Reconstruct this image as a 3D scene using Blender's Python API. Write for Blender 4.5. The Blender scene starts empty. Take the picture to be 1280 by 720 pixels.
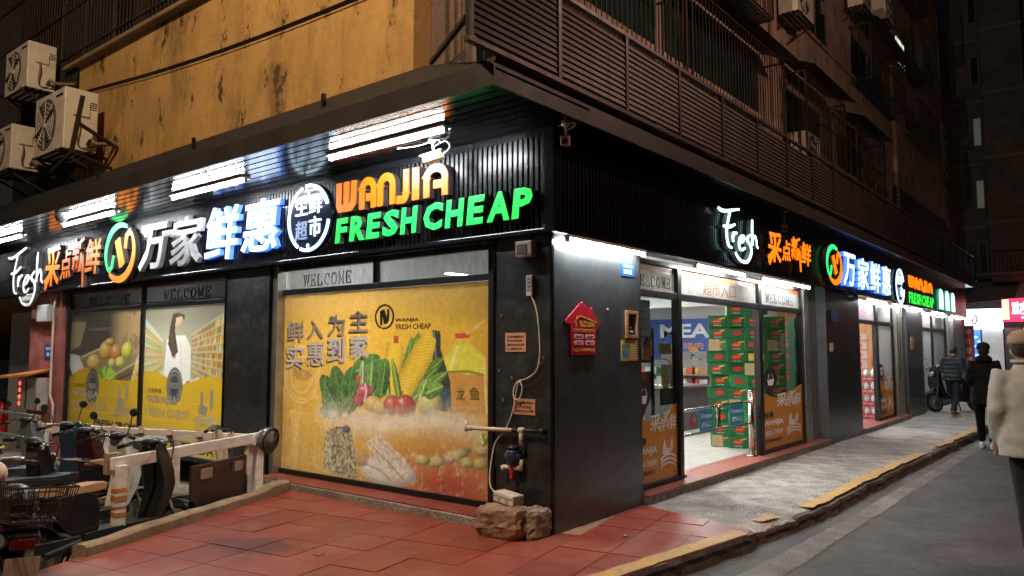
# Corner supermarket at night: scene built object by object.
import bpy, math, random
import numpy as np
from mathutils import Vector, Matrix, noise as mnoise
R = math.radians
random.seed(7)
scn = bpy.context.scene
COL = scn.collection

# ------------------------------------------------------------------ camera
cam_d = bpy.data.cameras.new('camera'); cam = bpy.data.objects.new('camera', cam_d); COL.objects.link(cam)
cam.location = (3.802, -5.287, 1.55)
cam.rotation_euler = (R(90 + 4.663), 0, R(38.8))
cam_d.sensor_width = 36; cam_d.lens = 26.55; cam_d.clip_start = .05; cam_d.clip_end = 600
scn.camera = cam

# ------------------------------------------------------------------ world, exposure
world = bpy.data.worlds.new('World'); scn.world = world; world.use_nodes = True
wn = world.node_tree.nodes; wl = world.node_tree.links; wn.clear()
sky = wn.new('ShaderNodeTexSky'); sky.sky_type = 'NISHITA'; sky.sun_disc = False
sky.sun_elevation = R(-3.6); sky.sun_rotation = R(200); sky.altitude = 20
bg = wn.new('ShaderNodeBackground'); bg.inputs['Strength'].default_value = .15
wo = wn.new('ShaderNodeOutputWorld')
wl.new(sky.outputs[0], bg.inputs['Color']); wl.new(bg.outputs[0], wo.inputs['Surface'])
vs = scn.view_settings; scn.display_settings.display_device = 'sRGB'
vs.view_transform = 'Standard'; vs.look = 'None'; vs.gamma = 1; vs.exposure = 1.05; vs.use_curve_mapping = False
cy = scn.cycles
cy.use_denoising = True
try: cy.denoiser = 'OPENIMAGEDENOISE'
except Exception: pass
cy.max_bounces = 6; cy.diffuse_bounces = 3; cy.glossy_bounces = 3; cy.transmission_bounces = 4; cy.transparent_max_bounces = 10
cy.caustics_reflective = False; cy.caustics_refractive = False
cy.sample_clamp_indirect = 4.0; cy.use_light_tree = True

# key lights of the street: two sodium street lamps (their posts are built further down)
TUBE = 110.0         # fluorescent tubes
LAMP_POS = (-.6, -6.4, 10.2)
LAMP2_POS = (4.7, 5.6, 7.8)
LAMP_W = 3000.0
LAMP2_W = 760.0

# ------------------------------------------------------------------ materials
MATS = {}
def _m(name):
    m = bpy.data.materials.new(name); m.use_nodes = True
    nt = m.node_tree; nt.nodes.clear()
    o = nt.nodes.new('ShaderNodeOutputMaterial')
    MATS[name] = m
    return m, nt, nt.nodes, nt.links, o
def _coords(nt, scale=(1, 1, 1), kind='Object'):
    tc = nt.nodes.new('ShaderNodeTexCoord'); mp = nt.nodes.new('ShaderNodeMapping')
    mp.inputs['Scale'].default_value = scale
    nt.links.new(tc.outputs[kind], mp.inputs['Vector']); return mp.outputs[0]
def _noise(nt, vec, scale, detail=4, rough=.6):
    n = nt.nodes.new('ShaderNodeTexNoise'); n.inputs['Scale'].default_value = scale
    n.inputs['Detail'].default_value = detail; n.inputs['Roughness'].default_value = rough
    nt.links.new(vec, n.inputs['Vector']); return n.outputs['Fac']
def _ramp(nt, fac, stops):
    r = nt.nodes.new('ShaderNodeValToRGB'); e = r.color_ramp.elements
    while len(e) < len(stops): e.new(.5)
    for i, (p, c) in enumerate(stops):
        e[i].position = p; e[i].color = (c, c, c, 1) if isinstance(c, (int, float)) else (*c, 1)
    nt.links.new(fac, r.inputs['Fac']); return r.outputs['Color']
def _mix(nt, fac, a, b, mode='MIX'):
    n = nt.nodes.new('ShaderNodeMix'); n.data_type = 'RGBA'; n.blend_type = mode
    for sock, v in ((n.inputs['Factor'], fac), (n.inputs[6], a), (n.inputs[7], b)):
        if isinstance(v, (int, float)): sock.default_value = v
        elif isinstance(v, tuple): sock.default_value = (*v, 1)
        else: nt.links.new(v, sock)
    return n.outputs[2]
def mat(name, col, rough=.5, metal=0., var=.18, scale=5, bump=0., bscale=60, emit=None, es=0., dirt=0., dcol=(.03, .025, .02), dscale=2.5, stretch=(1, 1, 1), spec=.5, coat=0.):
    if name in MATS: return MATS[name]
    m, nt, N, L, o = _m(name)
    p = N.new('ShaderNodeBsdfPrincipled'); L.new(p.outputs[0], o.inputs['Surface'])
    v = _coords(nt, stretch)
    f = _noise(nt, v, scale)
    lo = tuple(max(0, c * (1 - var)) for c in col); hi = tuple(min(1, c * (1 + var)) for c in col)
    c = _mix(nt, _ramp(nt, f, [(.3, 0), (.7, 1)]), lo, hi)
    if dirt > 0:
        d = _ramp(nt, _noise(nt, v, dscale, 6, .7), [(.48, 0), (.72, dirt)])
        c = _mix(nt, d, c, dcol)
    L.new(c, p.inputs['Base Color'])
    rr = N.new('ShaderNodeMapRange'); rr.inputs['To Min'].default_value = max(.02, rough * .75); rr.inputs['To Max'].default_value = min(1, rough * 1.3)
    L.new(_noise(nt, v, scale * 2.3), rr.inputs['Value']); L.new(rr.outputs[0], p.inputs['Roughness'])
    p.inputs['Metallic'].default_value = metal
    p.inputs['Specular IOR Level'].default_value = spec
    p.inputs['Coat Weight'].default_value = coat
    if bump:
        b = N.new('ShaderNodeBump'); b.inputs['Strength'].default_value = bump; b.inputs['Distance'].default_value = .02
        L.new(_noise(nt, v, bscale, 5), b.inputs['Height']); L.new(b.outputs[0], p.inputs['Normal'])
    if emit:
        p.inputs['Emission Color'].default_value = (*emit, 1); p.inputs['Emission Strength'].default_value = es
    return m
def glow(name, col, es, base=(.8, .8, .8)):
    return mat(name, base, .35, emit=col, es=es, var=.02)
def glass(name, tint=(.8, .85, .85), haze=0., hcol=(.5, .5, .5), gl=.04, rough=.02):
    """thin pane: clear with a Fresnel mirror on top, optionally a dusty film with streaks"""
    if name in MATS: return MATS[name]
    m, nt, N, L, o = _m(name)
    t = N.new('ShaderNodeBsdfTransparent'); t.inputs[0].default_value = (*tint, 1)
    g = N.new('ShaderNodeBsdfGlossy'); g.inputs['Roughness'].default_value = rough
    lw = N.new('ShaderNodeLayerWeight'); pw = N.new('ShaderNodeMath'); pw.operation = 'POWER'; pw.inputs[1].default_value = 4.0; L.new(lw.outputs['Facing'], pw.inputs[0])
    fr = N.new('ShaderNodeMath'); fr.operation = 'MULTIPLY_ADD'; fr.inputs[1].default_value = .85; fr.inputs[2].default_value = gl; L.new(pw.outputs[0], fr.inputs[0])
    mx = N.new('ShaderNodeMixShader'); L.new(fr.outputs[0], mx.inputs[0]); L.new(t.outputs[0], mx.inputs[1]); L.new(g.outputs[0], mx.inputs[2])
    out = mx.outputs[0]
    if haze > 0:
        d0 = N.new('ShaderNodeBsdfDiffuse'); d0.inputs[0].default_value = (*hcol, 1); d1 = N.new('ShaderNodeBsdfTranslucent'); d1.inputs[0].default_value = (*hcol, 1)
        d = N.new('ShaderNodeMixShader'); d.inputs[0].default_value = .45; L.new(d0.outputs[0], d.inputs[1]); L.new(d1.outputs[0], d.inputs[2])
        v = _coords(nt, (3, 3, 1))
        f = _ramp(nt, _noise(nt, v, 5, 6, .7), [(.25, haze * .6), (.75, min(1, haze * 1.35))])
        m2 = N.new('ShaderNodeMixShader'); L.new(f, m2.inputs[0]); L.new(out, m2.inputs[1]); L.new(d.outputs[0], m2.inputs[2]); out = m2.outputs[0]
    L.new(out, o.inputs['Surface'])
    return m
def vcol(name, rough=.35, attr='print', haze=None):
    """printed vinyl: colour from the sheet's own print attribute, fine grain on top"""
    if name in MATS: return MATS[name]
    m, nt, N, L, o = _m(name)
    p = N.new('ShaderNodeBsdfPrincipled'); tr = N.new('ShaderNodeBsdfTranslucent'); ms = N.new('ShaderNodeMixShader'); ms.inputs[0].default_value = .40
    L.new(p.outputs[0], ms.inputs[1]); L.new(tr.outputs[0], ms.inputs[2]); L.new(ms.outputs[0], o.inputs['Surface'])
    a = N.new('ShaderNodeAttribute'); a.attribute_name = attr
    v = _coords(nt)
    c = _mix(nt, _ramp(nt, _noise(nt, v, 30, 5), [(.3, .0), (.75, .16)]), a.outputs['Color'], (.45, .38, .28))
    L.new(c, p.inputs['Base Color']); L.new(c, tr.inputs[0]); p.inputs['Roughness'].default_value = rough
    p.inputs['Specular IOR Level'].default_value = .45
    return m

# ------------------------------------------------------------------ mesh builder
class MB:
    def __init__(s): s.v = []; s.f = []; s.m = []
    def _add(s, vs_, fs, m=0):
        b = len(s.v); s.v += [tuple(q) for q in vs_]
        for f in fs: s.f.append(tuple(b + i for i in f)); s.m.append(m)
        return s
    def box(s, x0, x1, y0, y1, z0, z1, m=0):
        x0, x1 = sorted((x0, x1)); y0, y1 = sorted((y0, y1)); z0, z1 = sorted((z0, z1))
        return s._add([(x0,y0,z0),(x1,y0,z0),(x1,y1,z0),(x0,y1,z0),(x0,y0,z1),(x1,y0,z1),(x1,y1,z1),(x0,y1,z1)],
                      [(0,3,2,1),(4,5,6,7),(0,1,5,4),(1,2,6,5),(2,3,7,6),(3,0,4,7)], m)
    def beam(s, p0, p1, w, h, m=0, up=(0, 0, 1), roll=0):
        p0 = Vector(p0); p1 = Vector(p1); d = (p1 - p0).normalized(); u = Vector(up)
        if abs(d.dot(u)) > .98: u = Vector((1, 0, 0))
        a = d.cross(u).normalized(); b = a.cross(d).normalized()
        if roll: q = Matrix.Rotation(roll, 3, d); a = q @ a; b = q @ b
        vs_ = []
        for p in (p0, p1):
            for sa, sb in ((-1,-1),(1,-1),(1,1),(-1,1)): vs_.append(p + a*sa*w/2 + b*sb*h/2)
        return s._add(vs_, [(0,1,2,3),(7,6,5,4),(0,4,5,1),(1,5,6,2),(2,6,7,3),(3,7,4,0)], m)
    def cyl(s, p0, p1, r0, r1=None, n=10, m=0, caps=True):
        p0 = Vector(p0); p1 = Vector(p1); r1 = r0 if r1 is None else r1
        d = (p1 - p0).normalized(); u = Vector((0,0,1)) if abs(d.z) < .9 else Vector((1,0,0))
        a = d.cross(u).normalized(); b = d.cross(a)
        vs_ = []
        for p, r in ((p0, r0), (p1, r1)):
            for k in range(n):
                t = 2*math.pi*k/n; vs_.append(p + (a*math.cos(t) + b*math.sin(t))*r)
        fs = [(k, (k+1) % n, n+(k+1) % n, n+k) for k in range(n)]
        if caps: fs += [tuple(range(n))[::-1], tuple(range(n, 2*n))]
        return s._add(vs_, fs, m)
    def tube(s, pts, r, n=6, m=0, closed=False):
        P = [Vector(p) for p in pts]; rings = []; L = len(P)
        prev = None
        for i, p in enumerate(P):
            if closed: d = P[(i+1) % L] - P[i-1]
            else: d = (P[min(i+1, L-1)] - P[max(i-1, 0)])
            d = d.normalized() if d.length > 1e-9 else Vector((0,0,1))
            if prev is None:
                u = Vector((0,0,1)) if abs(d.z) < .9 else Vector((1,0,0)); a = d.cross(u).normalized()
            else:
                a = (prev - d*prev.dot(d)); a = a.normalized() if a.length > 1e-6 else d.orthogonal().normalized()
            prev = a; b = d.cross(a)
            rr = r[i] if isinstance(r, (list, tuple)) else r
            rings.append([p + (a*math.cos(2*math.pi*k/n) + b*math.sin(2*math.pi*k/n))*rr for k in range(n)])
        return s.loft(rings, m, closed)
    def loft(s, rings, m=0, closed=False, caps=True):
        n = len(rings[0]); vs_ = [q for r in rings for q in r]; fs = []
        L = len(rings); rng = range(L) if closed else range(L-1)
        for i in rng:
            j = (i+1) % L
            for k in range(n): fs.append((i*n+k, i*n+(k+1) % n, j*n+(k+1) % n, j*n+k))
        if not closed and caps: fs += [tuple(range(n))[::-1], tuple(range((L-1)*n, L*n))]
        return s._add(vs_, fs, m)
    def ell(s, c, r, n=12, m=0, rot=None, k=8):
        c = Vector(c); r = (r, r, r) if isinstance(r, (int, float)) else r
        rot = rot or Matrix.Identity(3); vs_ = []; fs = []
        vs_.append(c + rot @ Vector((0,0,-r[2])))
        for i in range(1, k):
            t = -math.pi/2 + math.pi*i/k
            for j in range(n):
                q = 2*math.pi*j/n
                vs_.append(c + rot @ Vector((r[0]*math.cos(t)*math.cos(q), r[1]*math.cos(t)*math.sin(q), r[2]*math.sin(t))))
        vs_.append(c + rot @ Vector((0,0,r[2])))
        for j in range(n): fs.append((0, 1+(j+1) % n, 1+j))
        for i in range(k-2):
            for j in range(n): fs.append((1+i*n+j, 1+i*n+(j+1) % n, 1+(i+1)*n+(j+1) % n, 1+(i+1)*n+j))
        t = len(vs_)-1; b = 1+(k-2)*n
        for j in range(n): fs.append((b+j, b+(j+1) % n, t))
        return s._add(vs_, fs, m)
    def lathe(s, prof, c, axis, n=20, m=0):
        """prof: list of (radius, along-axis)"""
        c = Vector(c); d = Vector(axis).normalized(); u = Vector((0,0,1)) if abs(d.z) < .9 else Vector((1,0,0))
        a = d.cross(u).normalized(); b = d.cross(a)
        rings = [[c + d*h + (a*math.cos(2*math.pi*k/n) + b*math.sin(2*math.pi*k/n))*max(r, 1e-4) for k in range(n)] for r, h in prof]
        return s.loft(rings, m, caps=True)
    def poly(s, pts, m=0): return s._add(pts, [tuple(range(len(pts)))], m)
    def prism(s, p2, y0, y1, m=0, plane='xz'):
        """outline p2 in a plane, extruded from y0 (front) to y1"""
        A = sum(p2[i][0]*p2[(i+1) % len(p2)][1] - p2[(i+1) % len(p2)][0]*p2[i][1] for i in range(len(p2)))
        if A < 0: p2 = p2[::-1]
        n = len(p2)
        if plane == 'xz': vs_ = [(a, y0, b) for a, b in p2] + [(a, y1, b) for a, b in p2]
        elif plane == 'xy': vs_ = [(a, b, y1) for a, b in p2] + [(a, b, y0) for a, b in p2]
        else: vs_ = [(y1, a, b) for a, b in p2] + [(y0, a, b) for a, b in p2]
        fs = [tuple(range(n)), tuple(range(n, 2*n))[::-1]] + [(i, n+i, n+(i+1) % n, (i+1) % n) for i in range(n)]
        return s._add(vs_, fs, m)
    _rk = 0
    def ribbon(s, p2, w, y0, y1, m=0, caps=True):
        """flat thick stroke along a polyline in the xz plane; w may be a list"""
        MB._rk = (MB._rk + 1) % 9; y0 = y0 - MB._rk*.0009
        n = len(p2); W = w if isinstance(w, (list, tuple)) else [w]*n
        Lp, Rp = [], []
        for i in range(n):
            a = Vector(p2[max(i-1, 0)]); b = Vector(p2[min(i+1, n-1)]); c = Vector(p2[i])
            if 0 < i < n-1:
                d1 = (c-a).normalized(); d2 = (b-c).normalized(); t = d1+d2
                t = t.normalized() if t.length > .2 else d1
                k = 1/max(.6, t.dot(d1))
            else: t = (b-a).normalized(); k = 1
            nrm = Vector((-t.y, t.x))*W[i]*.5*k
            Lp.append((c.x+nrm.x, c.y+nrm.y)); Rp.append((c.x-nrm.x, c.y-nrm.y))
        for i in range(n-1):
            q = [Rp[i], Rp[i+1], Lp[i+1], Lp[i]]
            vs_ = [(a, y0, b) for a, b in q] + [(a, y1, b) for a, b in q]
            fs = [(0,1,2,3),(0,4,5,1),(2,6,7,3)]
            if i == 0: fs.append((3,7,4,0))
            if i == n-2: fs.append((1,5,6,2))
            s._add(vs_, fs, m)
        return s
    def addmesh(s, vs_, fs, m=0): return s._add(vs_, fs, m)
    def mesh(s, name, mats, base=(0, 0, 0), smooth=False):
        me = bpy.data.meshes.new(name); bx, by, bz = base
        me.from_pydata([(x-bx, y-by, z-bz) for x, y, z in s.v], [], s.f)
        for mm in (mats if isinstance(mats, (list, tuple)) else [mats]): me.materials.append(mm)
        if any(s.m): me.polygons.foreach_set('material_index', s.m)
        if smooth: me.polygons.foreach_set('use_smooth', [True]*len(s.f))
        me.update(); return me

def finish(o, bevel=0, smooth=False, sub=0, auto=False):
    if bevel:
        b = o.modifiers.new('bevel', 'BEVEL'); b.width = bevel; b.segments = 2; b.limit_method = 'ANGLE'; b.angle_limit = R(40)
        if smooth: b.harden_normals = True; b.segments = 3
    if sub:
        q = o.modifiers.new('subdivision', 'SUBSURF'); q.levels = sub; q.render_levels = sub
    return o

class Prt:
    def __init__(s, name, mb, mats, parent, kw): s.name=name; s.mb=mb; s.mats=mats; s.parent=parent; s.kw=kw; s.o=None
class T:
    """collects the parts of one thing, then makes its Empty and children. Shapes are written in wall
    coordinates (along, -outward, up); frame 'S' turns them onto the side street wall."""
    def __init__(s, name, label=None, cat=None, frame='F', group=None, kind=None, base=None):
        s.name=name; s.label=label; s.cat=cat; s.frame=frame; s.group=group; s.kind=kind; s.parts=[]; s.insts=[]; s.base=base
    def part(s, name, mb, mats, parent=None, **kw):
        p = Prt(name, mb, mats, parent, kw); s.parts.append(p); return p
    def inst(s, name, me, loc, parent=None, rot=None, label=None): s.insts.append((name, me, loc, parent, rot, label))
    def done(s):
        pts = [q for p in s.parts for q in p.mb.v] or [i[2] for i in s.insts]
        xs, ys, zs = zip(*pts)
        if s.base is None: s.base = ((min(xs)+max(xs))/2, (min(ys)+max(ys))/2, min(zs))
        e = bpy.data.objects.new(s.name, None); e.empty_display_size = .1; COL.objects.link(e)
        place(e, s.base, s.frame); tag(e, s.label, s.cat, s.group, s.kind)
        for p in s.parts:
            me = p.mb.mesh(p.name, p.mats, s.base, p.kw.get('smooth', False))
            o = bpy.data.objects.new(p.name, me); COL.objects.link(o)
            o.parent = p.parent.o if p.parent else e; p.o = o
            if 'kind' in p.kw: o['kind'] = p.kw['kind']
            if 'label' in p.kw: o['label'] = p.kw['label']
            finish(o, p.kw.get('bevel', 0), smooth=p.kw.get('smooth', False), sub=p.kw.get('sub', 0))
        for name, me, loc, parent, rot, label in s.insts:
            o = bpy.data.objects.new(name, me); COL.objects.link(o); o.parent = parent.o if parent else e
            o.location = tuple(a-b for a, b in zip(loc, s.base))
            if rot: o.rotation_euler = rot
            if label: o['label'] = label
        s.o = e
        return e
def place(o, base, frame):
    u, y, z = base
    if frame == 'S': o.location = (-y, u, z); o.rotation_euler = (0, 0, math.pi/2)
    else: o.location = (u, y, z)
def tag(o, label=None, cat=None, group=None, kind=None):
    if label: o['label'] = label
    if cat: o['category'] = cat
    if group: o['group'] = group
    if kind: o['kind'] = kind
    return o
def solo(name, mb, mats, label=None, cat=None, frame='F', group=None, kind=None, bevel=0, smooth=False, base=None, sub=0):
    xs, ys, zs = zip(*mb.v)
    base = base or ((min(xs)+max(xs))/2, (min(ys)+max(ys))/2, min(zs))
    o = bpy.data.objects.new(name, mb.mesh(name, mats, base, smooth)); COL.objects.link(o)
    place(o, base, frame); tag(o, label, cat, group, kind); finish(o, bevel, sub=sub); return o
def copy_tree(o, parent=None):
    c = o.copy(); COL.objects.link(c); c.parent = parent
    for ch in list(o.children): copy_tree(ch, c)
    return c
ORD = ['first', 'second', 'third', 'fourth', 'fifth', 'sixth', 'seventh', 'eighth', 'ninth', 'tenth', 'eleventh', 'twelfth', 'thirteenth', 'fourteenth']

# ------------------------------------------------------------------ lettering
_tc = {}
def text_geo(body, bold=0., shear=0., res=2):
    key = (body, bold, shear)
    if key in _tc: return _tc[key]
    cu = bpy.data.curves.new('t', 'FONT'); cu.body = body; cu.size = 1; cu.offset = bold; cu.shear = shear; cu.resolution_u = res
    cu.fill_mode = 'BOTH'; cu.extrude = .05
    ob = bpy.data.objects.new('t', cu); COL.objects.link(ob)
    dg = bpy.context.evaluated_depsgraph_get(); dg.update()
    me = bpy.data.meshes.new_from_object(ob.evaluated_get(dg))
    v = np.empty(len(me.vertices)*3); me.vertices.foreach_get('co', v); v = v.reshape(-1, 3)
    f = [tuple(p.vertices) for p in me.polygons]
    bpy.data.objects.remove(ob); bpy.data.curves.remove(cu); bpy.data.meshes.remove(me)
    _tc[key] = (v, f); return _tc[key]
def text(mb, body, u0, u1, z0, z1, y0, y1, bold=0., shear=0., m=0, tilt=0., keep=False):
    """lettering standing in the wall plane, filling u0..u1 x z0..z1, front face at y0, back at y1"""
    v, f = text_geo(body, bold, shear)
    if not len(v): return mb
    a = v[:, :2].min(0); b = v[:, :2].max(0); sx = (u1-u0)/max(1e-6, b[0]-a[0]); sz = (z1-z0)/max(1e-6, b[1]-a[1])
    if keep: sx = sz = min(sx, sz)
    x = u0 + (v[:, 0]-a[0])*sx; z = z0 + (v[:, 1]-a[1])*sz
    if tilt:
        cx, cz = (u0+u1)/2, (z0+z1)/2; c, s_ = math.cos(tilt), math.sin(tilt); x, z = cx+(x-cx)*c-(z-cz)*s_, cz+(x-cx)*s_+(z-cz)*c
    y = np.where(v[:, 2] > 0, y0, y1)
    return mb.addmesh(list(zip(x.tolist(), y.tolist(), z.tolist())), f, m)
def arc(cx, cz, rx, rz, a0, a1, n=12):
    return [(cx+rx*math.cos(R(a0+(a1-a0)*i/n)), cz+rz*math.sin(R(a0+(a1-a0)*i/n))) for i in range(n+1)]
def spline(pts, n=6):
    """Catmull-Rom through 2D or 3D points"""
    P = [Vector(p) for p in pts]; P = [P[0]*2-P[1]] + P + [P[-1]*2-P[-2]]; out = []
    for i in range(1, len(P)-2):
        a, b, c, d = P[i-1:i+3]
        for k in range(n):
            t = k/n; out.append(tuple(.5*((2*b)+(c-a)*t+(2*a-5*b+4*c-d)*t*t+(3*b-a-3*c+d)*t**3)))
    out.append(tuple(P[-2])); return out
def cspline(pts, n=4):
    k = len(pts); return spline([pts[-1]] + list(pts) + [pts[0], pts[1]], n)[n:n+k*n]


# ================================================================== surface materials
def stained(name, base, streak, dark, spot=.62, scale=1.0):
    m, nt, N, L, o = _m(name)
    p = N.new('ShaderNodeBsdfPrincipled'); L.new(p.outputs[0], o.inputs['Surface']); p.inputs['Roughness'].default_value = .85
    v = _coords(nt); vz = _coords(nt, (2.2*scale, 2.2*scale, .5*scale)); vb = _coords(nt, (1, 1, .55))
    c = _mix(nt, _ramp(nt, _noise(nt, v, 1.3, 6), [(.3, 0), (.7, 1)]), tuple(x*.8 for x in base), tuple(min(1, x*1.12) for x in base))
    c = _mix(nt, _ramp(nt, _noise(nt, vz, 2.2, 5, .65), [(.5, 0), (.8, .55)]), c, streak)
    c = _mix(nt, _ramp(nt, _noise(nt, v, 9, 5, .7), [(.52, 0), (.75, .35)]), c, streak)
    blot = _ramp(nt, _noise(nt, vb, 2.3, 7, .72), [(spot, 0), (spot+.05, .92)])
    c = _mix(nt, blot, c, dark)
    vs2 = _coords(nt, (1.0, 1.0, .55))
    c = _mix(nt, _ramp(nt, _noise(nt, vs2, 1.1, 7, .75), [(.50, 0), (.68, .75)]), c, tuple(x*.5 for x in streak))
    L.new(c, p.inputs['Base Color'])
    b = N.new('ShaderNodeBump'); b.inputs['Strength'].default_value = .35; b.inputs['Distance'].default_value = .02
    L.new(_noise(nt, v, 22, 6), b.inputs['Height']); L.new(b.outputs[0], p.inputs['Normal'])
    return m
M_YWALL = stained('yellow_plaster', (.53, .315, .10), (.26, .14, .05), (.035, .02, .012), .575)
M_PWALL = stained('pink_plaster', (.46, .34, .25), (.19, .13, .09), (.03, .02, .016), .58)
def concrete(name, a, b, c_, rough=.8, wet=0.):
    m, nt, N, L, o = _m(name)
    p = N.new('ShaderNodeBsdfPrincipled'); L.new(p.outputs[0], o.inputs['Surface'])
    v = _coords(nt)
    c = _mix(nt, _ramp(nt, _noise(nt, v, .9, 7, .65), [(.36, 0), (.62, 1)]), a, b)
    c = _mix(nt, _ramp(nt, _noise(nt, v, 4.5, 8, .75), [(.5, 0), (.68, .8)]), c, c_)
    c = _mix(nt, _ramp(nt, _noise(nt, v, 55, 3, .6), [(.45, 0), (.8, .35)]), c, tuple(min(1, x*1.7) for x in b))
    L.new(c, p.inputs['Base Color'])
    r = N.new('ShaderNodeMapRange'); r.inputs['To Min'].default_value = rough-.25-wet; r.inputs['To Max'].default_value = min(1, rough+.1)
    L.new(_noise(nt, v, 1.7, 6), r.inputs['Value']); L.new(r.outputs[0], p.inputs['Roughness'])
    gr_ = _ramp(nt, _noise(nt, v, 75, 3, .7), [(.38, 0), (.64, 1)]); c2 = _mix(nt, 1.0, c, _mix(nt, gr_, (.42, .42, .42), (1.55, 1.55, 1.55)), 'MULTIPLY'); c2 = _mix(nt, 1.0, c2, _mix(nt, _ramp(nt, _noise(nt, v, 2.2, 9, .78), [(.38, 0), (.62, 1)]), (.62, .61, .60), (1.25, 1.25, 1.25)), 'MULTIPLY'); L.new(c2, p.inputs['Base Color'])
    bp = N.new('ShaderNodeBump'); bp.inputs['Strength'].default_value = .5; bp.inputs['Distance'].default_value = .012
    L.new(_noise(nt, v, 28, 8, .7), bp.inputs['Height']); L.new(bp.outputs[0], p.inputs['Normal'])
    return m
M_ASPH = concrete('asphalt', (.043, .044, .045), (.074, .074, .073), (.026, .026, .027), .72)
M_CONC = concrete('pavement_concrete', (.27, .26, .235), (.44, .43, .39), (.14, .135, .12), .82)
M_CONC2 = concrete('old_concrete', (.20, .18, .155), (.30, .275, .24), (.10, .085, .07), .85)
M_KERBF = concrete('broken_kerb', (.055, .040, .034), (.11, .082, .068), (.022, .016, .014), .9)
M_LINE = concrete('worn_road_line', (.13, .125, .115), (.19, .18, .165), (.07, .068, .065), .8)
def redtile(name, k):
    m, nt, N, L, o = _m(name)
    p = N.new('ShaderNodeBsdfPrincipled'); L.new(p.outputs[0], o.inputs['Surface'])
    v = _coords(nt)
    oi = N.new('ShaderNodeObjectInfo'); ad = N.new('ShaderNodeVectorMath'); ad.operation = 'ADD'
    mu = N.new('ShaderNodeVectorMath'); mu.operation = 'SCALE'; L.new(oi.outputs['Location'], mu.inputs[0]); mu.inputs['Scale'].default_value = 1.0
    L.new(v, ad.inputs[0]); L.new(mu.outputs[0], ad.inputs[1]); v = ad.outputs[0]
    c = _mix(nt, _ramp(nt, _noise(nt, v, 1.1, 6), [(.35, 0), (.65, 1)]), (.20*k, .030*k, .015*k), (.275*k, .052*k, .025*k))
    c = _mix(nt, _ramp(nt, _noise(nt, v, 2.3, 8, .72), [(.5, 0), (.72, .6)]), c, (.27, .14, .09))
    c = _mix(nt, _ramp(nt, _noise(nt, v, 5.5, 8, .72), [(.58, 0), (.74, .6)]), c, (.10, .03, .022))
    c = _mix(nt, _ramp(nt, _noise(nt, v, .8, 4, .6), [(.60, 0), (.68, .45)]), c, (.12, .022, .016))
    # the water stain spilled on the tiles
    ds = N.new('ShaderNodeVectorMath'); ds.operation = 'MULTIPLY_ADD'; ds.inputs[1].default_value = (2.1, 3.0, 1); ds.inputs[2].default_value = (1.62*2.1, 1.80*3.0, 0); L.new(v, ds.inputs[0])
    le = N.new('ShaderNodeVectorMath'); le.operation = 'LENGTH'; L.new(ds.outputs[0], le.inputs[0])
    wn_ = N.new('ShaderNodeMath'); wn_.operation = 'MULTIPLY_ADD'; wn_.inputs[1].default_value = 2.4; L.new(_noise(nt, v, 4.5, 6, .7), wn_.inputs[0]); L.new(le.outputs['Value'], wn_.inputs[2])
    sp = N.new('ShaderNodeMapRange'); sp.inputs['From Min'].default_value = 2.1; sp.inputs['From Max'].default_value = 1.75; sp.inputs['To Min'].default_value = 0; sp.inputs['To Max'].default_value = .85; L.new(wn_.outputs[0], sp.inputs['Value'])
    c = _mix(nt, sp.outputs[0], c, (.085, .012, .008))
    L.new(c, p.inputs['Base Color'])
    r = N.new('ShaderNodeMapRange'); r.inputs['To Min'].default_value = .22; r.inputs['To Max'].default_value = .75
    L.new(_noise(nt, v, 1.3, 6, .65), r.inputs['Value']); L.new(r.outputs[0], p.inputs['Roughness'])
    bp = N.new('ShaderNodeBump'); bp.inputs['Strength'].default_value = .2; bp.inputs['Distance'].default_value = .006
    L.new(_noise(nt, v, 30, 6), bp.inputs['Height']); L.new(bp.outputs[0], p.inputs['Normal'])
    return m
M_RED = redtile('red_floor_tile', 1.0)
M_RED2 = redtile('red_floor_tile_darker', .82)
def worn_yellow():
    m, nt, N, L, o = _m('worn_yellow_paint')
    p = N.new('ShaderNodeBsdfPrincipled'); L.new(p.outputs[0], o.inputs['Surface']); p.inputs['Roughness'].default_value = .6
    v = _coords(nt)
    c = _mix(nt, _ramp(nt, _noise(nt, v, 6, 6, .7), [(.40, 0), (.62, .9)]), (.56, .33, .06), (.36, .27, .15))
    c = _mix(nt, _ramp(nt, _noise(nt, v, 14, 6, .7), [(.56, 0), (.66, .9)]), c, (.17, .14, .11))
    L.new(c, p.inputs['Base Color'])
    return m
M_YEL = worn_yellow()
M_BLACKP = mat('black_cladding', (.032, .036, .039), .32, .35, var=.45, scale=3, dirt=.55, dcol=(.12, .115, .105), dscale=7, bump=.06, bscale=12)
M_BLACKG = mat('black_gloss_strip', (.012, .013, .015), .16, .5, var=.3, scale=3)
M_RIB = mat('black_rib', (.010, .011, .013), .24, .45, var=.4, scale=6)
M_FRAME = mat('black_frame', (.015, .015, .016), .35, .3, var=.3)
M_ALU = mat('aluminium', (.45, .43, .38), .35, .8, var=.2, scale=8)
M_FASC = mat('fascia_sheet', (.040, .033, .030), .55, .2, var=.25, scale=2, bump=.05, bscale=6)
M_SLAT = mat('brown_slat', (.060, .038, .032), .5, .3, var=.3, scale=3)
M_POST = mat('dark_post', (.018, .014, .013), .5, .3)
M_STEEL = mat('steel', (.55, .55, .55), .22, 1., var=.1)
M_WHITEP = mat('white_plastic', (.72, .70, .66), .45, var=.08, dirt=.2, dcol=(.3, .26, .2))
M_RUST = mat('rusty_iron', (.045, .028, .02), .75, .4, var=.5, scale=12, bump=.3)
M_DARK = mat('dark_void', (.010, .010, .012), .7, var=.3)
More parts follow.
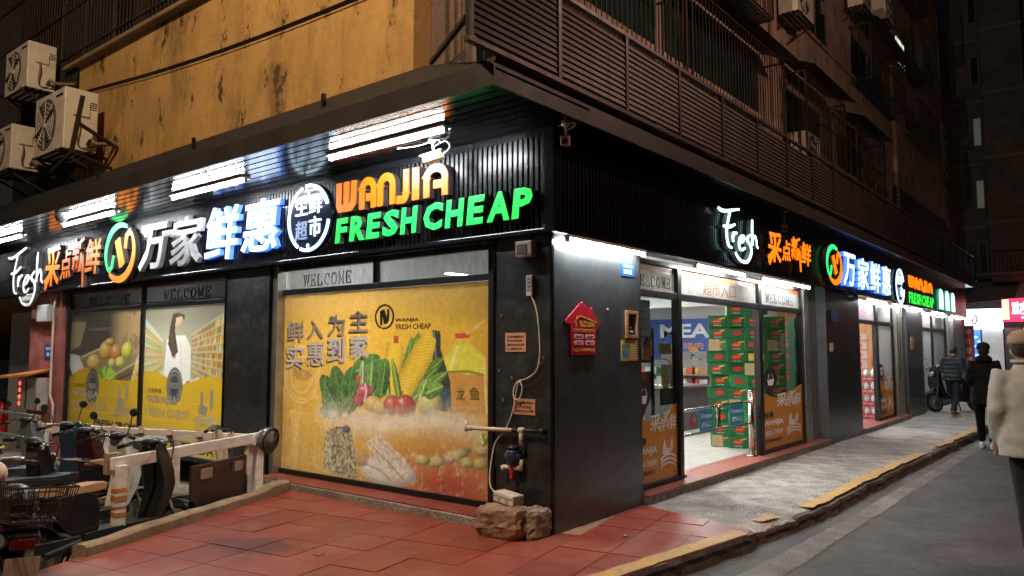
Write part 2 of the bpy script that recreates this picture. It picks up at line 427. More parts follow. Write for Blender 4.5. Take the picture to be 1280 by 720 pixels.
M_DGLASS = mat('dark_window_glass', (.012, .030, .027), .08, var=.4, scale=1.5)
M_TILEW = mat('shop_floor_tile', (.50, .50, .47), .18, var=.08, scale=2)

# ================================================================== ground
def sheet(name, pts, z, m, kind='structure', th=None):
    mb = MB()
    if th: mb.prism(pts, z-th, z, plane='xy')
    else: mb.poly([(x, y, z) for x, y in pts])
    return solo(name, mb, m, kind=kind)
ZR = -.12
ZB = -.30            # the bike park lies a step lower than the tiled forecourt
sheet('ground', [(-150, -150), (150, -150), (150, 150), (-150, 150)], ZB-.03, M_CONC2)
sheet('road', [(-.1, -150), (150, -150), (150, 150), (-30, 150), (-30, 22.6), (-.1, 22.6)], ZR, M_ASPH)
# worn pale line along the kerb
lp = [(1.00, -6.5, .24), (1.30, -3.0, .25), (1.52, -.6, .25), (1.645, .35, .25), (1.70, 2.7, .19), (1.74, 6, .17), (1.80, 11, .17), (1.92, 24, .17), (2.1, 60, .17)]
mb = MB()
fine = []
for i in range(len(lp)-1):
    for k in range(14):
        t = k/14; a, b = lp[i], lp[i+1]; fine.append(tuple(a[j]+(b[j]-a[j])*t for j in range(3)))
prev = None
for x, y, w in fine:
    j = random.uniform(-.012, .012); k = random.uniform(-.014, .014)
    cur = ((x-w/2+j, y, ZR+.004), (x+w/2+k, y, ZR+.004))
    if prev: mb.poly([prev[0], prev[1], cur[1], cur[0]])
    prev = cur
solo('road_line', mb, M_LINE, kind='structure')

def lerp_path(P, y):
    for a, b in zip(P, P[1:]):
        if a[1] <= y <= b[1]: t = (y-a[1])/(b[1]-a[1]); return a[0]+(b[0]-a[0])*t
    return P[-1][0]
KERB = [(-.35, -9), (.20, -6), (.62, -3.2), (1.06, -.65), (1.30, 1.15), (1.40, 1.62), (1.47, 2.55), (1.50, 5.4), (1.66, 11.5), (1.72, 24), (1.8, 34)]
# concrete pavement with an uneven top, broken towards the road
def pavement():
    mb = MB(); ys = [1.05+i*.14 for i in range(int(23.5/.14))]; NX = 14; grid = []
    for y in ys:
        ko = lerp_path(KERB, y) + .05*mnoise.noise((0, y*2.2, 3)) + .03*mnoise.noise((5, y*7, 3)) - .07
        if y < 1.5: xi = 1.28*(1.55-y)/.5
        else: xi = -.12
        row = []
        for k in range(NX+1):
            x = xi+(ko-xi)*k/NX; e = max(0, (k/NX-.75)/.25)
            z = .010*mnoise.noise((x*1.4, y*1.1, 0)) + .006*mnoise.noise((x*5, y*5, 2)) - .022*e*e + (.0 if k < NX else -.012)
            if abs(y-(1.75+.5*(1.35-x))) < .05 and .7 < x < 1.2: z -= .03       # the crack near the corner
            row.append((x, y, z-.004))
        grid.append(row)
    n = NX+1; vs_ = [q for r in grid for q in r]; fs = []
    for i in range(len(grid)-1):
        for k in range(NX): fs.append((i*n+k, i*n+k+1, (i+1)*n+k+1, (i+1)*n+k))
    mb.addmesh(vs_, fs); o = solo('pavement', mb, M_CONC, kind='structure'); return grid
PG = pavement()
def kerb_face():
    mb = MB(); ring = []
    y = -8.5
    while y < 24.4:
        xo = lerp_path(KERB, y) + .05*mnoise.noise((0, y*2.2, 3)) + .03*mnoise.noise((5, y*7, 3)) - .07
        if y < 1.05: xo = lerp_path(KERB, y)
        zt = -.02 if y > 1.05 else -.004
        if 1.0 < y < 2.0: zt -= .012+.012*mnoise.noise((3, y*9, 1))
        a = .02+.03*mnoise.noise((9, y*6, 0)); b = .035+.03*mnoise.noise((4, y*5, 8)); c = .045+.035*mnoise.noise((7, y*4, 8))
        ring.append([(xo-.12, y, zt), (xo+.004, y, zt-.003), (xo+.012+a*.5, y, zt-.03), (xo+b*.7, y, zt-.065), (xo+.02+c*.7, y, ZR-.01), (xo-.12, y, ZR-.02)])
        y += .055
    n = 6; vs_ = [q for r in ring for q in r]; fs = []
    for i in range(len(ring)-1):
        for k in range(n-1): fs.append((i*n+k, i*n+k+1, (i+1)*n+k+1, (i+1)*n+k))
    mb.addmesh(vs_, fs); solo('kerb', mb, M_KERBF, kind='structure')
kerb_face()
def yellow_strip(y0, y1, w, z, name='kerb_paint', inset=.01):
    mb = MB(); prev = None; y = y0
    while y <= y1:
        xo = lerp_path(KERB, y) - inset + .012*mnoise.noise((2, y*8, 0))
        if y > 1.05: xo += .05*mnoise.noise((0, y*2.2, 3)) + .03*mnoise.noise((5, y*7, 3)) - .10
        ww = w*(1+.18*mnoise.noise((y*5, 1, 1)))
        zz = [z]*3 if y < 1.05 else [.012*mnoise.noise((x_*1.4, y*1.1, 0))+z for x_ in (xo-ww, xo-ww/2, xo)]
        cur = [(xo-ww, y, zz[0]), (xo-ww/2, y, zz[1]), (xo, y, zz[2])]
        if prev:
            for k in range(2): mb.poly([prev[k], prev[k+1], cur[k+1], cur[k]])
        prev = cur; y += .06
    solo(name, mb, M_YEL, kind='structure')
yellow_strip(-6, 1.12, .15, .0075)
yellow_strip(1.55, 1.86, .12, .004, inset=.06)
yellow_strip(2.45, 7.6, .14, .002)
yellow_strip(8.6, 14.0, .13, .002)

# red tiled forecourt: every tile its own slab, cut along the kerb and the timber
def clip(poly, a, b):
    """keep the left side of a->b"""
    out = []
    for i in range(len(poly)):
        p, q = poly[i], poly[(i+1) % len(poly)]
        sp = (b[0]-a[0])*(p[1]-a[1])-(b[1]-a[1])*(p[0]-a[0]); sq = (b[0]-a[0])*(q[1]-a[1])-(b[1]-a[1])*(q[0]-a[0])
        if sp >= 0: out.append(p)
        if (sp >= 0) != (sq >= 0): t = sp/(sp-sq); out.append((p[0]+(q[0]-p[0])*t, p[1]+(q[1]-p[1])*t))
    return out
TI0, TI1 = (-3.45, -.30), (-2.40, -2.72)      # timber line along the bike park
OUT = [(1.06, -.65), (1.30, 1.15), (0, 1.55), (0, .02), (-.9, -.02), (-4.0, -.02), TI0, TI1, (-1.6, -4.5), (-1.2, -8.5), (-.25, -8.5), (.20, -6), (.62, -3.2)]
base = MB(); base.prism([(x, y) for x, y in OUT], ZB-.02, -.0062, plane='xy')
TP = T('tiled_pavement', kind='structure', base=(0, 0, 0)); TP.part('bed', base, mat('pale_grout', (.33, .19, .14), .85, var=.45, scale=5))
TS = .415; ang = R(10.5); ca, sa = math.cos(ang), math.sin(ang)
hp = [((.62, -3.2), (1.06, -.65)), ((1.06, -.65), (1.30, 1.15)), ((1.30, 1.15), (0.0, 1.55)), (TI0, TI1), (TI1, (-1.6, -4.5))]
tiles = []
for i in range(-14, 9):
    for j in range(-23, 9):
        g = .0032
        sq = [(i*TS+g, j*TS+g), ((i+1)*TS-g, j*TS+g), ((i+1)*TS-g, (j+1)*TS-g), (i*TS+g, (j+1)*TS-g)]
        sq = [(x*ca-y*sa+.18, x*sa+y*ca+.12) for x, y in sq]
        for a, b in hp:
            if len(sq) < 3: break
            # only the half planes that matter near this tile
            if a == TI1 and sq[0][1] > -2.4: continue
            if a == TI0 and sq[0][1] < -3.4: continue
            if a == (.62, -3.2) and sq[0][1] > 0: continue
            sq = clip(sq, a, b)
        if len(sq) < 3: continue
        sq = clip(sq, (-30, -8.4), (30, -8.4)) if len(sq) >= 3 else sq
        if len(sq) < 3: continue
        cy_ = sum(p[1] for p in sq)/len(sq); cx_ = sum(p[0] for p in sq)/len(sq)
        if cx_ < 0 and cy_ > -.01: continue          # under the shop
        if cx_ < 0: sq = clip(sq, (30, -.01), (-30, -.01))
        if len(sq) < 3: continue
        A = abs(sum(sq[k][0]*sq[(k+1) % len(sq)][1]-sq[(k+1) % len(sq)][0]*sq[k][1] for k in range(len(sq))))/2
        if A < .01: continue
        tiles.append(sq)
for sq in tiles:
    z = random.uniform(-.0025, .0025); mb = MB(); mb.prism(sq, -.0058, z, plane='xy')
    t = random.uniform(-.003, .003); cx_ = sum(p[0] for p in sq)/len(sq)
    mb.v = [(x, y, zz+(t*(x-cx_) if zz > -.005 else 0)) for x, y, zz in mb.v]
    TP.part('floor_tile', mb, M_RED if random.random() < .65 else M_RED2)
TP.done()
# bike park and the ground in front of the stairwell
sheet('bike_park_ground', [(-2.45, -2.8), (-3.46, -.28), (-4.2, .1), (-16, .6), (-18, -9), (-1.6, -9), (-1.62, -4.5)], ZB, M_CONC2, th=.02)
# concrete ledge with red tile strip below the big shop window
T_l = T('window_plinth', 'low concrete ledge with red tiled top below the large poster window', 'ledge')
mb = MB(); mb.box(-4.12, -.665, -.20, .10, -.02, .075); T_l.part('ledge_block', mb, M_CONC2, bevel=.012)
mb = MB()
x = -4.1
while x < -.70: x1 = min(x+.6, -.67); mb2 = MB(); mb2.box(x+.003, x1-.003, -.19, .10, .076, .087); T_l.part('ledge_tile', mb2, M_RED2); x = x1
T_l.done()

# ================================================================== the apartment building above the shop
UX, UL = -1.76, -10.15            # upper front wall runs from UL to UX; side wall stands at x = UX
B = T('apartment_building', 'stained ochre and pink plaster apartment block above the corner shop', 'building', base=(UX, 0, 3.6))
mb = MB(); mb.box(UL, UX, 0, .25, 3.52, 6.46); mb.box(-5.3, UX, 0, .25, 6.46, 9.5); B.part('front_wall', mb, M_YWALL)
mb = MB(); mb.box(UX-.25, UX-.002, .25, 31, 3.52, 22); B.part('side_wall', mb, M_PWALL)
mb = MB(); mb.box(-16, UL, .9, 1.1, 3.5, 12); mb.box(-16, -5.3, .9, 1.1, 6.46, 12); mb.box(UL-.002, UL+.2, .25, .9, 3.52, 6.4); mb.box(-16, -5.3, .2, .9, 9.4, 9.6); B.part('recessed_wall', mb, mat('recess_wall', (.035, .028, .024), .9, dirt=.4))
mb = MB(); mb.box(UX-.6, UX+.05, 31.05, 33.4, 0, 16); B.part('end_pier', mb, mat('pier_bed', (.10, .085, .075), .9))
mb = MB(); br = MB(); br.box(-.30, .30, -.02, .02, -.1, .1)
brm = br.mesh('brick', mat('pier_brick', (.16, .12, .10), .85, var=.35, scale=3))
for r in range(42):
    for k in range(4):
        B.inst('brick', brm, (UX-.25+(.0 if r % 2 else .0), 31.04, 3.6+r*.235) if k == 0 else (UX+.07, 31.05+.33+(k-1)*.68+(.3 if r % 2 else 0), 3.6+r*.235), rot=(0, 0, 0) if k == 0 else (0, 0, R(90)))
mb = MB(); mb.box(UL-.02, -5.28, -.06, .24, 6.465, 6.55); mb.cyl((UL-.4, -.10, 6.50), (-5.2, -.10, 6.50), .045, n=8); B.part('sill_ledge', mb, mat('ledge_plaster', (.30, .20, .12), .8, dirt=.5))
mb = MB()
pts = [(UL+.05, -.02, 6.0)] + [(UL+.05+(UX-UL)*t, -.022, 6.02-.85*t*(1-t)*.6-.55*t) for t in (.15, .3, .45, .6, .75, .9, 1.)]
mb.tube(spline(pts, 4), .014, 5); mb.tube([(p[0], p[1]-.02, p[2]-.035) for p in spline(pts, 4)], .009, 4); B.part('wall_cable', mb, M_POST)
for yy in (10.45, 21.6): 
    mb = MB(); mb.cyl((UX+.09, yy, 3.6), (UX+.09, yy, 20), .085, n=10); B.part('downpipe', mb, mat('pipe_pvc', (.34, .24, .17), .6, dirt=.3))
for z in (6.25, 9.2, 12.1, 15):
    mb = MB(); mb.box(UX-.01, UX+.05, .3, 30.9, z, z+.10); B.part('string_course', mb, M_PWALL)
# window openings of the side wall: dark glass with frames
WIN = [(.9, 5.3, 4.15, 7.5), (5.5, 9.7, 4.15, 7.6), (11.15, 13.9, 5.75, 7.4), (15.15, 17.8, 5.6, 7.3), (19.2, 20.8, 5.0, 6.6), (1.2, 4.8, 8.0, 9.8), (5.8, 9.2, 8.2, 10.0), (12.8, 14.6, 9.2, 10.6),
       (16.9, 20.7, 9.2, 10.5), (22.6, 25.3, 11.4, 12.4), (23.7, 26.8, 9.1, 10.1), (12.6, 14.8, 12.0, 13.6), (17.2, 20.2, 12.2, 13.8), (23, 25.5, 14.2, 15.6), (27.6, 29.6, 12, 13.4), (28.2, 30, 9.2, 10.6)]
M_WFR = mat('old_window_frame', (.16, .15, .13), .5, .4, dirt=.4)
for a, b, c, d in WIN:
    fr = MB(); w = .05
    fr.box(UX-.02, UX+.03, a, a+w, c, d); fr.box(UX-.02, UX+.03, b-w, b, c, d); fr.box(UX-.021, UX+.029, a+w, b-w, c, c+w); fr.box(UX-.021, UX+.029, a+w, b-w, d-w, d); mid = (a+b)/2
    fr.box(UX-.021, UX+.028, mid-.025, mid+.025, c+w, d-w); p = B.part('window', fr, M_WFR)
    for q0, q1 in ((a+w, mid-.025), (mid+.025, b-w)):
        g = MB(); g.box(UX-.001, UX+.012, q0, q1, c+w, d-w); B.part('pane', g, M_DGLASS, parent=p)
B.done()

# bars in front of the recessed windows, upper left
g = T('window_grille', 'long dark iron window grille above the ochre wall, upper left', 'grille')
mb = MB(); x = -16.0
while x < -5.35: mb.box(x-.012, x+.012, -.03, -.008, 6.56 if x > UL else 4.9, 9.3); x += .125
g.part('bars', mb, M_RUST, kind='stuff')
mb = MB()
for z in (6.75, 7.6, 8.5): mb.box(-16, -5.3, -.045, -.031, z, z+.035)
mb.box(-16, UL-.05, -.045, -.031, 5.4, 5.44)
g.part('rails', mb, M_RUST); g.done()
for i, (x0, x1) in enumerate(((-13.4, -10.9), (-9.6, -7.6))):
    w = T('grille_window', ['dark recessed window behind the iron bars, far upper left', 'dark recessed window behind the iron bars above the ochre wall'][i], 'window')
    mb = MB(); mb.box(x0, x0+.06, .82, .88, 6.7, 8.9); mb.box(x1-.06, x1, .82, .88, 6.7, 8.9); mb.box(x0+.06, x1-.06, .82, .88, 6.7, 6.76); mb.box(x0+.06, x1-.06, .82, .88, 8.84, 8.9); mb.box((x0+x1)/2-.03, (x0+x1)/2+.03, .82, .88, 6.76, 8.84); w.part('frame', mb, M_WFR)
    for q in (0, 1):
        mb = MB(); h = (x1-x0)/2; mb.box(x0+q*h+.06, x0+(q+1)*h-.06, .84, .86, 6.77, 8.83); w.part('pane', mb, M_DGLASS)
    w.done()

# security cages hung on the side wall
def cage(y0, y1, z0, z1, d, label, roof=False, lit=False, floor=True):
    c = T('window_cage', label, 'window cage', frame='S', group='iron cages on the side facade')
    w0 = -UX                                   # wall plane in wall coordinates (y = -outward = 1.76)
    f = w0 - d
    fr = MB()
    for u in (y0, y1):
        fr.box(u-.018, u+.018, f-.018, f+.018, z0, z1)
        for z in (z0, z1): fr.box(u-.016, u+.016, f+.018, w0-.06, z-.016, z+.016)
    for z in (z0, (z0+z1)/2, z1): fr.box(y0+.018, y1-.018, f-.014, f+.014, z-.014, z+.014)
    c.part('frame', fr, M_RUST)
    b = MB(); n = max(4, int((y1-y0)/.13))
    for k in range(1, n): u = y0+(y1-y0)*k/n; b.box(u-.008, u+.008, f-.007, f+.007, z0+.014, z1-.014)
    m_ = max(2, int(d/.13))
    for u in (y0, y1):
        for k in range(1, m_): q = f+d*k/m_; b.box(u-.007, u+.007, q-.007, q+.007, z0+.016, z1-.016)
    c.part('bars', b, M_RUST, kind='stuff')
    if floor:
        b = MB(); n = 6
        for q in range(n): b.box(y0+.03, y1-.03, f+.02+q*(d-.1)/n, f+.02+q*(d-.1)/n+(d-.1)/n*.6, z0-.045, z0-.018)
        c.part('cage_floor', b, mat('cage_sheet', (.05, .042, .035), .8, .2, dirt=.5))
    if roof:
        b = MB(); b.addmesh([(y0-.15, w0-.06, z1+.35), (y1+.15, w0-.06, z1+.35), (y1+.15, f-.25, z1+.03), (y0-.15, f-.25, z1+.03)], [(0, 3, 2, 1)])
        b.addmesh([(x, y, z+.015) for x, y, z in b.v], [(0, 1, 2, 3)]); c.part('awning', b, mat('awning_sheet', (.09, .075, .06), .6, .2, dirt=.5))
    return c.done()
cage(.95, 5.25, 4.3, 7.05, .56, 'tall barred cage nearest the corner above the slatted railing', floor=False)
cage(5.45, 9.65, 4.3, 7.3, .56, 'tall barred cage with an air conditioner inside, left of the downpipe', roof=True, floor=False)
cage(1.1, 4.9, 7.9, 9.9, .5, 'upper window cage at the top edge nearest the corner')
cage(5.7, 9.3, 8.1, 10.1, .5, 'upper window cage at the top edge left of the downpipe')
cage(11.0, 14.0, 5.66, 7.55, .56, 'window cage with sloping awning just right of the downpipe', roof=True)
cage(15.0, 17.95, 5.5, 7.4, .56, 'second awninged cage right of the downpipe above the railing', roof=True)
cage(16.7, 20.9, 9.05, 10.6, .6, 'dark cage under the small air conditioners, third storey', roof=True)
cage(22.4, 25.5, 11.3, 12.5, .56, 'lit cage high on the far end of the side facade')
cage(23.5, 27.0, 9.0, 10.2, .56, 'cage below the lit one at the far end of the facade')
cage(22.8, 25.8, 14.0, 15.8, .56, 'topmost window cage at the far upper edge of the facade')
# a lamp is on behind the far upper window
mb = MB(); mb.box(22.7, 23.9, 1.70, 1.725, 11.46, 12.34)
solo('lit_window', mb, glow('window_glow', (.85, .9, .75), .5), 'lit window pane inside the far upper cage', 'window', frame='S')
# dark slatted shutter panel at the far end, second storey
sh = T('shutter_panel', 'wide dark slatted shutter panel at the far end above the railing', 'shutter', frame='S')
mb = MB(); mb.box(21.4, 30.4, 1.66, 1.70, 3.7, 6.9); sh.part('backing', mb, M_DARK)
sm = MB(); sm.box(-4.45, 4.45, -.02, .02, -.045, .045); smm = sm.mesh('slat', mat('shutter_slat', (.035, .03, .026), .7))
for k in range(22): sh.inst('slat', smm, (25.9, 1.635, 3.8+k*.142), rot=(R(18), 0, 0))
sh.done()

# ---------------------------------------------------------------- air conditioners
M_AC = mat('ac_casing', (.62, .56, .46), .5, var=.1, dirt=.45, dcol=(.25, .19, .13), dscale=3)
M_ACG = mat('ac_grille_dark', (.10, .085, .07), .7)
def aircon(name, label, x0, z0, w, h, d, y1, frame='F', rz=None, group='air conditioner units', bracket=True):
    a = T('air_conditioner', label, 'air conditioner', frame=frame, group=group)
    y0 = y1-d
    mb = MB(); mb.box(x0, x0+w, y0, y1, z0, z0+h); a.part('casing', mb, M_AC, bevel=.018)
    cx, cz, r = x0+w*.40, z0+h*.5, min(w*.36, h*.42)
    mb = MB(); mb.lathe([(r, 0), (r, -.012)], (cx, y0, cz), (0, 1, 0), 24); fan = a.part('fan_recess', mb, M_ACG)
    mb = MB()
    for k in range(1, 6): mb.tube([(cx+r*k/6*math.cos(t), y0-.02, cz+r*k/6*math.sin(t)) for t in [2*math.pi*i/20 for i in range(20)]], .006, 4, closed=True)
    for k in range(8): t = math.pi*k/4; mb.cyl((cx+.05*math.cos(t), y0-.02, cz+.05*math.sin(t)), (cx+r*math.cos(t), y0-.02, cz+r*math.sin(t)), .006, n=4)
    mb.lathe([(.07, 0), (.055, -.018)], (cx, y0-.014, cz), (0, 1, 0), 14); a.part('fan_guard', mb, M_AC, parent=fan)
    mb = MB()
    for k in range(4): mb.tube([(cx+.03*math.cos(t0), y0-.013, cz+.03*math.sin(t0)) for t0 in (k*1.57,)] + [(cx+r*.85*math.cos(k*1.57+.5), y0-.014, cz+r*.85*math.sin(k*1.57+.5))], [.02, .045], 4)
    a.part('fan_blades', mb, M_DARK, parent=fan)
    mb = MB(); mb.box(x0+w-.002, x0+w+.035, y0+d*.25, y0+d*.72, z0+h*.56, z0+h*.80); a.part('terminal_cover', mb, M_AC, bevel=.008)
    mb = MB()
    for k in range(4): mb.box(x0+w-.001, x0+w+.008, y0+d*.76, y0+d*.95, z0+h*(.70+.035*k), z0+h*(.70+.035*k)+.012)
    mb.box(x0+w*.72, x0+w*.94, y0-.006, y0+.001, z0+h*.87, z0+h*.91); a.part('vent_slots', mb, M_DARK)
    mb = MB(); sx = x0+w+.03
    mb.tube(spline([(sx, y0+d*.4, z0+h*.58), (sx+.05, y0+d*.38, z0+h*.40), (sx+.04, y0+d*.35, z0+h*.2), (sx-.02, y0+d*.5, z0+.05), (sx+.05, y1-.05, z0+.1), (sx+.1, y1+.3, z0+.25)], 5), .013, 5)
    mb.tube(spline([(sx-.02, y0+d*.7, z0+.12), (sx+.1, y0+d*.72, z0+.16), (sx+.14, y0+d*.9, z0+.12), (sx+.12, y1+.3, z0+.2)], 5), .03, 6)
    a.part('refrigerant_pipe', mb, mat('pipe_wrap', (.20, .16, .11), .8, dirt=.4))
    if bracket:
        mb = MB()
        for q in (.12, .88):
            u = x0+w*q; mb.beam((u, y0-.05, z0-.02), (u, y1+.35, z0-.02), .04, .035); mb.beam((u, y0+.02, z0-.03), (u, y1+.33, z0-.40), .03, .03)
        for k in range(5): mb.box(x0-.02, x0+w+.02, y0+d*k/4-.02, y0+d*k/4+.03, z0-.012, z0-.001)
        a.part('bracket', mb, M_RUST)
    return a.done()
aircon('', 'large air conditioner on a bracket in front of the ochre wall, nearest one', -9.95, 4.66, 1.18, .98, .50, -.22)
aircon('', 'smaller air conditioner above the large one, against the dark grille', -11.55, 6.02, 1.05, .82, .45, -.25)
aircon('', 'air conditioner cut off by the left edge below the other two', -12.2, 4.72, 1.02, .80, .45, -.22)
aircon('', 'air conditioner standing inside the tall barred cage by the downpipe', 7.6, 4.95, .95, .75, .38, 1.62, frame='S', bracket=False)
aircon('', 'air conditioner at the top edge above the awninged cage', 10.6, 8.75, 1.1, .8, .42, 1.6, frame='S')
aircon('', 'air conditioner low inside the awninged cage right of the downpipe', 11.2, 5.70, .9, .6, .36, 1.62, frame='S', bracket=False)
aircon('', 'left one of the two small air conditioners above the dark cage', 16.2, 10.95, .95, .7, .4, 1.6, frame='S')
aircon('', 'right one of the two small air conditioners above the dark cage', 18.9, 11.5, .95, .7, .4, 1.6, frame='S')
# loose angle-iron bracket beside the large unit
mb = MB(); mb.beam((-8.35, -.75, 4.5), (-8.15, -.70, 5.35), .05, .05); mb.beam((-8.25, -.72, 4.95), (-8.5, -.02, 4.75), .045, .045); mb.beam((-8.35, -.74, 4.52), (-8.7, -.02, 4.45), .045, .045); mb.beam((-8.35, -.75, 4.5), (-9.2, -.7, 4.35), .045, .045)
solo('iron_bracket', mb, M_RUST, 'empty rusty angle-iron bracket right of the large air conditioner', 'bracket')


# ================================================================== canopy over the pavement
CX0, CX1, CY, CZ = -14.5, .33, -1.16, 3.50
c = T('shop_canopy', 'dark metal canopy with glossy slatted soffit over the shopfront', 'canopy', base=(0, 0, 3.5))
mb = MB(); mb.box(CX0, CX1, CY-.02, CY, CZ-.015, 3.665); c.part('front_fascia', mb, M_FASC)
mb = MB(); mb.box(CX1-.02, CX1, CY, 22.4, CZ-.015, 3.665); c.part('side_fascia', mb, M_FASC)
mb = MB(); mb.addmesh([(CX0, CY-.012, 3.668), (CX1-.01, CY-.012, 3.668), (-.95, -.62, 4.10), (CX0, -.62, 4.10)], [(0, 1, 2, 3)]); mb.addmesh([(CX1-.01, CY-.012, 3.668), (CX1-.01, -.3, 3.668), (-.95, -.3, 4.10), (-.95, -.62, 4.10)], [(0, 1, 2, 3)]); c.part('roof_sheet', mb, mat('roof_sheet', (.018, .018, .020), .6, .2))
mb = MB(); mb.box(CX0, CX1, CY, .1, 3.60, 3.62); mb.box(0, CX1-.02, .1, 22.3, 3.60, 3.62); c.part('deck', mb, M_DARK)
M_SOF = mat('soffit_slat', (.017, .019, .021), .19, .75, var=.2, scale=4)
sw = (0-CY)/9
sm = MB(); L_ = (CX1-.025-CX0)/2; sm.box(-L_, L_, -(sw-.026)/2, (sw-.026)/2, 0, .02); smm = sm.mesh('soffit_slat', M_SOF)
for k in range(9): c.inst('soffit_slat', smm, ((CX0+CX1-.025)/2, CY+.008+sw*(k+.5)-.004, CZ))
sm = MB(); sm.box(-.073, .073, -11, 11, 0, .02); smm = sm.mesh('soffit_slat', M_SOF)
for k in range(2): c.inst('soffit_slat', smm, (.082+.155*k, 11.2+.02, CZ+.001))
mb = MB(); mb.box(CX0, CX1-.03, CY+.01, -.01, CZ+.03, CZ+.04); mb.box(.0, CX1-.03, .05, 22.3, CZ+.03, CZ+.04); c.part('soffit_backing', mb, M_DARK)
mb = MB(); mb.box(CX1, CX1+.055, CY-.35, 22.4, 3.70, 3.735); mb.box(CX1-.3, CX1, CY-.0, 22.4, 3.67, 3.70); c.part('side_gutter', mb, M_SLAT)
for x in (-2.0, -4.4, -6.9): 
    mb = MB(); mb.box(x-.02, x+.02, -.95, -.92, 3.85, 3.98); c.part('roof_peg', mb, M_POST)
c.done()

# slatted terrace railing on the side street
rl = T('slatted_railing', 'long brown slatted metal railing of the terrace above the side street', 'railing', base=(.36, 10, 3.74))
Y0, Y1 = -1.50, 22.3
NS = 12
sm = MB(); sm.box(-.012, .012, -(Y1-Y0)/2, (Y1-Y0)/2, -.019, .019); smm = sm.mesh('slat', M_SLAT)
for k in range(NS): rl.inst('slat', smm, (.36, (Y0+Y1)/2, 3.785+k*.052), rot=(0, R(-14), 0))
pm = MB(); pm.box(-.02, .02, -.022, .022, 0, .70); pmm = pm.mesh('post', M_POST)
y = Y0+.02
while y < Y1: rl.inst('post', pmm, (.362, y, 3.738)); y += 1.075
mb = MB(); mb.box(.335, .385, Y0, Y1, 4.44, 4.475); rl.part('top_rail', mb, M_SLAT)
y = Y0+1.09
while y < Y1:
    mb = MB(); mb.beam((.34, y, 4.30), (-.35, y, 4.14), .03, .03); rl.part('stay', mb, M_POST); y += 2.15
rl.done()
# solid terrace parapet behind the railing, deck
mb = MB(); mb.box(UX, .25, .02, 22.3, 3.625, 3.66); solo('terrace_deck', mb, M_CONC2, kind='structure')
# stay bars at the front end of the railing
mb = MB(); mb.beam((.3, -1.45, 3.9), (-.9, -.6, 4.12), .035, .035); mb.beam((-.95, -.45, 4.08), (-1.0, -.05, 4.40), .035, .035)
solo('roof_stay', mb, M_POST, 'black iron stay bars between the ochre wall and the canopy corner', 'stay bar')


# ================================================================== sign band with vertical ribs
def band(frame, u0, u1, label, nparts):
    b = T('sign_band', label, 'sign band', frame=frame)
    mb = MB(); mb.box(u0, u1, -.030, .16, 2.60, 3.495); b.part('backing', mb, M_DARK)
    mb = MB(); mb.box(u0, u1, -.075, .16, 2.562, 2.60); b.part('bottom_trim', mb, M_BLACKG, bevel=.004)
    mb = MB(); mb.box(u0, u1, -.055, -.030, 3.43, 3.496); b.part('top_trim', mb, M_BLACKG)
    rm = MB(); rm.prism([(-.0225, 0), (.0225, 0), (.017, -.022), (-.017, -.022)], 2.601-2.6, 3.428-2.6, plane='xy'); me = rm.mesh('rib', M_RIB)
    n = int((u1-u0)/.06); us = [u0+.03+.06*k for k in range(n)]
    us.sort(key=lambda q: abs(q))
    for u in us[:nparts]: b.inst('rib', me, (u, -.0305, 2.6))
    if us[nparts:]:
        far = MB()
        for u in us[nparts:]: far.prism([(u-.0225, -.0305), (u+.0225, -.0305), (u+.017, -.0525), (u-.017, -.0525)], 2.601, 3.428, plane='xy')
        b.part('far_ribs', far, M_RIB, kind='stuff')
    b.done()
band('F', -14.5, -.035, 'black ribbed sign band above the front shop windows', 250)
band('S', .035, 22.3, 'black ribbed sign band above the side street entrance', 170)
mb = MB(); mb.box(-.034, .075, -.075, .034, 2.562, 3.495); solo('corner_trim', mb, M_BLACKG, 'glossy black corner strip joining the two sign bands', 'trim', bevel=.004)

# ---------------------------------------------------------------- lettering of the signs
K_RET = mat('letter_return', (.10, .095, .09), .35, .3)
K_RETW = mat('letter_return_white', (.55, .56, .58), .4)
G_OR = glow('letter_orange', (1.0, .15, .002), .62, (.6, .10, .0))
G_GR = glow('letter_green', (.004, .80, .05), .62, (.02, .5, .1))
G_WH = glow('letter_white_blue', (.62, .86, 1.0), 1.05)
G_BL = glow('letter_blue_edge', (.05, .20, 1.0), .8, (.2, .3, .8))
G_ORS = glow('letter_orange_side', (1.0, .17, .004), .85, (.7, .2, .02))
G_GRS = glow('letter_green_side', (.02, .80, .05), .8, (.02, .5, .1))
K_SIL = mat('unlit_letter_white', (.82, .83, .84), .35, .0, var=.04)
K_ORU = mat('letter_orange_added_glow', (.72, .18, .015), .4, emit=(1, .2, .01), es=.22)  # letters without own light; a faint glow is put into their colour
K_WHU = mat('script_white', (.80, .82, .82), .4, emit=(.9, 1, .95), es=.32)

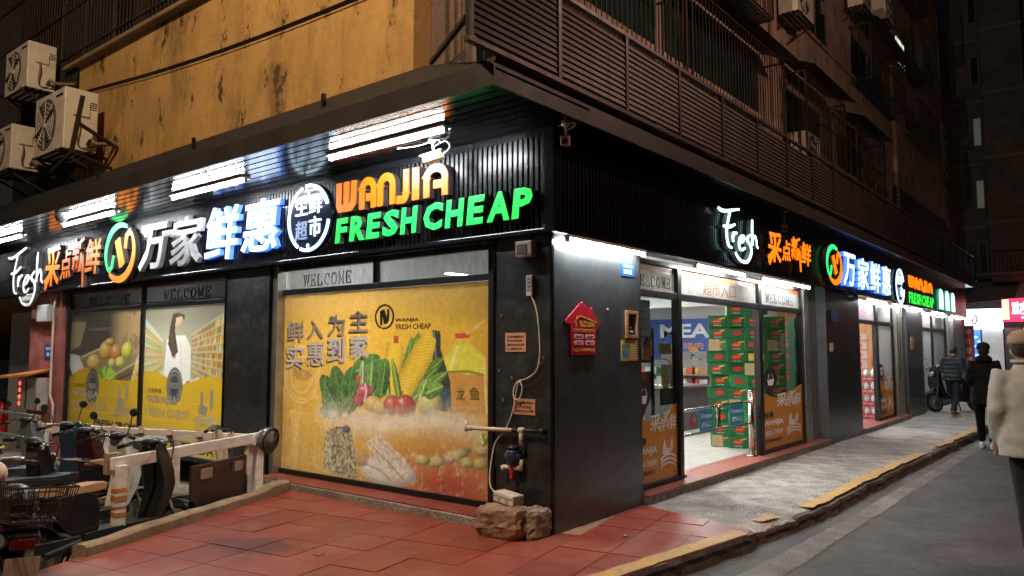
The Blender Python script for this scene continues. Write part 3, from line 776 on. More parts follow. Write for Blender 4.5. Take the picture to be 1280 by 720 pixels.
def letters(name, label, frame, items, face, ret, edge=None, group=None):
    """items: (char, u0, u1, z0, z1, bold, shear)"""
    t = T(name, label, 'shop sign', frame=frame)
    for ch, u0, u1, z0, z1, bold, shear in items:
        mb = MB(); text(mb, ch, u0, u1, z0, z1, -.118, -.056, bold, shear); p = t.part('letter', mb, edge or ret)
        mb = MB(); text(mb, ch, u0+.004, u1-.004, z0+.004, z1-.004, -.1215, -.1185, bold, shear); t.part('letter_face', mb, face, parent=p)
    return t.done()
FRESH = [[(0.0, 0.885), (0.049, 0.858), (0.168, 0.865), (0.345, 0.935), (0.51, 1.0)], [(0.291, 0.914), (0.232, 0.7), (0.192, 0.493), (0.193, 0.298), (0.234, 0.167), (0.303, 0.139)], [(0.108, 0.542), (0.246, 0.557), (0.39, 0.644)], [(0.349, 0.475), (0.328, 0.356), (0.339, 0.268)], [(0.338, 0.359), (0.384, 0.455), (0.446, 0.481)], [(0.50, 0.28), (0.58, 0.33), (0.625, 0.41), (0.585, 0.45), (0.52, 0.39), (0.485, 0.28), (0.51, 0.17), (0.57, 0.15), (0.64, 0.21)], [(0.778, 0.518), (0.706, 0.436), (0.711, 0.37), (0.790, 0.29), (0.800, 0.12), (0.70, -.07), (0.58, -.10), (0.47, -.05), (0.39, .06)], [(0.848, 0.87), (0.837, 0.651), (0.841, 0.309)], [(0.844, 0.399), (0.904, 0.523), (0.954, 0.453), (0.961, 0.334), (1.0, 0.282)]]
FRL = [('F', (0, 1, 2)), ('r', (3, 4)), ('e', (5,)), ('s', (6,)), ('h', (7, 8))]
def script_fresh(label, frame, u0, u1, z0, z1, face, ret, w):
    t = T('script_sign', label, 'shop sign', frame=frame)
    for ch, idx in FRL:
        mb = MB(); mf = MB()
        for i in idx:
            P = [(u0+(u1-u0)*a, z0+(z1-z0)*b) for a, b in FRESH[i]]; P = spline(P, 5)
            W = [w*(.75+.35*math.sin(math.pi*min(1, k/(len(P)-1)*1.1))) for k in range(len(P))]
            mb.ribbon(P, [q*1.02 for q in W], -.110, -.056); mf.ribbon(P, [q*.94 for q in W], -.124, -.1205)
        p = t.part('letter', mb, ret); t.part('letter_face', mf, face, parent=p)
    return t.done()
script_fresh('white handwritten Fresh sign at the far left of the front band', 'F', -12.75, -11.0, 2.46, 3.42, K_WHU, K_RET, .056)
script_fresh('glowing white handwritten Fresh sign above the side entrance', 'S', 3.24, 4.50, 2.72, 3.32, glow('script_glow', (.55, .92, 1.0), 1.5), K_RETW, .038)

def brush(label, frame, u0, u1, z0, z1, face, ret):
    """brush-lettered slogan, four characters with a long tail on the third"""
    t = T('brush_sign', label, 'shop sign', frame=frame); w = u1-u0; h = z1-z0
    sp = [('采', 0, .29, .08, .95, -.03), ('点', .30, .50, .20, .80, .05), ('新', .51, .74, .30, 1.0, 0.06), ('鲜', .75, 1.0, .22, .92, -.04)]
    for k, (ch, a, b, c_, d, tl) in enumerate(sp):
        mb = MB(); mf = MB()
        text(mb, ch, u0+w*a, u0+w*b, z0+h*c_, z0+h*d, -.112, -.056, .020, .12, tilt=tl)
        text(mf, ch, u0+w*a, u0+w*b, z0+h*c_, z0+h*d, -.118, -.1125, .018, .12, tilt=tl)
        if k == 2:
            P = spline([(u0+w*.70, z0+h*.62), (u0+w*.712, z0+h*.35), (u0+w*.72, z0-h*.02)], 5)
            mb.ribbon(P, [w*.03]*len(P), -.110, -.056); mf.ribbon(P, [w*.03*(1.1-.5*i/len(P)) for i in range(len(P))], -.119, -.113)
        if k == 0:
            P = spline([(u0+w*.02, z0+h*.02), (u0+w*.08, z0+h*.22), (u0+w*.15, z0+h*.40)], 5)
            mf.ribbon(P, [w*.035]*len(P), -.119, -.113); mb.ribbon(P, [w*.034]*len(P), -.110, -.056)
        p = t.part('letter', mb, ret); t.part('letter_face', mf, face, parent=p)
    return t.done()
brush('orange brush lettering with a faint added glow left of the round logo on the front band', 'F', -10.95, -8.72, 2.58, 3.40, K_ORU, K_RET)
brush('glowing orange brush lettering above the side entrance', 'S', 4.86, 6.72, 2.72, 3.22, G_ORS, K_RET)

def logo(label, frame, cu, cz, ru, rz, go, gg, ret):
    t = T('logo_sign', label, 'shop sign', frame=frame)
    def E(a0, a1, n=26, k=1.): return arc(cu, cz, ru*k, rz*k, a0, a1, n)
    gP = E(62, 215) + [(cu-ru*.70, cz-rz*.62), (cu-ru*.52, cz-rz*.50), (cu-ru*.42, cz-rz*.1)]
    n = len(gP); gW = [ru*.20*(.55+.6*math.sin(math.pi*min(1, i/(n-4)))) if i < n-3 else ru*.17 for i in range(n)]
    oP = E(228, 395) + [(cu+ru*.66, cz+rz*.70), (cu+ru*.46, cz+rz*.55), (cu+ru*.40, cz+rz*.10)]
    n = len(oP); oW = [ru*.24*(.5+.62*math.sin(math.pi*min(1, i/(n-4)))) if i < n-3 else ru*.19 for i in range(n)]
    N1 = [(cu-ru*.34, cz+rz*.42), (cu+ru*.0, cz+rz*.56), (cu+ru*.40, cz-rz*.42), (cu+ru*.05, cz-rz*.60)]
    for nm, P, W, fm in (('green_arc', gP, gW, gg), ('orange_arc', oP, oW, go)):
        mb = MB(); mb.ribbon(P, W, -.118, -.056); p = t.part(nm, mb, ret)
        mb = MB(); mb.ribbon(P, [q*.95 for q in W], -.130, -.1265); t.part('arc_face', mb, fm, parent=p)
    mb = MB(); mb.prism(N1, -.110, -.056); p = t.part('slant_bar', mb, ret)
    mb = MB(); mb.prism(N1, -.134, -.1315); t.part('bar_face', mb, go, parent=p)
    return t.done()
logo('round green and orange letter N logo on the front band', 'F', -8.02, 3.03, .47, .42, mat('logo_orange_added_glow', (.75, .20, .02), .4, emit=(1, .2, .01), es=.30), mat('logo_green_added_glow', (.05, .55, .14), .4, emit=(.02, 1, .2), es=.18), K_RET)  # front logo is unlit; a weak glow is added to its orange and green
logo('round glowing green and orange letter N logo on the side band', 'S', 7.90, 2.97, .40, .30, G_ORS, glow('logo_green', (.02, .7, .15), 1.1, (.02, .5, .1)), K_RET)

letters('character_sign', 'unlit white Chinese characters right of the round logo on the front band', 'F', [('万', -7.42, -6.58, 2.69, 3.36, .022, .12), ('家', -6.50, -5.66, 2.69, 3.38, .018, .12)], K_SIL, K_RETW)
letters('character_sign', 'glowing blue-white Chinese characters beside the round neon badge, front band', 'F', [('鲜', -5.56, -4.76, 2.70, 3.40, .016, .1), ('惠', -4.70, -3.88, 2.74, 3.38, .016, .1)], G_WH, K_RETW, edge=G_BL)
letters('character_sign', 'row of four glowing blue-white Chinese characters on the side band', 'S', [('万', 8.46, 9.26, 2.66, 3.26, .016, .08), ('家', 9.36, 10.16, 2.66, 3.26, .016, .08), ('鲜', 10.26, 11.06, 2.66, 3.26, .016, .08), ('惠', 11.16, 11.95, 2.66, 3.26, .016, .08)], G_WH, K_RETW, edge=G_BL)

def badge(label, frame, cu, cz, r):
    t = T('badge_sign', label, 'shop sign', frame=frame)
    mb = MB(); mb.prism(arc(cu, cz, r, r, 0, 360, 40)[:-1], -.085, -.056); disc = t.part('disc', mb, mat('badge_disc', (.02, .03, .06), .12, .2))
    gb = glow('neon_ring', (.55, .82, 1.0), 1.1)
    for a0, a1 in ((20, 98), (108, 240), (248, 352)):
        mb = MB(); mb.ribbon(arc(cu, cz, r*.93, r*.93, a0, a1, 18), r*.09, -.10, -.086); t.part('neon_tube', mb, gb)
    for ch, a, b, c_, d, on in (('生', -.62, -.06, .10, .62, 1), ('鲜', .02, .60, .10, .62, 1), ('超', -.60, -.04, -.62, -.06, 0), ('市', .04, .58, -.56, .02, 1)):
        mb = MB(); text(mb, ch, cu+r*a, cu+r*b, cz+r*c_, cz+r*d, -.098, -.0855, .012, 0)
        t.part('letter', mb, glow('badge_letter', (.55, .72, 1.0), 1.0) if on else glow('badge_letter_dim', (.30, .40, .75), .25, (.3, .35, .5)), parent=disc)
    for u, v in ((0, .72), (0, -.80)):
        mb = MB(); mb.ell((cu+r*u, -.095, cz+r*v), (.025, .012, .025), 8); t.part('dot', mb, gb, parent=disc)
    return t.done()
badge('round blue-white neon badge with Chinese characters on the front band', 'F', -3.36, 3.05, .40)
badge('narrow-looking round neon badge on the side band', 'S', 12.92, 2.93, .40)

def wanjia(label, frame, u0, u1, z0, z1, face, ret):
    """rounded display capitals W A N J I A"""
    t = T('word_sign', label, 'shop sign', frame=frame); W = (u1-u0); H = z1-z0; cw = W/6.0
    def glyph(ch, a, b):
        w = b-a; s_ = w*.27; lo, hi = z0+s_/2, z1-s_/2
        if ch == 'W': return [[(a+s_*.5, z1), (a+s_*.5, lo+H*.12), (a+s_*.75, lo), (b-s_*1.1, lo), (b-s_*.6, lo+H*.14), (b-s_*.5, z1)], [((a+b)/2, z1), ((a+b)/2, lo)]]
        if ch == 'A': return [[(a+s_*.5, z0)] + [(a+s_*.5, hi-H*.28)] + arc(a+w*.5, hi-H*.28, w*.5-s_*.5, H*.28, 180, 0, 10) + [(b-s_*.5, z0)], [(a+w*.42, z0+H*.36), (b-s_*.4, z0+H*.36)]]
        if ch == 'N': return [[(a+s_*.5, z0), (a+s_*.5, hi-H*.28)] + arc(a+w*.5, hi-H*.28, w*.5-s_*.5, H*.28, 180, 0, 10) + [(b-s_*.5, z0)]]
        if ch == 'J': return [[(b-s_*.6, z1), (b-s_*.6, lo+H*.2)] + arc(b-s_*.6-w*.26, lo+H*.2, w*.26, H*.2, 0, -100, 6) + [(a+w*.12, lo+H*.02)]]
        if ch == 'I': return [[((a+b)/2, z0), ((a+b)/2, z1*.999)]]
    pos = [('W', 0, 1.22), ('A', 1.38, 2.28), ('N', 2.42, 3.32), ('J', 3.36, 4.02), ('I', 4.16, 4.60), ('A', 4.76, 5.96)]
    for ch, a, b in pos:
        A_, B_ = u0+cw*a, u0+cw*b; mb = MB(); mf = MB()
        s_ = cw*.30 if ch != 'I' else cw*.36
        for P in glyph(ch, A_, B_): mb.ribbon(P, s_, -.112, -.056); mf.ribbon(P, s_*.95, -.125, -.121)
        p = t.part('letter', mb, ret); t.part('letter_face', mf, face, parent=p)
    return t.done()
wanjia('glowing orange WANJIA lettering on the front band', 'F', -2.82, -1.12, 3.03, 3.36, G_OR, K_RET)
wanjia('glowing orange WANJIA lettering at the far end of the side band', 'S', 13.62, 16.45, 2.96, 3.24, G_ORS, K_RET)
def freshcheap(label, frame, u0, u1, z0, z1, face, ret):
    wd = dict(F=.86, R=1, E=.92, S=.98, H=1.0, C=1.06, A=1.06, P=.95); s_ = 'FRESH CHEAP'; tot = sum(wd.get(c_, .16)+.07 for c_ in s_); u = u0; items = []
    for c_ in s_:
        w = wd.get(c_, .16)/tot*(u1-u0)
        if c_ != ' ': items.append((c_, u, u+w, z0, z1, .045, .10))
        u += w + .07/tot*(u1-u0)
    return letters('word_sign', label, frame, items, face, ret)
freshcheap('glowing green FRESH CHEAP lettering near the corner of the front band', 'F', -2.84, -.10, 2.70, 2.975, G_GR, K_RET)
freshcheap('glowing green FRESH CHEAP lettering at the far end of the side band', 'S', 13.62, 16.55, 2.60, 2.87, G_GRS, K_RET)
t = T('arch_sign', 'three glowing rounded upright shapes at the end of the side band', 'shop sign', frame='S')
for k in range(3):
    u = 17.65+k*.92; mb = MB(); P = [(u-.30, 2.62), (u+.30, 2.62), (u+.30, 2.98)] + arc(u, 2.98, .30, .20, 0, 180, 10); mb.prism(P, -.112, -.056); p = t.part('upright', mb, mat('green_edge', (.05, .3, .2), .3, emit=(.05, .8, .4), es=.2))
    mb = MB(); mb.prism([(u+(a-u)*.93, 2.9+(b-2.9)*.96) for a, b in P], -.118, -.1125); t.part('upright_face', mb, G_WH, parent=p)
t.done()

# ---------------------------------------------------------------- fluorescent tubes
G_TUBE = glow('tube_light', (.93, .97, 1.0), TUBE)
G_TUBE2 = glow('tube_light_side', (.93, .97, 1.0), TUBE*.6)
def tube_light(label, frame, u0, u1, y, z, r=.017, housing=True, group=None):
    t = T('tube_light', label, 'tube light', frame=frame, group=group)
    mb = MB(); mb.box(u0, u1, y-(.055 if frame == 'F' else .022), y+(.055 if frame == 'F' else .022), z+.018, z+.045); t.part('housing', mb, M_WHITEP)
    mb = MB(); mb.cyl((u0+.02, y, z), (u1-.02, y, z), r, n=8); t.part('tube', mb, G_TUBE2 if frame == 'S' and u0 > 1 else G_TUBE, smooth=True)
    mb = MB(); mb.box(u0, u0+.02, y-.02, y+.02, z-.02, z+.0185); mb.box(u1-.02, u1, y-.02, y+.02, z-.02, z+.0185); t.part('end_cap', mb, M_WHITEP)
    return t.done()
for lab, a, b in (('nearest tube light under the canopy, above the orange lettering', -2.28, -.66), ('second tube light under the canopy, above the blue-white characters', -5.43, -3.77), ('third tube light under the canopy, beside the dome camera', -8.78, -7.0), ('farthest tube light under the canopy at the left edge', -12.1, -10.45)):
    tube_light(lab, 'F', a, b, -.64, 3.452)
for lab, a, b in (('long tube light above the dark panel by the house-shaped sign', .08, 1.46), ('tube light above the supermarket entrance doorway', 2.70, 4.15), ('tube light above the right WELCOME panel of the entrance', 4.72, 6.75),
                  ('tube light above the second doorway, near end', 10.1, 11.7), ('tube light above the second doorway, far end', 12.2, 13.6), ('tube light above the grey pillar past the second doorway', 14.0, 15.3), ('tube light above the far side window', 16.4, 18.2), ('last tube light at the far end of the side band', 19.3, 21.6)):
    tube_light(lab, 'S', a, b, -.10 if a < 1 else -.062, 2.505, r=.013 if a > 1 else .011)


# ================================================================== shopfront: pillars
def pillar(label, frame, parts, trim=None):
    t = T('clad_pillar', label, 'pillar', frame=frame)
    for nm, b in parts:
        mb = MB(); mb.box(*b); t.part(nm, mb, M_BLACKP if 'strip' not in nm else M_BLACKG, bevel=.003)
    return t.done()
t = T('clad_pillar', 'black metal clad corner pillar with pipes, notices and house-shaped sign', 'pillar', base=(0, 0, 0))
mb = MB(); mb.box(-.645, -.022, .004, .16, .0, 2.56); t.part('front_panel', mb, M_BLACKP)
mb = MB(); mb.box(-.665, -.646, -.012, .16, .0, 2.56); t.part('edge_strip', mb, M_BLACKG)
mb = MB(); mb.box(-.021, .004, -.010, .02, 0, 2.56); t.part('corner_strip', mb, M_BLACKG)
mb = MB(); mb.box(-.16, 0, .0205, 1.54, -.01, 2.56)
t.part('side_panel', mb, mat('steel_panel', (.085, .094, .100), .30, .45, var=.3, scale=1.2, dirt=.5, dcol=(.16, .155, .145), dscale=8, bump=.05, bscale=6))
mb = MB(); mb.box(.001, .0025, .03, 1.53, .215, .218); mb.box(.001, .003, .03, 1.53, .09, .096); t.part('panel_seam', mb, mat('seam_grey', (.12, .12, .12), .6))
for k in range(40):
    u = random.uniform(.1, 1.5); z = random.choice([.22, 1.17, .87, 1.45]) + random.uniform(-.02, .02); l = random.uniform(.01, .05)
    if k < 26: mb = MB() if k == 0 else mb; mb.beam((.0022, u, z), (.0022, u+l, z+random.uniform(-.006, .006)), .001, .0025)
t.part('paint_scratches', mb, mat('scratch', (.35, .34, .32), .8), kind='stuff')
t.done()
pillar('black clad pillar between the two poster windows on the front', 'F', [('front_panel', (-5.18, -4.23, 0, .2, ZB, 2.56)), ('edge_strip', (-4.226, -4.206, -.01, .2, 0, 2.56)), ('edge_strip', (-5.22, -5.181, -.01, .2, 0, 2.56))])
mb = MB()
for x in (-4.19, -4.155, -4.12): mb.box(x-.012, x+.012, .03, .2, 0, 2.56)
solo('aluminium_jamb', mb, M_ALU, 'narrow aluminium jamb strips left of the large poster window', 'jamb')
t = T('clad_pillar', 'wide black clad pillar between the entrance and the second doorway', 'pillar', frame='S')
mb = MB(); mb.box(7.70, 9.75, -.02, .16, -.01, 2.56); t.part('front_panel', mb, M_BLACKP)
mb = MB(); mb.box(7.69, 7.699, -.022, .16, -.01, 2.56); t.part('return_panel', mb, mat('return_steel', (.20, .22, .23), .35, .5))
mb = MB(); mb.box(7.86, 8.02, -.034, -.0205, 1.52, 1.66); t.part('small_plate', mb, M_WHITEP)
mb = MB(); mb.box(8.0, 8.35, -.03, -.0205, 2.02, 2.22); t.part('blue_plate', mb, mat('blue_enamel', (.02, .08, .30), .3))
t.done()
mb = MB(); mb.box(7.19, 7.689, .13, .2, 0, 2.56); solo('grey_reveal_panel', mb, mat('return_steel', (.2, .22, .23), .35), 'pale grey steel panel right of the entrance window', 'panel', frame='S')
mb = MB()
for u in (6.95, 7.04, 7.13): mb.box(u-.03, u+.03, .08, .2, .1, 2.5)
solo('aluminium_jamb', mb, M_ALU, 'aluminium jamb at the right end of the supermarket entrance', 'jamb', frame='S')
t = T('clad_pillar', 'grey steel clad pillar behind the parked motorbike', 'pillar', frame='S')
mb = MB(); mb.box(13.85, 15.6, -.0, .2, -.02, 2.56); t.part('front_panel', mb, mat('grey_steel', (.11, .12, .125), .35, .4, dirt=.3))
mb = MB(); mb.box(14.2, 14.5, -.012, -.001, 1.55, 1.85); t.part('notice', mb, mat('buff_paper', (.5, .36, .2), .8)); t.done()
mb = MB()
for u in (13.12, 13.34, 13.60): mb.box(u-.07, u+.07, .04, .2, .0, 2.5)
solo('aluminium_jamb', mb, M_ALU, 'aluminium jamb right of the second doorway', 'jamb', frame='S')
mb = MB()
for u in (19.7, 20.0, 20.3): mb.box(u-.1, u+.1, .04, .2, .0, 2.5)
solo('aluminium_jamb', mb, M_ALU, 'aluminium jamb at the far end of the side windows', 'jamb', frame='S')
mb = MB(); mb.box(20.45, 22.2, .0, .2, 0, 2.56); solo('end_panel', mb, M_BLACKP, 'dark end panel of the side shopfront next to the far shops', 'panel', frame='S')

# ================================================================== printed posters
def vnoise(shape, cell, seed):
    r = np.random.RandomState(seed); h, w = shape; gh, gw = int(h/cell)+3, int(w/cell)+3; g = r.rand(gh, gw)
    y = np.arange(h)/cell; x = np.arange(w)/cell; y0 = y.astype(int); x0 = x.astype(int); fy = (y-y0)[:, None]; fx = (x-x0)[None]
    fy = fy*fy*(3-2*fy); fx = fx*fx*(3-2*fx)
    a = g[y0][:, x0]; b = g[y0][:, x0+1]; c_ = g[y0+1][:, x0]; d = g[y0+1][:, x0+1]
    return (a*(1-fx)+b*fx)*(1-fy)+(c_*(1-fx)+d*fx)*fy
class Art:
    def __init__(s, u0, u1, z0, z1, res):
        s.b = (u0, u1, z0, z1); s.nx = int((u1-u0)/res)+1; s.nz = int((z1-z0)/res)+1
        s.X, s.Z = np.meshgrid(np.linspace(u0, u1, s.nx), np.linspace(z0, z1, s.nz)); s.C = np.zeros((s.nz, s.nx, 3)); s.res = res
        s.n1 = vnoise(s.X.shape, 14, 1)*.6+vnoise(s.X.shape, 5, 2)*.4; s.n2 = vnoise(s.X.shape, 3, 3)
    def put(s, mask, col, a=1.):
        col = np.asarray(col, float); m = np.clip(mask, 0, 1)[..., None]*a; s.C = s.C*(1-m)+col*m
    def inside(s, pts):
        x, z = s.X, s.Z; r = np.zeros(x.shape, bool); n = len(pts)
        for i in range(n):
            (x0, z0), (x1, z1) = pts[i], pts[(i+1) % n]
            if z0 == z1: continue
            r ^= ((z0 > z) != (z1 > z)) & (x < (x1-x0)*(z-z0)/(z1-z0)+x0)
        return r.astype(float)
    def poly(s, pts, col, a=1., var=.0):
        m = s.inside(pts); c_ = np.asarray(col)[None, None]*(1+var*(s.n2-.5)[..., None]*2) if var else col
        s.put(m, c_, a); return m
    def ell(s, c_, rt, tp, col, hi=None, a=1., rot=0., shade=.5):
        rx = abs(rt[0]-c_[0])+1e-6; rz = abs(tp[1]-c_[1])+1e-6; dx, dz = s.X-c_[0], s.Z-c_[1]
        if rot: dx, dz = dx*math.cos(rot)+dz*math.sin(rot), -dx*math.sin(rot)+dz*math.cos(rot)
        q = (dx/rx)**2+(dz/rz)**2; m = np.clip((1-q)*min(rx, rz)/s.res*.7+.3, 0, 1)*(q < 1.15)
        L = np.clip(1-((dx/rx+.35)**2+(dz/rz-.4)**2)*shade, .3, 1.25)[..., None]
        s.put(m, np.clip(np.asarray(col)*L, 0, 1), a)
        if hi is not None: s.put(np.exp(-(((dx/rx+.3)/.22)**2+((dz/rz-.4)/.2)**2)), hi, .7)
    def leaf(s, p, q, w, col, a=1.):
        p = np.array(p); q = np.array(q); d = q-p; L = np.hypot(*d); d = d/L; dx, dz = s.X-p[0], s.Z-p[1]
        t = (dx*d[0]+dz*d[1])/L; e = -dx*d[1]+dz*d[0]; prof = w*np.sqrt(np.clip(np.sin(np.pi*np.clip(t, 0, 1)**.75), 0, 1))
        m = (np.abs(e) < prof) & (t > 0) & (t < 1); sh = .65+.5*(e/(w+1e-6))*.8+.35*(s.n2-.5)
        s.put(m.astype(float), np.clip(np.asarray(col)*np.clip(sh, .25, 1.5)[..., None], 0, 1), a)
        s.put((np.abs(e) < .006+.008*(1-t)).astype(float)*m, np.clip(np.asarray(col)*2.2+.05, 0, 1), .6*a)
    def stroke(s, pts, w, col, a=1.):
        m = np.zeros(s.X.shape)
        for (x0, z0), (x1, z1) in zip(pts, pts[1:]):
            dx, dz = x1-x0, z1-z0; l2 = dx*dx+dz*dz+1e-9; t = np.clip(((s.X-x0)*dx+(s.Z-z0)*dz)/l2, 0, 1)
            dd = np.hypot(s.X-x0-t*dx, s.Z-z0-t*dz); m = np.maximum(m, np.clip((w/2-dd)/s.res+.6, 0, 1))
        s.put(m, col, a)
    def ring(s, c_, r, w, col, a=1., k=1.):
        d = np.hypot(s.X-c_[0], (s.Z-c_[1])*k); s.put(np.clip((w/2-np.abs(d-r))/s.res+.6, 0, 1), col, a)
    def mesh(s, name, m, frame, y, base):
        n, k = s.nx, s.nz; vs_ = np.stack([s.X-base[0], np.full(s.X.shape, y-base[1]), s.Z-base[2]], -1).reshape(-1, 3)
        idx = np.arange(n*k).reshape(k, n); F_ = np.stack([idx[:-1, :-1], idx[:-1, 1:], idx[1:, 1:], idx[1:, :-1]], -1).reshape(-1, 4)
        me = bpy.data.meshes.new(name); me.vertices.add(len(vs_)); me.vertices.foreach_set('co', vs_.ravel())
        me.loops.add(F_.size); me.loops.foreach_set('vertex_index', F_.ravel().astype(np.int32)); me.polygons.add(len(F_)); me.polygons.foreach_set('loop_start', np.arange(0, F_.size, 4, dtype=np.int32))
        me.update(calc_edges=True); at = me.color_attributes.new('print', 'FLOAT_COLOR', 'POINT')
        c4 = np.concatenate([np.clip(s.C, 0, 1), np.ones((k, n, 1))], -1).reshape(-1); at.data.foreach_set('color', c4.astype(np.float32)); me.materials.append(m); me.validate(); return me
def art_thing(name, label, cat, art, m, frame, y, layers=()):
    """poster sheet with its lettering as parts"""
    u0, u1, z0, z1 = art.b; base = ((u0+u1)/2, y, z0)
    e = bpy.data.objects.new(name, None); COL.objects.link(e); place(e, base, frame); tag(e, label, cat)
    o = bpy.data.objects.new('printed_sheet', art.mesh('printed_sheet', m, frame, y, base)); COL.objects.link(o); o.parent = e
    for nm, mb, mm in layers:
        o = bpy.data.objects.new(nm, mb.mesh(nm, mm, base)); COL.objects.link(o); o.parent = e
    return e
V_PR = vcol('poster_print')
INK_B = mat('ink_black', (.02, .02, .02), .5); INK_W = mat('ink_white', (.88, .86, .82), .5, var=.04); INK_G = mat('ink_grey', (.48, .42, .38), .5); INK_SH = mat('ink_shadow', (.20, .10, .04), .6)

# ---- the large vegetable poster
def big_poster():
    A = Art(-4.18, -.83, .145, 2.20, .0085)
    tx = (A.X+4.18)/3.35; tz = (A.Z-.145)/2.05
    c0 = np.array([.66, .36, .045]); c1 = np.array([.72, .42, .03]); red = np.array([.36, .045, .018]); gold = np.array([.56, .33, .07])
    A.C[:] = c0*(1-tx[..., None])+c1*tx[..., None]*.95
    A.put(np.clip(1-tz*3.2, 0, 1), gold); A.put(np.clip((tx-.35)*2.2, 0, 1)*np.clip(1.15-tz*3.0, 0, 1), red)
    A.put(np.clip(tx*6-5.3, 0, 1), (.50, .22, .05), .6); A.put(np.clip(1-tx*9, 0, 1), (.45, .24, .05), .5)
    A.put(np.clip((tz-.82)*6, 0, 1), (.50, .30, .09), .7)  # top band darkened: canopy shade put into the print colour
    # oil bottle
    A.poly([(-1.426, 1.467), (-1.282, 1.618), (-1.255, 1.692), (-1.097, 1.691), (-1.064, 1.617), (-0.879, 1.483), (-0.867, 0.946), (-1.378, 0.919)], (.70, .52, .06), .8)
    A.poly([(-1.398, 1.455), (-1.275, 1.598), (-1.080, 1.597), (-0.901, 1.471), (-0.894, 1.315), (-1.382, 1.330)], (.72, .62, .06))
    A.poly([(-1.382, 1.317), (-0.897, 1.308), (-0.877, 0.946), (-1.358, 0.921)], (.58, .27, .05)); A.stroke([(-1.410, 1.327), (-1.112, 1.342), (-0.884, 1.308)], .02, (.20, .16, .03))
    A.poly([(-1.283, 1.713), (-1.081, 1.710), (-1.087, 1.656), (-1.268, 1.658)], (.55, .06, .03)); A.stroke([(-1.114, 1.706), (-0.902, 1.819)], .03, (.70, .45, .12)); A.stroke([(-0.898, 1.459), (-0.870, 0.958)], .02, (.78, .66, .3)); A.stroke([(-1.247, 1.568), (-1.331, 1.368)], .03, (.80, .74, .3))
    # wine bottle
    A.poly([(-1.588, 1.743), (-1.478, 1.736), (-1.468, 1.543), (-1.340, 1.244), (-1.317, 0.942), (-1.518, 0.937), (-1.594, 1.288), (-1.575, 1.543)], (.012, .020, .022)); A.stroke([(-1.563, 1.722), (-1.543, 1.517), (-1.483, 0.964)], .02, (.16, .20, .22)); A.poly([(-1.493, 1.189), (-1.333, 1.169), (-1.321, 0.972), (-1.466, 0.977)], (.03, .07, .10))
    # husks and corn
    for p, q, w in (((-2.145, 1.064), (-1.774, 1.725), .075), ((-2.075, 1.053), (-1.875, 1.687), .06), ((-1.979, 1.070), (-1.436, 1.467), .09), ((-1.959, 1.045), (-1.523, 1.365), .08), ((-2.231, 1.060), (-2.243, 1.623), .05)): A.leaf(p, q, w, (.12, .24, .025))
    def corn(p, q, w):
        p = np.array(p); q = np.array(q); d = q-p; L = np.hypot(*d); d /= L; dx, dz = A.X-p[0], A.Z-p[1]; t = (dx*d[0]+dz*d[1])/L; e = -dx*d[1]+dz*d[0]
        pr = w*np.clip(1.15-1.0*np.abs(t-.4)**2.2*1.9, 0, 1); m = (np.abs(e) < pr) & (t > 0) & (t < 1.0)
        ker = .86+.20*np.sin(e/w*21)*np.sin(t*105); sh = np.clip(1.05-.5*(e/w)**2, .3, 1)
        A.put(m.astype(float), np.clip(np.array([.86, .55, .035])*(ker*sh)[..., None], 0, 1))
    corn((-2.212, 1.088), (-2.117, 1.687), .135); corn((-2.018, 1.121), (-1.598, 1.691), .150)
    A.leaf((-2.055, 1.028), (-2.180, 1.462), .05, (.16, .30, .04)); A.leaf((-1.884, 1.035), (-1.382, 1.330), .07, (.16, .32, .05)); A.leaf((-2.231, 1.034), (-2.286, 1.408), .05, (.22, .36, .08))
    # leaf greens
    for p, q, w, c_ in (((-2.819, 1.289), (-2.360, 1.461), .12, (.07, .20, .03)), ((-2.474, 1.051), (-2.259, 1.448), .16, (.10, .26, .035)), ((-2.537, 1.076), (-2.483, 1.433), .12, (.13, .30, .06)), ((-2.649, 1.044), (-2.642, 1.459), .07, (.30, .40, .16)), ((-2.352, 1.056), (-2.286, 1.381), .09, (.08, .20, .03))): A.leaf(p, q, w, c_)
    for p, q, w in (((-3.027, 0.860), (-3.379, 1.249), .15), ((-2.983, 0.863), (-3.142, 1.369), .17), ((-2.938, 0.865), (-2.820, 1.359), .16), ((-2.982, 0.849), (-3.352, 0.989), .12), ((-2.894, 0.867), (-2.722, 1.236), .12), ((-3.072, 0.858), (-3.287, 1.136), .11), ((-2.982, 0.849), (-2.992, 1.173), .12), ((-3.117, 0.842), (-3.385, 0.857), .08), ((-2.916, 0.852), (-2.769, 1.040), .08)): A.leaf(p, q, w, (.045, .155, .025))
    # radish, peaches, apple, tomato, lemon, garlic
    A.ell((-2.608, 1.095), (-2.467, 1.100), (-2.610, 1.183), (.50, .06, .09), (.8, .6, .6)); A.ell((-2.703, 1.001), (-2.606, 1.005), (-2.705, 1.076), (.45, .05, .08)); A.stroke([(-2.614, 0.991), (-2.583, 1.102), (-2.602, 1.170)], .03, (.75, .65, .6), .7)
    A.ell((-2.464, 0.965), (-2.310, 0.972), (-2.466, 1.057), (.66, .42, .12), (.85, .7, .4)); A.ell((-2.349, 0.935), (-2.209, 0.942), (-2.351, 1.016), (.70, .45, .16))
    A.ell((-2.167, 0.968), (-2.027, 0.974), (-2.169, 1.076), (.50, .10, .06), (.85, .6, .5)); A.ell((-1.977, 0.971), (-1.808, 0.979), (-1.979, 1.091), (.50, .025, .018), (.95, .7, .6)); A.stroke([(-1.967, 1.065), (-1.990, 1.031)], .03, (.1, .16, .03))
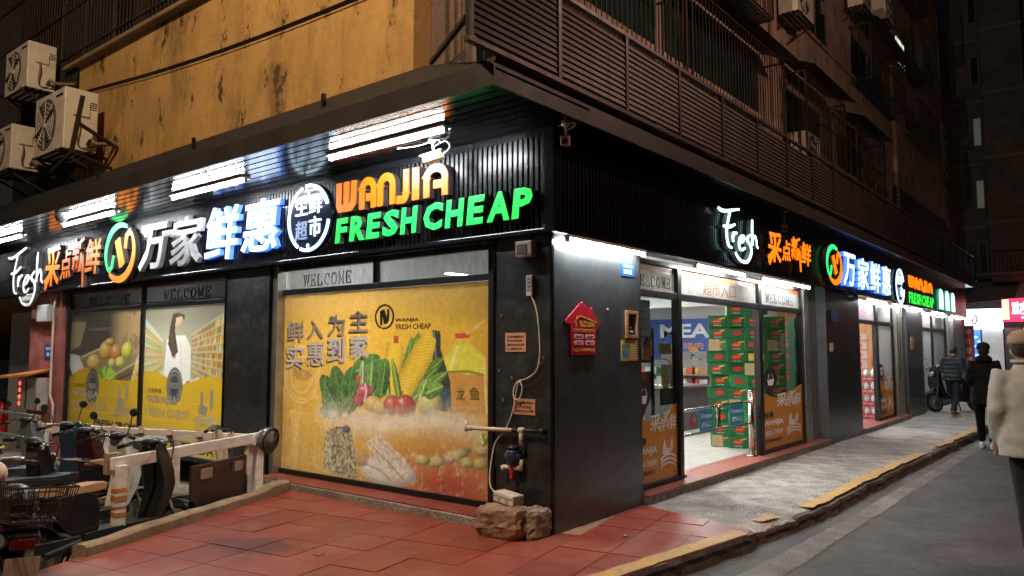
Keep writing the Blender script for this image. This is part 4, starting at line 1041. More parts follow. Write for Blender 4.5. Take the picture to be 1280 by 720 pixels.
    A.ell((-1.619, 1.021), (-1.446, 1.028), (-1.621, 1.160), (.74, .64, .22), (.9, .85, .6)); A.leaf((-1.700, 1.106), (-1.433, 1.191), .08, (.2, .38, .06)); A.leaf((-1.754, 1.079), (-1.665, 1.256), .06, (.25, .42, .1))
    # small price tags
    for p in ((-2.157, 1.690), (-2.753, 1.268)): A.poly([(p[0], p[1]), (p[0]+.07, p[1]), (p[0]+.07, p[1]-.07), (p[0], p[1]-.07)], (.45, .05, .02))
    # whitish mist band across the print
    fog = np.exp(-((A.Z-.80-.04*np.sin(A.X*3))/.135)**2)*np.clip((A.X+3.55)*2.5, 0, 1)*np.clip((-.85-A.X)*6, 0, 1); A.put(fog*(.45+.75*A.n1), (.66, .56, .44), .92)
    # net bag of grain, plate of meat, peanuts and potatoes
    A.poly([(-3.284, 0.618), (-3.067, 0.695), (-2.846, 0.689), (-2.731, 0.409), (-2.724, 0.150), (-3.007, 0.162), (-3.303, 0.203)], (.26, .23, .15), .9, var=.9); A.ell((-2.911, 0.677), (-2.837, 0.681), (-2.912, 0.721), (.12, .13, .13))
    A.ell((-2.236, 0.280), (-1.799, 0.324), (-2.239, 0.438), (.58, .50, .40), a=.95, shade=.2); A.ell((-2.236, 0.288), (-1.854, 0.326), (-2.238, 0.411), (.66, .58, .48), a=.9, shade=.15)
    A.poly([(-2.587, 0.556), (-2.343, 0.655), (-1.949, 0.424), (-1.909, 0.274), (-2.059, 0.207), (-2.336, 0.336)], (.62, .50, .38), .9, var=.25); A.stroke([(-2.524, 0.548), (-2.218, 0.374), (-2.003, 0.239)], .02, (.30, .17, .10), .7); A.stroke([(-2.382, 0.599), (-2.103, 0.463), (-1.947, 0.322)], .014, (.36, .22, .14), .6); A.stroke([(-2.623, 0.336), (-2.335, 0.284), (-2.175, 0.195)], .02, (.32, .16, .09), .7); A.ell((-2.646, 0.389), (-2.521, 0.400), (-2.648, 0.484), (.55, .30, .18), a=.7)
    for c_, r_, t_, k in (((-1.239, 0.537), (-1.041, 0.554), (-1.240, 0.597), .3), ((-0.945, 0.598), (-0.850, 0.605), (-0.945, 0.645), -.2), ((-1.513, 0.451), (-1.374, 0.464), (-1.513, 0.508), .2)): A.ell(c_, r_, t_, (.60, .44, .20), rot=k)
    for c_, r_, t_ in (((-1.106, 0.476), (-1.015, 0.485), (-1.106, 0.529)), ((-0.938, 0.480), (-0.843, 0.489), (-0.938, 0.539)), ((-1.709, 0.446), (-1.601, 0.456), (-1.710, 0.501))): A.ell(c_, r_, t_, (.56, .48, .14), (.75, .68, .4))
    A.leaf((-0.945, 0.657), (-0.851, 0.758), .05, (.30, .34, .06)); A.leaf((-0.913, 0.659), (-0.946, 0.775), .04, (.45, .40, .08))
    # round stamp, pale
    c_ = (-3.744, 1.258); A.ring(c_, .33, .014, (.74, .60, .28), .8); A.ring(c_, .29, .008, (.74, .60, .28), .7); A.ring(c_, .215, .01, (.74, .60, .28), .7)
    A.ell((-4.189, 1.153), (-4.091, 1.155), (-4.196, 1.307), (.32, .36, .05), a=.6)
    # scuffs, sheet joins
    A.put(np.clip((A.n1-.45)*3, 0, 1)*np.clip((A.n2-.3)*2, 0, 1)*np.clip(1.0-tz*1.5, 0, 1), (.62, .50, .36), .55); A.put(((vnoise(A.X.shape, 2.2, 9) > .93)).astype(float)*np.clip(1-tz*1.5, 0, 1), (.25, .15, .08), .6)
    for u in (-3.30, -2.50, -1.72): A.put(np.clip(1-np.abs(A.X-u)/.009, 0, 1), (.62, .45, .16), .5)
    A.C *= 1.0*(1+.22*(A.n2-.5)+.10*(A.n1-.5))[..., None]
    return A
BP = big_poster()
def T_(mb, s_, p, q, y, bold=.0, shear=0.): return text(mb, s_, p[0], q[0], p[1], q[1], y, y+.001, bold, shear)
lay = []
Yp = .140
mb = MB(); sh = MB()
for ch, p, q in (('鲜', (-4.045, 1.646), (-3.705, 1.890)), ('入', (-3.650, 1.672), (-3.341, 1.900)), ('为', (-3.261, 1.705), (-2.954, 1.944)), ('主', (-2.879, 1.745), (-2.549, 1.984))):
    T_(mb, ch, p, q, Yp-.006, .016); T_(sh, ch, (p[0]-.02, p[1]-.02), (q[0]-.02, q[1]-.02), Yp-.003, .02)
lay += [('headline', mb, INK_G), ('headline_shadow', sh, INK_SH)]  # first row inked grey-brown: the shade on it is put into the ink
mb = MB(); sh = MB()
for ch, p, q, b in (('实', (-4.048, 1.319), (-3.710, 1.607), .012), ('惠', (-3.639, 1.363), (-3.318, 1.642), .012), ('到', (-3.267, 1.404), (-2.947, 1.693), .03), ('家', (-2.871, 1.444), (-2.542, 1.714), .03)):
    T_(mb, ch, p, q, Yp-.006, b); T_(sh, ch, (p[0]-.02, p[1]-.02), (q[0]-.02, q[1]-.02), Yp-.003, b+.006)
lay += [('headline', mb, INK_W), ('headline_shadow', sh, INK_SH)]
mb = MB(); c_ = (-2.302, 1.899)
mb.ribbon(arc(c_[0], c_[1], .14, .125, 75, 250, 18), .022, Yp-.004, Yp-.003); mb.ribbon(arc(c_[0], c_[1], .14, .125, 258, 430, 18), .022, Yp-.004, Yp-.003); mb.prism([(c_[0]-.06, c_[1]+.07), (c_[0]+.0, c_[1]+.08), (c_[0]+.06, c_[1]-.07), (c_[0]-.0, c_[1]-.08)], Yp-.006, Yp-.005); mb.ribbon([(c_[0]-.05, c_[1]-.09), (c_[0]-.055, c_[1]+.06)], .03, Yp-.003, Yp-.002); mb.ribbon([(c_[0]+.055, c_[1]-.05), (c_[0]+.06, c_[1]+.08)], .03, Yp-.003, Yp-.002)
T_(mb, 'WANJIA', (-2.138, 1.827), (-1.779, 1.877), Yp-.004, .03); T_(mb, 'FRESH CHEAP', (-2.124, 1.760), (-1.606, 1.816), Yp-.004, .02)
lay.append(('brand_print', mb, INK_B))
mb = MB(); T_(mb, '龙', (-1.259, 1.061), (-1.144, 1.181), Yp-.004, .02); T_(mb, '鱼', (-1.081, 1.076), (-0.949, 1.195), Yp-.004, .02); lay.append(('bottle_label', mb, mat('ink_green', (.20, .22, .05), .5)))
mb = MB(); T_(mb, 'FRESH', (-3.915, 1.198), (-3.531, 1.318), Yp-.004, .02); lay.append(('stamp_text', mb, mat('ink_pale_gold', (.74, .60, .28), .5)))
art_thing('window_poster', 'large orange poster of vegetables, corn and oil bottle on the big front window', 'poster', BP, V_PR, 'F', Yp, lay)

# ---- the two posters of the left window
def wave(A, zc, col, amp=.06, ph=0.):
    m = (A.Z < zc+amp*np.sin(A.X*2.6+ph)+.03*np.sin(A.X*5)).astype(float); A.put(m, col); return m
def stamp(A, c_, r, layers_):
    A.ell(c_, (c_[0]+r*1.0, 0), (0, c_[1]+r*1.15), (.045, .06, .06), shade=0); A.ring(c_, r*.82, .02, (.45, .45, .40), .9, k=.87); A.ring(c_, r*.60, .012, (.45, .45, .40), .8, k=.87)
    mb = MB(); text(mb, 'FRESH', c_[0]-r*.52, c_[0]+r*.52, c_[1]-r*.16, c_[1]+r*.2, Yp-.004, Yp-.003, .03); layers_.append(('stamp_text', mb, INK_W))
def lower_print(A, x0, x1, layers_):
    w = x1-x0; kb = MB(); kw = MB()
    text(kb, '万家鲜惠', x0+w*.05, x0+w*.24, .915, .985, Yp-.003, Yp-.002); text(kw, 'WANJIA', x0+w*.04, x0+w*.45, .73, .88, Yp-.003, Yp-.002, .03); text(kw, 'FRESH CHEAP', x0+w*.04, x0+w*.60, .58, .70, Yp-.003, Yp-.002, .01)
    text(kb, 'FRESH FROM', x0+w*.40, x0+w*.98, .32, .43, Yp-.003, Yp-.002, .03); text(kb, 'EVERYDAY', x0+w*.40, x0+w*.98, .13, .27, Yp-.003, Yp-.002, .03)
    cx = x0+w*.80
    kw.prism([(cx-.22, .70), (cx-.02, .66), (cx+.05, .76), (cx-.08, .80), (cx-.10, .98), (cx-.15, .98), (cx-.16, .80)], Yp-.003, Yp-.002); kw.prism([(cx+.10, .72), (cx+.16, .80), (cx+.17, .98), (cx+.12, 1.04), (cx+.08, .95)], Yp-.003, Yp-.002)
    for k in range(3): kw.ribbon(arc(cx, .50-k*.05, .34-.04*k, .16, 150, 30, 8), .028, Yp-.003, Yp-.002)
    layers_ += [('small_print', kb, INK_B), ('white_print', kw, INK_W)]
def crate_poster():
    A = Art(-10.36, -7.76, .10, 2.16, .016); Ls = []
    A.C[:] = (.045, .042, .038); A.put(np.clip((A.X+8.9)*2.2, 0, 1)*np.clip((A.Z-1.2)*3, 0, 1), (.26, .18, .09)); A.put((A.n1 > .6)*np.clip((A.X+8.7)*2, 0, 1), (.12, .08, .04), .7)
    A.poly([(-10.366, 2.027), (-9.740, 2.013), (-9.975, 1.611), (-10.374, 1.509)], (.22, .17, .10)); A.poly([(-10.414, 1.491), (-9.956, 1.442), (-9.616, 1.212), (-9.349, 0.858), (-9.885, 0.789), (-10.392, 1.302)], (.50, .50, .46), var=.2)
    A.poly([(-9.953, 1.408), (-9.197, 1.576), (-7.860, 1.377), (-7.913, 1.240), (-8.841, 0.939), (-9.602, 1.080)], (.14, .12, .06)); A.poly([(-9.142, 1.026), (-7.858, 1.362), (-8.017, 0.934), (-8.406, 0.782), (-9.047, 0.820)], (.11, .075, .035), var=.4); A.stroke([(-9.132, 0.930), (-7.943, 1.209)], .03, (.03, .022, .012)); A.stroke([(-9.875, 1.426), (-9.159, 1.569)], .035, (.34, .30, .18)); A.stroke([(-9.103, 1.011), (-7.860, 1.377)], .03, (.32, .25, .13))
    for c_, r_, t_, k in (((-9.399, 1.346), (-9.137, 1.349), (-9.413, 1.478), (.60, .36, .10)), ((-8.971, 1.527), (-8.720, 1.528), (-8.987, 1.689), (.58, .34, .08)), ((-8.611, 1.496), (-8.403, 1.497), (-8.625, 1.639), (.50, .20, .06)), ((-8.236, 1.528), (-8.036, 1.529), (-8.249, 1.668), (.45, .48, .06)), ((-8.459, 1.356), (-8.288, 1.358), (-8.468, 1.450), (.56, .52, .10)), ((-8.737, 1.337), (-8.596, 1.339), (-8.745, 1.417), (.52, .48, .14)), ((-8.841, 1.672), (-8.663, 1.670), (-8.847, 1.736), (.5, .28, .08))): A.ell(c_, r_, t_, k, (.8, .7, .5))
    for p, q in (((-8.998, 1.062), (-9.235, 1.218)), ((-8.926, 1.064), (-9.021, 1.286)), ((-8.854, 1.065), (-8.730, 1.258)), ((-8.924, 1.048), (-8.580, 1.166)), ((-9.035, 1.061), (-9.300, 1.119))): A.leaf(p, q, .12, (.25, .45, .05))
    A.poly([(-7.869, 1.483), (-7.706, 1.454), (-7.661, 0.916), (-8.138, 0.808), (-8.063, 1.085)], (.52, .46, .22), var=.5); A.ell((-7.898, 1.074), (-7.738, 1.078), (-7.908, 1.180), (.62, .30, .05)); A.ell((-7.848, 1.241), (-7.733, 1.243), (-7.856, 1.332), (.66, .40, .1))
    A.C *= 2.3
    wave(A, 1.13, (.82, .52, .02), .09, 1.6); A.put((A.Z < .47).astype(float), (.70, .50, .03)); c_ = (-9.419, 0.947); stamp(A, c_, .25, Ls); lower_print(A, -10.30, -7.8, Ls)
    mb = MB(); text(mb, 'SUPERMARKET', *((-9.687, 1.878)[0], (-8.788, 1.863)[0]), (-9.684, 1.858)[1], (-9.690, 1.911)[1], Yp-.003, Yp-.002, .01); Ls.append(('white_print', mb, INK_G))
    return A, Ls
def l2(a, b, t): return (a[0]+(b[0]-a[0])*t, a[1]+(b[1]-a[1])*t)
def aisle_poster():
    A = Art(-7.66, -5.36, .10, 2.16, .016); Ls = []
    A.C[:] = (.30, .31, .22); A.put(np.clip((A.Z-1.7)*3, 0, 1), (.17, .16, .12), .8)
    # shelves receding on the right, a lower run on the left
    vp = (-6.552, 1.573)
    for k in range(9):
        a = l2((-5.361, 2.072), (-5.300, 0.983), k/8); b = l2((-6.300, 1.753), (-6.267, 1.265), k/8); A.stroke([a, b], .02, (.36, .36, .28)); a2 = l2((-5.355, 1.966), (-5.294, 0.880), k/8); b2 = l2((-6.297, 1.706), (-6.264, 1.218), k/8)
        A.poly([(a[0], a[1]-.02), (b[0], b[1]-.02), b2, a2], (.30, .24, .09), 1, var=.2)
        for j in range(30):
            t = j/30; x = b[0]+(a[0]-b[0])*t; z = b[1]+(a[1]-b[1])*t; h = (.05+.09*t)
            A.ell((x, z-h), (x+.012+.022*t, 0), (0, z-h*.12), random.choice([(.45, .30, .05), (.35, .08, .03), (.50, .44, .20), (.14, .20, .05), (.42, .20, .05)]), shade=.3)
    A.poly([(-7.724, 2.058), (-7.109, 1.690), (-7.073, 1.225), (-7.687, 0.856)], (.42, .42, .33)); 
    for k in range(7): A.stroke([l2((-7.724, 1.906), (-7.646, 0.970), k/6), l2((-7.122, 1.632), (-7.093, 1.248), k/6)], .03, (.30, .26, .08)); A.stroke([l2((-7.680, 1.830), (-7.605, 0.933), k/6), l2((-7.132, 1.597), (-7.103, 1.231), k/6)], .05, random.choice([(.40, .34, .05), (.22, .30, .06), (.42, .25, .05)]), .7)
    A.poly([(-7.341, 1.191), (-7.046, 1.255), (-7.047, 0.880), (-7.593, 0.859)], (.42, .50, .42))
    # shopper in white with long dark hair
    A.poly([(-6.990, 1.689), (-6.821, 1.759), (-6.453, 1.741), (-6.304, 1.572), (-6.298, 1.074), (-7.022, 0.939), (-7.041, 1.342)], (.60, .59, .52), var=.1); A.ell((-6.664, 1.957), (-6.534, 1.954), (-6.671, 2.063), (.46, .33, .22), shade=.2)
    A.poly([(-6.843, 2.062), (-6.701, 2.081), (-6.501, 2.038), (-6.512, 1.953), (-6.584, 2.026), (-6.752, 2.002), (-6.769, 1.830), (-6.661, 1.516), (-6.797, 1.430), (-6.957, 1.631), (-6.915, 1.862)], (.045, .03, .022)); A.stroke([(-6.880, 1.775), (-6.741, 1.445)], .05, (.09, .06, .04), .7); A.stroke([(-6.605, 1.680), (-6.530, 1.095)], .012, (.38, .37, .33))
    A.poly([(-6.354, 1.100), (-6.091, 1.175), (-5.721, 1.037), (-5.759, 0.836), (-6.176, 0.859)], (.55, .54, .48), var=.3); A.ell((-6.068, 0.985), (-5.932, 0.990), (-6.073, 1.067), (.22, .40, .05), (.6, .7, .4)); A.ell((-6.352, 1.072), (-6.276, 1.075), (-6.355, 1.122), (.5, .12, .05))
    A.C *= 1.8
    wave(A, 1.16, (.82, .52, .02), .07, 2.6); A.put((A.Z < .47).astype(float), (.70, .50, .03)); c_ = (-6.728, 1.034); stamp(A, c_, .23, Ls); lower_print(A, -7.62, -5.4, Ls)
    return A, Ls
A_, L_s = crate_poster(); art_thing('window_poster', 'poster of a wooden fruit crate above a yellow wave, left window', 'poster', A_, V_PR, 'F', Yp, L_s)
A_, L_s = aisle_poster(); art_thing('window_poster', 'poster of a shopper in a supermarket aisle above a yellow wave', 'poster', A_, V_PR, 'F', Yp, L_s)

# ================================================================== window frames and panes
P_CLEAR = glass('clear_glass'); P_HAZE = glass('dusty_glass', (.6, .62, .64), .48, (.66, .68, .68)); P_FILM = glass('frosted_film', (.5, .5, .5), .78, (.55, .54, .50))
P_FILMG = glass('grey_film', (.35, .36, .38), .62, (.20, .20, .21)); P_OVER = glass('poster_glass', (.97, .97, .97))
SERIF = {'W': [[(0, 1), (.25, 0), (.5, .9), (.75, 0), (1, 1)], [(-.12, 1), (.14, 1)], [(.36, .98), (.62, .98)], [(.86, 1), (1.12, 1)]], 'E': [[(.15, 0), (.15, 1)], [(0, 1), (.9, 1), (.9, .75)], [(0, 0), (.92, 0), (.92, .28)], [(.15, .52), (.6, .52)], [(.6, .36), (.6, .68)]],
         'L': [[(.15, 0), (.15, 1)], [(0, 1), (.42, 1)], [(0, 0), (.9, 0), (.9, .32)]], 'C': [arc(.5, .5, .45, .5, 50, 310, 12), [(.84, .62), (.84, 1)]], 'O': [arc(.5, .5, .46, .5, 0, 360, 16)], 'M': [[(.1, 0), (.1, 1), (.5, .2), (.9, 1), (.9, 0)], [(-.06, 0), (.28, 0)], [(.72, 0), (1.06, 0)], [(-.06, 1), (.14, 1)], [(.86, 1), (1.06, 1)]]}
def welcome(mb, u0, u1, z0, z1, y):
    n = 7; p = (u1-u0)/n
    for i, ch in enumerate('WELCOME'):
        for S_ in SERIF[ch]:
            mb.ribbon([(u0+p*(i+.10)+a*p*.72, z0+b*(z1-z0)) for a, b in S_], p*(.12 if len(S_) > 2 or abs(S_[0][0]-S_[-1][0]) < .02 else .08), y, y+.001)
    return mb
def shop_window(label, frame, posts, rails, panes, depth=(.10, .19), film=None, extra=None, cat='shop window'):
    t = T('shop_window', label, cat, frame=frame); y0, y1 = depth
    for (u0, u1, z0, z1) in posts: mb = MB(); mb.box(u0, u1, y0, y1, z0, z1); t.part('mullion', mb, M_FRAME, bevel=.004)
    for (u0, u1, z0, z1) in rails: mb = MB(); mb.box(u0, u1, y0+.004, y1-.004, z0, z1); t.part('rail', mb, M_FRAME, bevel=.004)
    for (u0, u1, z0, z1, m) in panes: mb = MB(); mb.box(u0, u1, .131 if m is P_OVER else .146, .135 if m is P_OVER else .152, z0, z1); t.part('pane', mb, m)
    if extra: extra(t)
    return t.done()
def ex_a(t):
    mb = MB(); welcome(mb, -3.75, -2.85, 2.30, 2.43, .143); t.part('faded_lettering', mb, mat('faded_print', (.16, .16, .16), .6))
shop_window('large front window with frosted transoms above the vegetable poster', 'F', [(-4.26, -4.19, .09, 2.56), (-.82, -.666, .09, 2.56), (-2.46, -2.40, 2.27, 2.50)], [(-4.19, -.82, .09, .145), (-4.19, -.82, 2.205, 2.27), (-4.19, -.82, 2.50, 2.56)],
            [(-4.19, -2.46, 2.27, 2.50, P_HAZE), (-2.40, -.82, 2.27, 2.50, P_HAZE), (-4.185, -.825, .15, 2.20, P_OVER)], extra=ex_a)
def ex_b(t):
    for a, b in ((-9.7, -8.2), (-7.15, -5.8)):
        mb = MB(); welcome(mb, a, b, 2.28, 2.41, .143); t.part('lettering', mb, mat('dark_print', (.03, .03, .035), .6))
    mb = MB(); mb.box(-10.36, -7.76, .144, .1455, 2.475, 2.50); mb.box(-7.66, -5.4, .144, .1455, 2.475, 2.50); mb.box(-10.36, -7.76, .144, .1455, 2.235, 2.262); mb.box(-7.66, -5.4, .144, .1455, 2.235, 2.262); t.part('film_strip', mb, mat('pink_strip', (.42, .20, .14), .6))
shop_window('wide left front window with WELCOME transoms and two posters', 'F', [(-10.46, -10.37, .03, 2.56), (-7.75, -7.67, .03, 2.56), (-5.35, -5.19, .03, 2.56)], [(-10.37, -7.75, .03, .095), (-7.67, -5.35, .03, .095), (-10.37, -7.75, 2.165, 2.23), (-7.67, -5.35, 2.165, 2.23), (-10.37, -5.35, 2.505, 2.56)],
            [(-10.37, -7.75, 2.23, 2.505, P_FILMG), (-7.67, -5.35, 2.23, 2.505, P_FILMG), (-10.365, -7.755, .10, 2.16, P_OVER), (-7.665, -5.355, .10, 2.16, P_OVER)], extra=ex_b)

# side entrance
O_OR = mat('vinyl_orange', (.62, .27, .035), .4, var=.08); O_TOP = mat('vinyl_orange_strip', (.62, .22, .05), .5)
F_WEL = mat('grey_lettering', (.10, .10, .11), .5); F_GOLD = mat('gold_lettering', (.26, .10, .03), .5)
def ex_s(t):
    mb = MB(); welcome(mb, 1.66, 2.50, 2.235, 2.345, .142); t.part('lettering', mb, F_WEL)
    mb = MB(); welcome(mb, 5.42, 6.62, 2.235, 2.355, .142); t.part('lettering', mb, F_WEL)
    mb = MB(); text(mb, '超市入口', 3.35, 4.35, 2.215, 2.40, .142, .143, .005); t.part('lettering', mb, F_GOLD)
    for a, b in ((1.62, 2.58), (2.68, 5.05), (5.17, 6.86)):
        mb = MB(); mb.box(a, b, .1440, .1452, 2.405, 2.46); t.part('film_strip', mb, O_TOP)
        mb = MB(); mb.box(b-(b-a)*.3, b-.02, .1425, .1435, 2.415, 2.455); mb.ell((a+(b-a)*.12, .143, 2.432), (.02, .0008, .02), 10); t.part('strip_print', mb, mat('red_strip', (.5, .05, .03), .5))
shop_window('supermarket entrance frame with WELCOME transoms on the side street', 'S', [(1.545, 1.61, .10, 2.52), (2.585, 2.675, .10, 2.52), (5.055, 5.165, .10, 2.52), (6.865, 6.93, .10, 2.52)],
            [(1.61, 2.585, .10, .155), (5.165, 6.865, .10, .155), (1.61, 2.585, 2.115, 2.19), (2.675, 5.055, 2.115, 2.19), (5.165, 6.865, 2.115, 2.19), (1.61, 6.865, 2.47, 2.52)],
            [(1.61, 2.585, 2.19, 2.47, P_FILM), (2.675, 5.055, 2.19, 2.47, P_FILM), (5.165, 6.865, 2.19, 2.47, P_FILM), (1.61, 2.585, .155, 2.115, P_CLEAR), (5.165, 6.865, .155, 2.115, P_CLEAR)], extra=ex_s, cat='shop entrance')
def orange_vinyl(label, u0, u1, z0, zt, full=True, sc=1.):
    """orange wave vinyl on the glass with brush slogan, basket bubble and small print"""
    t = T('window_vinyl', label, 'window sticker', frame='S'); w = u1-u0; y = .139
    n = 24; P = [(u0, z0), (u1, z0)] + [(u1-w*k/n, zt+.10*math.cos(math.pi*1.25*k/n+.9)-.03) for k in range(n+1)]
    mb = MB(); mb.prism(P, y, y+.002); t.part('vinyl_sheet', mb, O_OR)
    H = zt-z0
    mb = MB(); k = u0+w*.20; zc = zt+.16; mb.prism(arc(k, zc, w*.16, .15, -60, 240, 18) + [(k-w*.02, zc-.26)], y-.004, y-.003); bub = t.part('basket_bubble', mb, INK_B)
    mb = MB(); mb.prism([(k-w*.07, zc-.02), (k+w*.09, zc-.01), (k+w*.06, zc-.10), (k-w*.05, zc-.10)], y-.006, y-.0055); mb.ribbon([(k-w*.05, zc), (k-w*.02, zc+.06)], .012, y-.006, y-.0055); mb.ribbon([(k+w*.07, zc), (k+w*.04, zc+.06)], .012, y-.006, y-.0055); t.part('basket_icon', mb, INK_W, parent=bub)
    mb = MB(); text(mb, '采', u0+w*.34, u0+w*.58, z0+H*.68, z0+H*.92, y-.004, y-.003, .02, .1); text(mb, '点', u0+w*.54, u0+w*.68, z0+H*.66, z0+H*.85, y-.004, y-.003, .02, .1); text(mb, '新', u0+w*.66, u0+w*.82, z0+H*.70, z0+H*.95, y-.004, y-.003, .02, .1); text(mb, '鲜', u0+w*.80, u0+w*.97, z0+H*.66, z0+H*.90, y-.004, y-.003, .02, .1); t.part('slogan', mb, INK_W)
    mb = MB(); text(mb, '鲜惠', u0+w*.04, u0+w*.26, z0+H*.52, z0+H*.62, y-.004, y-.003, .01); t.part('shop_name', mb, INK_B); mb = MB(); text(mb, 'SUPERMARKET', u0+w*.02, u0+w*.46, z0+H*.10, z0+H*.16, y-.004, y-.003, .02); t.part('small_print', mb, INK_B)
    mb = MB(); text(mb, 'WANJIA', u0+w*.02, u0+w*.50, z0+H*.36, z0+H*.48, y-.004, y-.003, .04); t.part('brand_word', mb, INK_W); mb = MB(); text(mb, 'FRESH CHEAP', u0+w*.02, u0+w*.48, z0+H*.22, z0+H*.30, y-.004, y-.003, .02); t.part('brand_word', mb, INK_W); mb = MB()
    cx = u0+w*.76; cz = z0+H*.34
    mb.prism([(cx-w*.13, cz), (cx+w*.02, cz-.03), (cx+w*.05, cz+.05), (cx-w*.04, cz+.06), (cx-w*.07, cz+.16), (cx-w*.11, cz+.12)], y-.004, y-.003); mb.prism([(cx+w*.07, cz), (cx+w*.12, cz+.07), (cx+w*.10, cz+.17), (cx+w*.05, cz+.08)], y-.004, y-.003)
    for q in range(3): mb.ribbon(arc(cx, cz-.10-q*.045, w*.2, .09, 155, 25, 8), .022, y-.004, y-.003)
    t.part('field_icon', mb, INK_W); return t.done()
orange_vinyl('orange wave sticker with basket bubble left of the entrance doorway', 1.612, 2.583, .157, .92)
orange_vinyl('orange wave sticker with basket bubble right of the entrance doorway', 5.168, 6.862, .157, .98)

# second doorway and far window
def ex_d2(t):
    mb = MB(); text(mb, '鲜', 10.5, 10.9, 2.22, 2.42, .142, .143, .01); t.part('lettering', mb, mat('magenta_print', (.6, .05, .18), .5))
    mb = MB(); mb.prism(arc(10.85, 2.31, .22, .10, 0, 360, 20)[:-1], .1425, .1435); t.part('round_print', mb, mat('pink_print', (.65, .12, .22), .5))
shop_window('second doorway frame with white transoms beyond the black pillar', 'S', [(9.75, 9.83, .08, 2.52), (11.52, 11.68, .08, 2.52), (12.97, 13.05, .08, 2.52)], [(11.68, 12.97, .08, .14), (9.83, 11.52, 2.06, 2.14), (11.68, 12.97, 2.06, 2.14), (9.83, 12.97, 2.46, 2.52)],
            [(9.83, 11.52, 2.14, 2.46, P_FILM), (11.68, 12.97, 2.14, 2.46, P_FILM), (11.68, 12.97, .14, 2.06, P_HAZE)], extra=ex_d2, cat='shop entrance')
orange_vinyl('orange wave sticker on the glass beside the second doorway', 11.69, 12.96, .142, .95)
shop_window('far side window behind the parked motorbike', 'S', [(15.6, 15.7, .05, 2.52), (17.45, 17.57, .05, 2.52), (19.45, 19.56, .05, 2.52)], [(15.7, 19.45, .05, .14), (15.7, 17.45, 2.04, 2.12), (17.57, 19.45, 2.04, 2.12), (15.7, 19.45, 2.46, 2.52)],
            [(15.7, 17.45, 2.12, 2.46, P_FILM), (17.57, 19.45, 2.12, 2.46, P_FILM), (15.7, 17.45, .14, 2.04, P_HAZE), (17.57, 19.45, .14, 2.04, P_HAZE)])
# door steps
M_GRAN = mat('red_granite_step', (.30, .10, .07), .3, var=.3, scale=14, dirt=.3, dcol=(.30, .24, .2))
for lab, a, b in (('red granite doorstep of the supermarket entrance', 1.545, 7.66), ('red granite doorstep of the second doorway', 9.76, 13.8)):
    s_ = T('door_step', lab, 'doorstep', frame='S'); mb = MB(); mb.box(a, b, -.04, .40, -.05, .07); s_.part('riser_block', mb, M_CONC2, bevel=.01)
    u = a
    while u < b-.05: v = min(b, u+.8); mb = MB(); mb.box(u+.002, v-.002, -.055, .39, .071, .099); s_.part('step_slab', mb, M_GRAN, bevel=.004); u = v
    s_.done()


# ================================================================== shop interior
M_INW = mat('shop_white_wall', (.68, .68, .66), .7, var=.05); M_CEIL = mat('shop_ceiling', (.62, .62, .62), .7, var=.05)
fl = T('shop_floor', kind='structure', base=(0, 0, 0))
mb = MB(); mb.box(-10.3, -.20, .22, 20.3, .0, .086); fl.part('floor_bed', mb, mat('grout', (.22, .22, .21), .8))
tm = MB(); tm.box(-.297, .297, -.297, .297, 0, .012); tme = tm.mesh('floor_tile', M_TILEW)
for i in range(9):
    for j in range(18): fl.inst('floor_tile', tme, (-.52-.6*i-.0, 1.2+.6*j, .0865))
fl.done()
mb = MB(); mb.box(-5.6, -.16, 12.0, 20.3, .0861, .095); solo('side_room_floor', mb, mat('side_room_tile', (.42, .34, .30), .25), kind='structure')
mb = MB(); mb.box(-10.3, -.20, .22, 20.3, 2.80, 2.85); solo('shop_ceiling', mb, M_CEIL, kind='structure')
mb = MB(); mb.box(-10.35, -10.2, .22, 20.3, .05, 2.8); solo('shop_wall_left', mb, M_INW, kind='structure')
mb = MB(); mb.box(-10.2, -3.2, 14.6, 14.75, .09, 2.8); solo('shop_wall_back', mb, M_INW, kind='structure')
mb = MB(); mb.box(-3.05, -2.9, 11.4, 14.6, .1, 2.8); solo('shop_partition', mb, M_INW, kind='structure')
mb = MB(); mb.box(-10.2, -.2, 20.2, 20.35, .09, 2.8); solo('shop_wall_far', mb, M_INW, kind='structure')
# wood panelled partition seen through the second doorway: separate boards
wp = T('wood_partition', 'honey coloured timber partition inside the second doorway', 'partition')
bm_ = [mat('honey_board_%d' % k, c_, .45, var=.2, scale=5, stretch=(6, 6, .6)) for k, c_ in enumerate([(.50, .23, .08), (.44, .19, .065), (.55, .27, .10)])]
for k in range(12): mb = MB(); mb.box(-2.85+.225*k+.004, -2.85+.225*(k+1)-.004, 13.55, 13.58, .1, 2.78); wp.part('board', mb, bm_[k % 3])
wp.done()
# blue MEAT board on the back wall
t = T('meat_board', 'blue wall board with white MEAT lettering at the back of the shop', 'wall sign')
mb = MB(); mb.box(-7.2, -4.35, 14.52, 14.58, .35, 2.42); t.part('board', mb, mat('meat_blue', (.02, .06, .22), .4, emit=(.02, .07, .3), es=.15))
mb = MB(); text(mb, 'MEAT', -6.6, -4.62, 1.88, 2.28, 14.505, 14.515, .03); t.part('lettering', mb, mat('meat_white', (.8, .8, .8), .5)); mb = MB(); text(mb, '严保证 产', -6.4, -4.5, 1.18, 1.36, 14.505, 14.515, .005); t.part('lettering', mb, mat('meat_white', (.8, .8, .8), .5))
mb = MB(); text(mb, '牛肉 猪肉 鲜肉', -6.6, -4.55, 1.55, 1.76, 14.505, 14.515, .005); mb.prism([(-5.75, 1.42), (-5.35, 1.42), (-5.48, 1.62), (-5.62, 1.62)], 14.500, 14.505); t.part('orange_lettering', mb, mat('meat_orange', (.7, .32, .08), .5))
mb = MB()
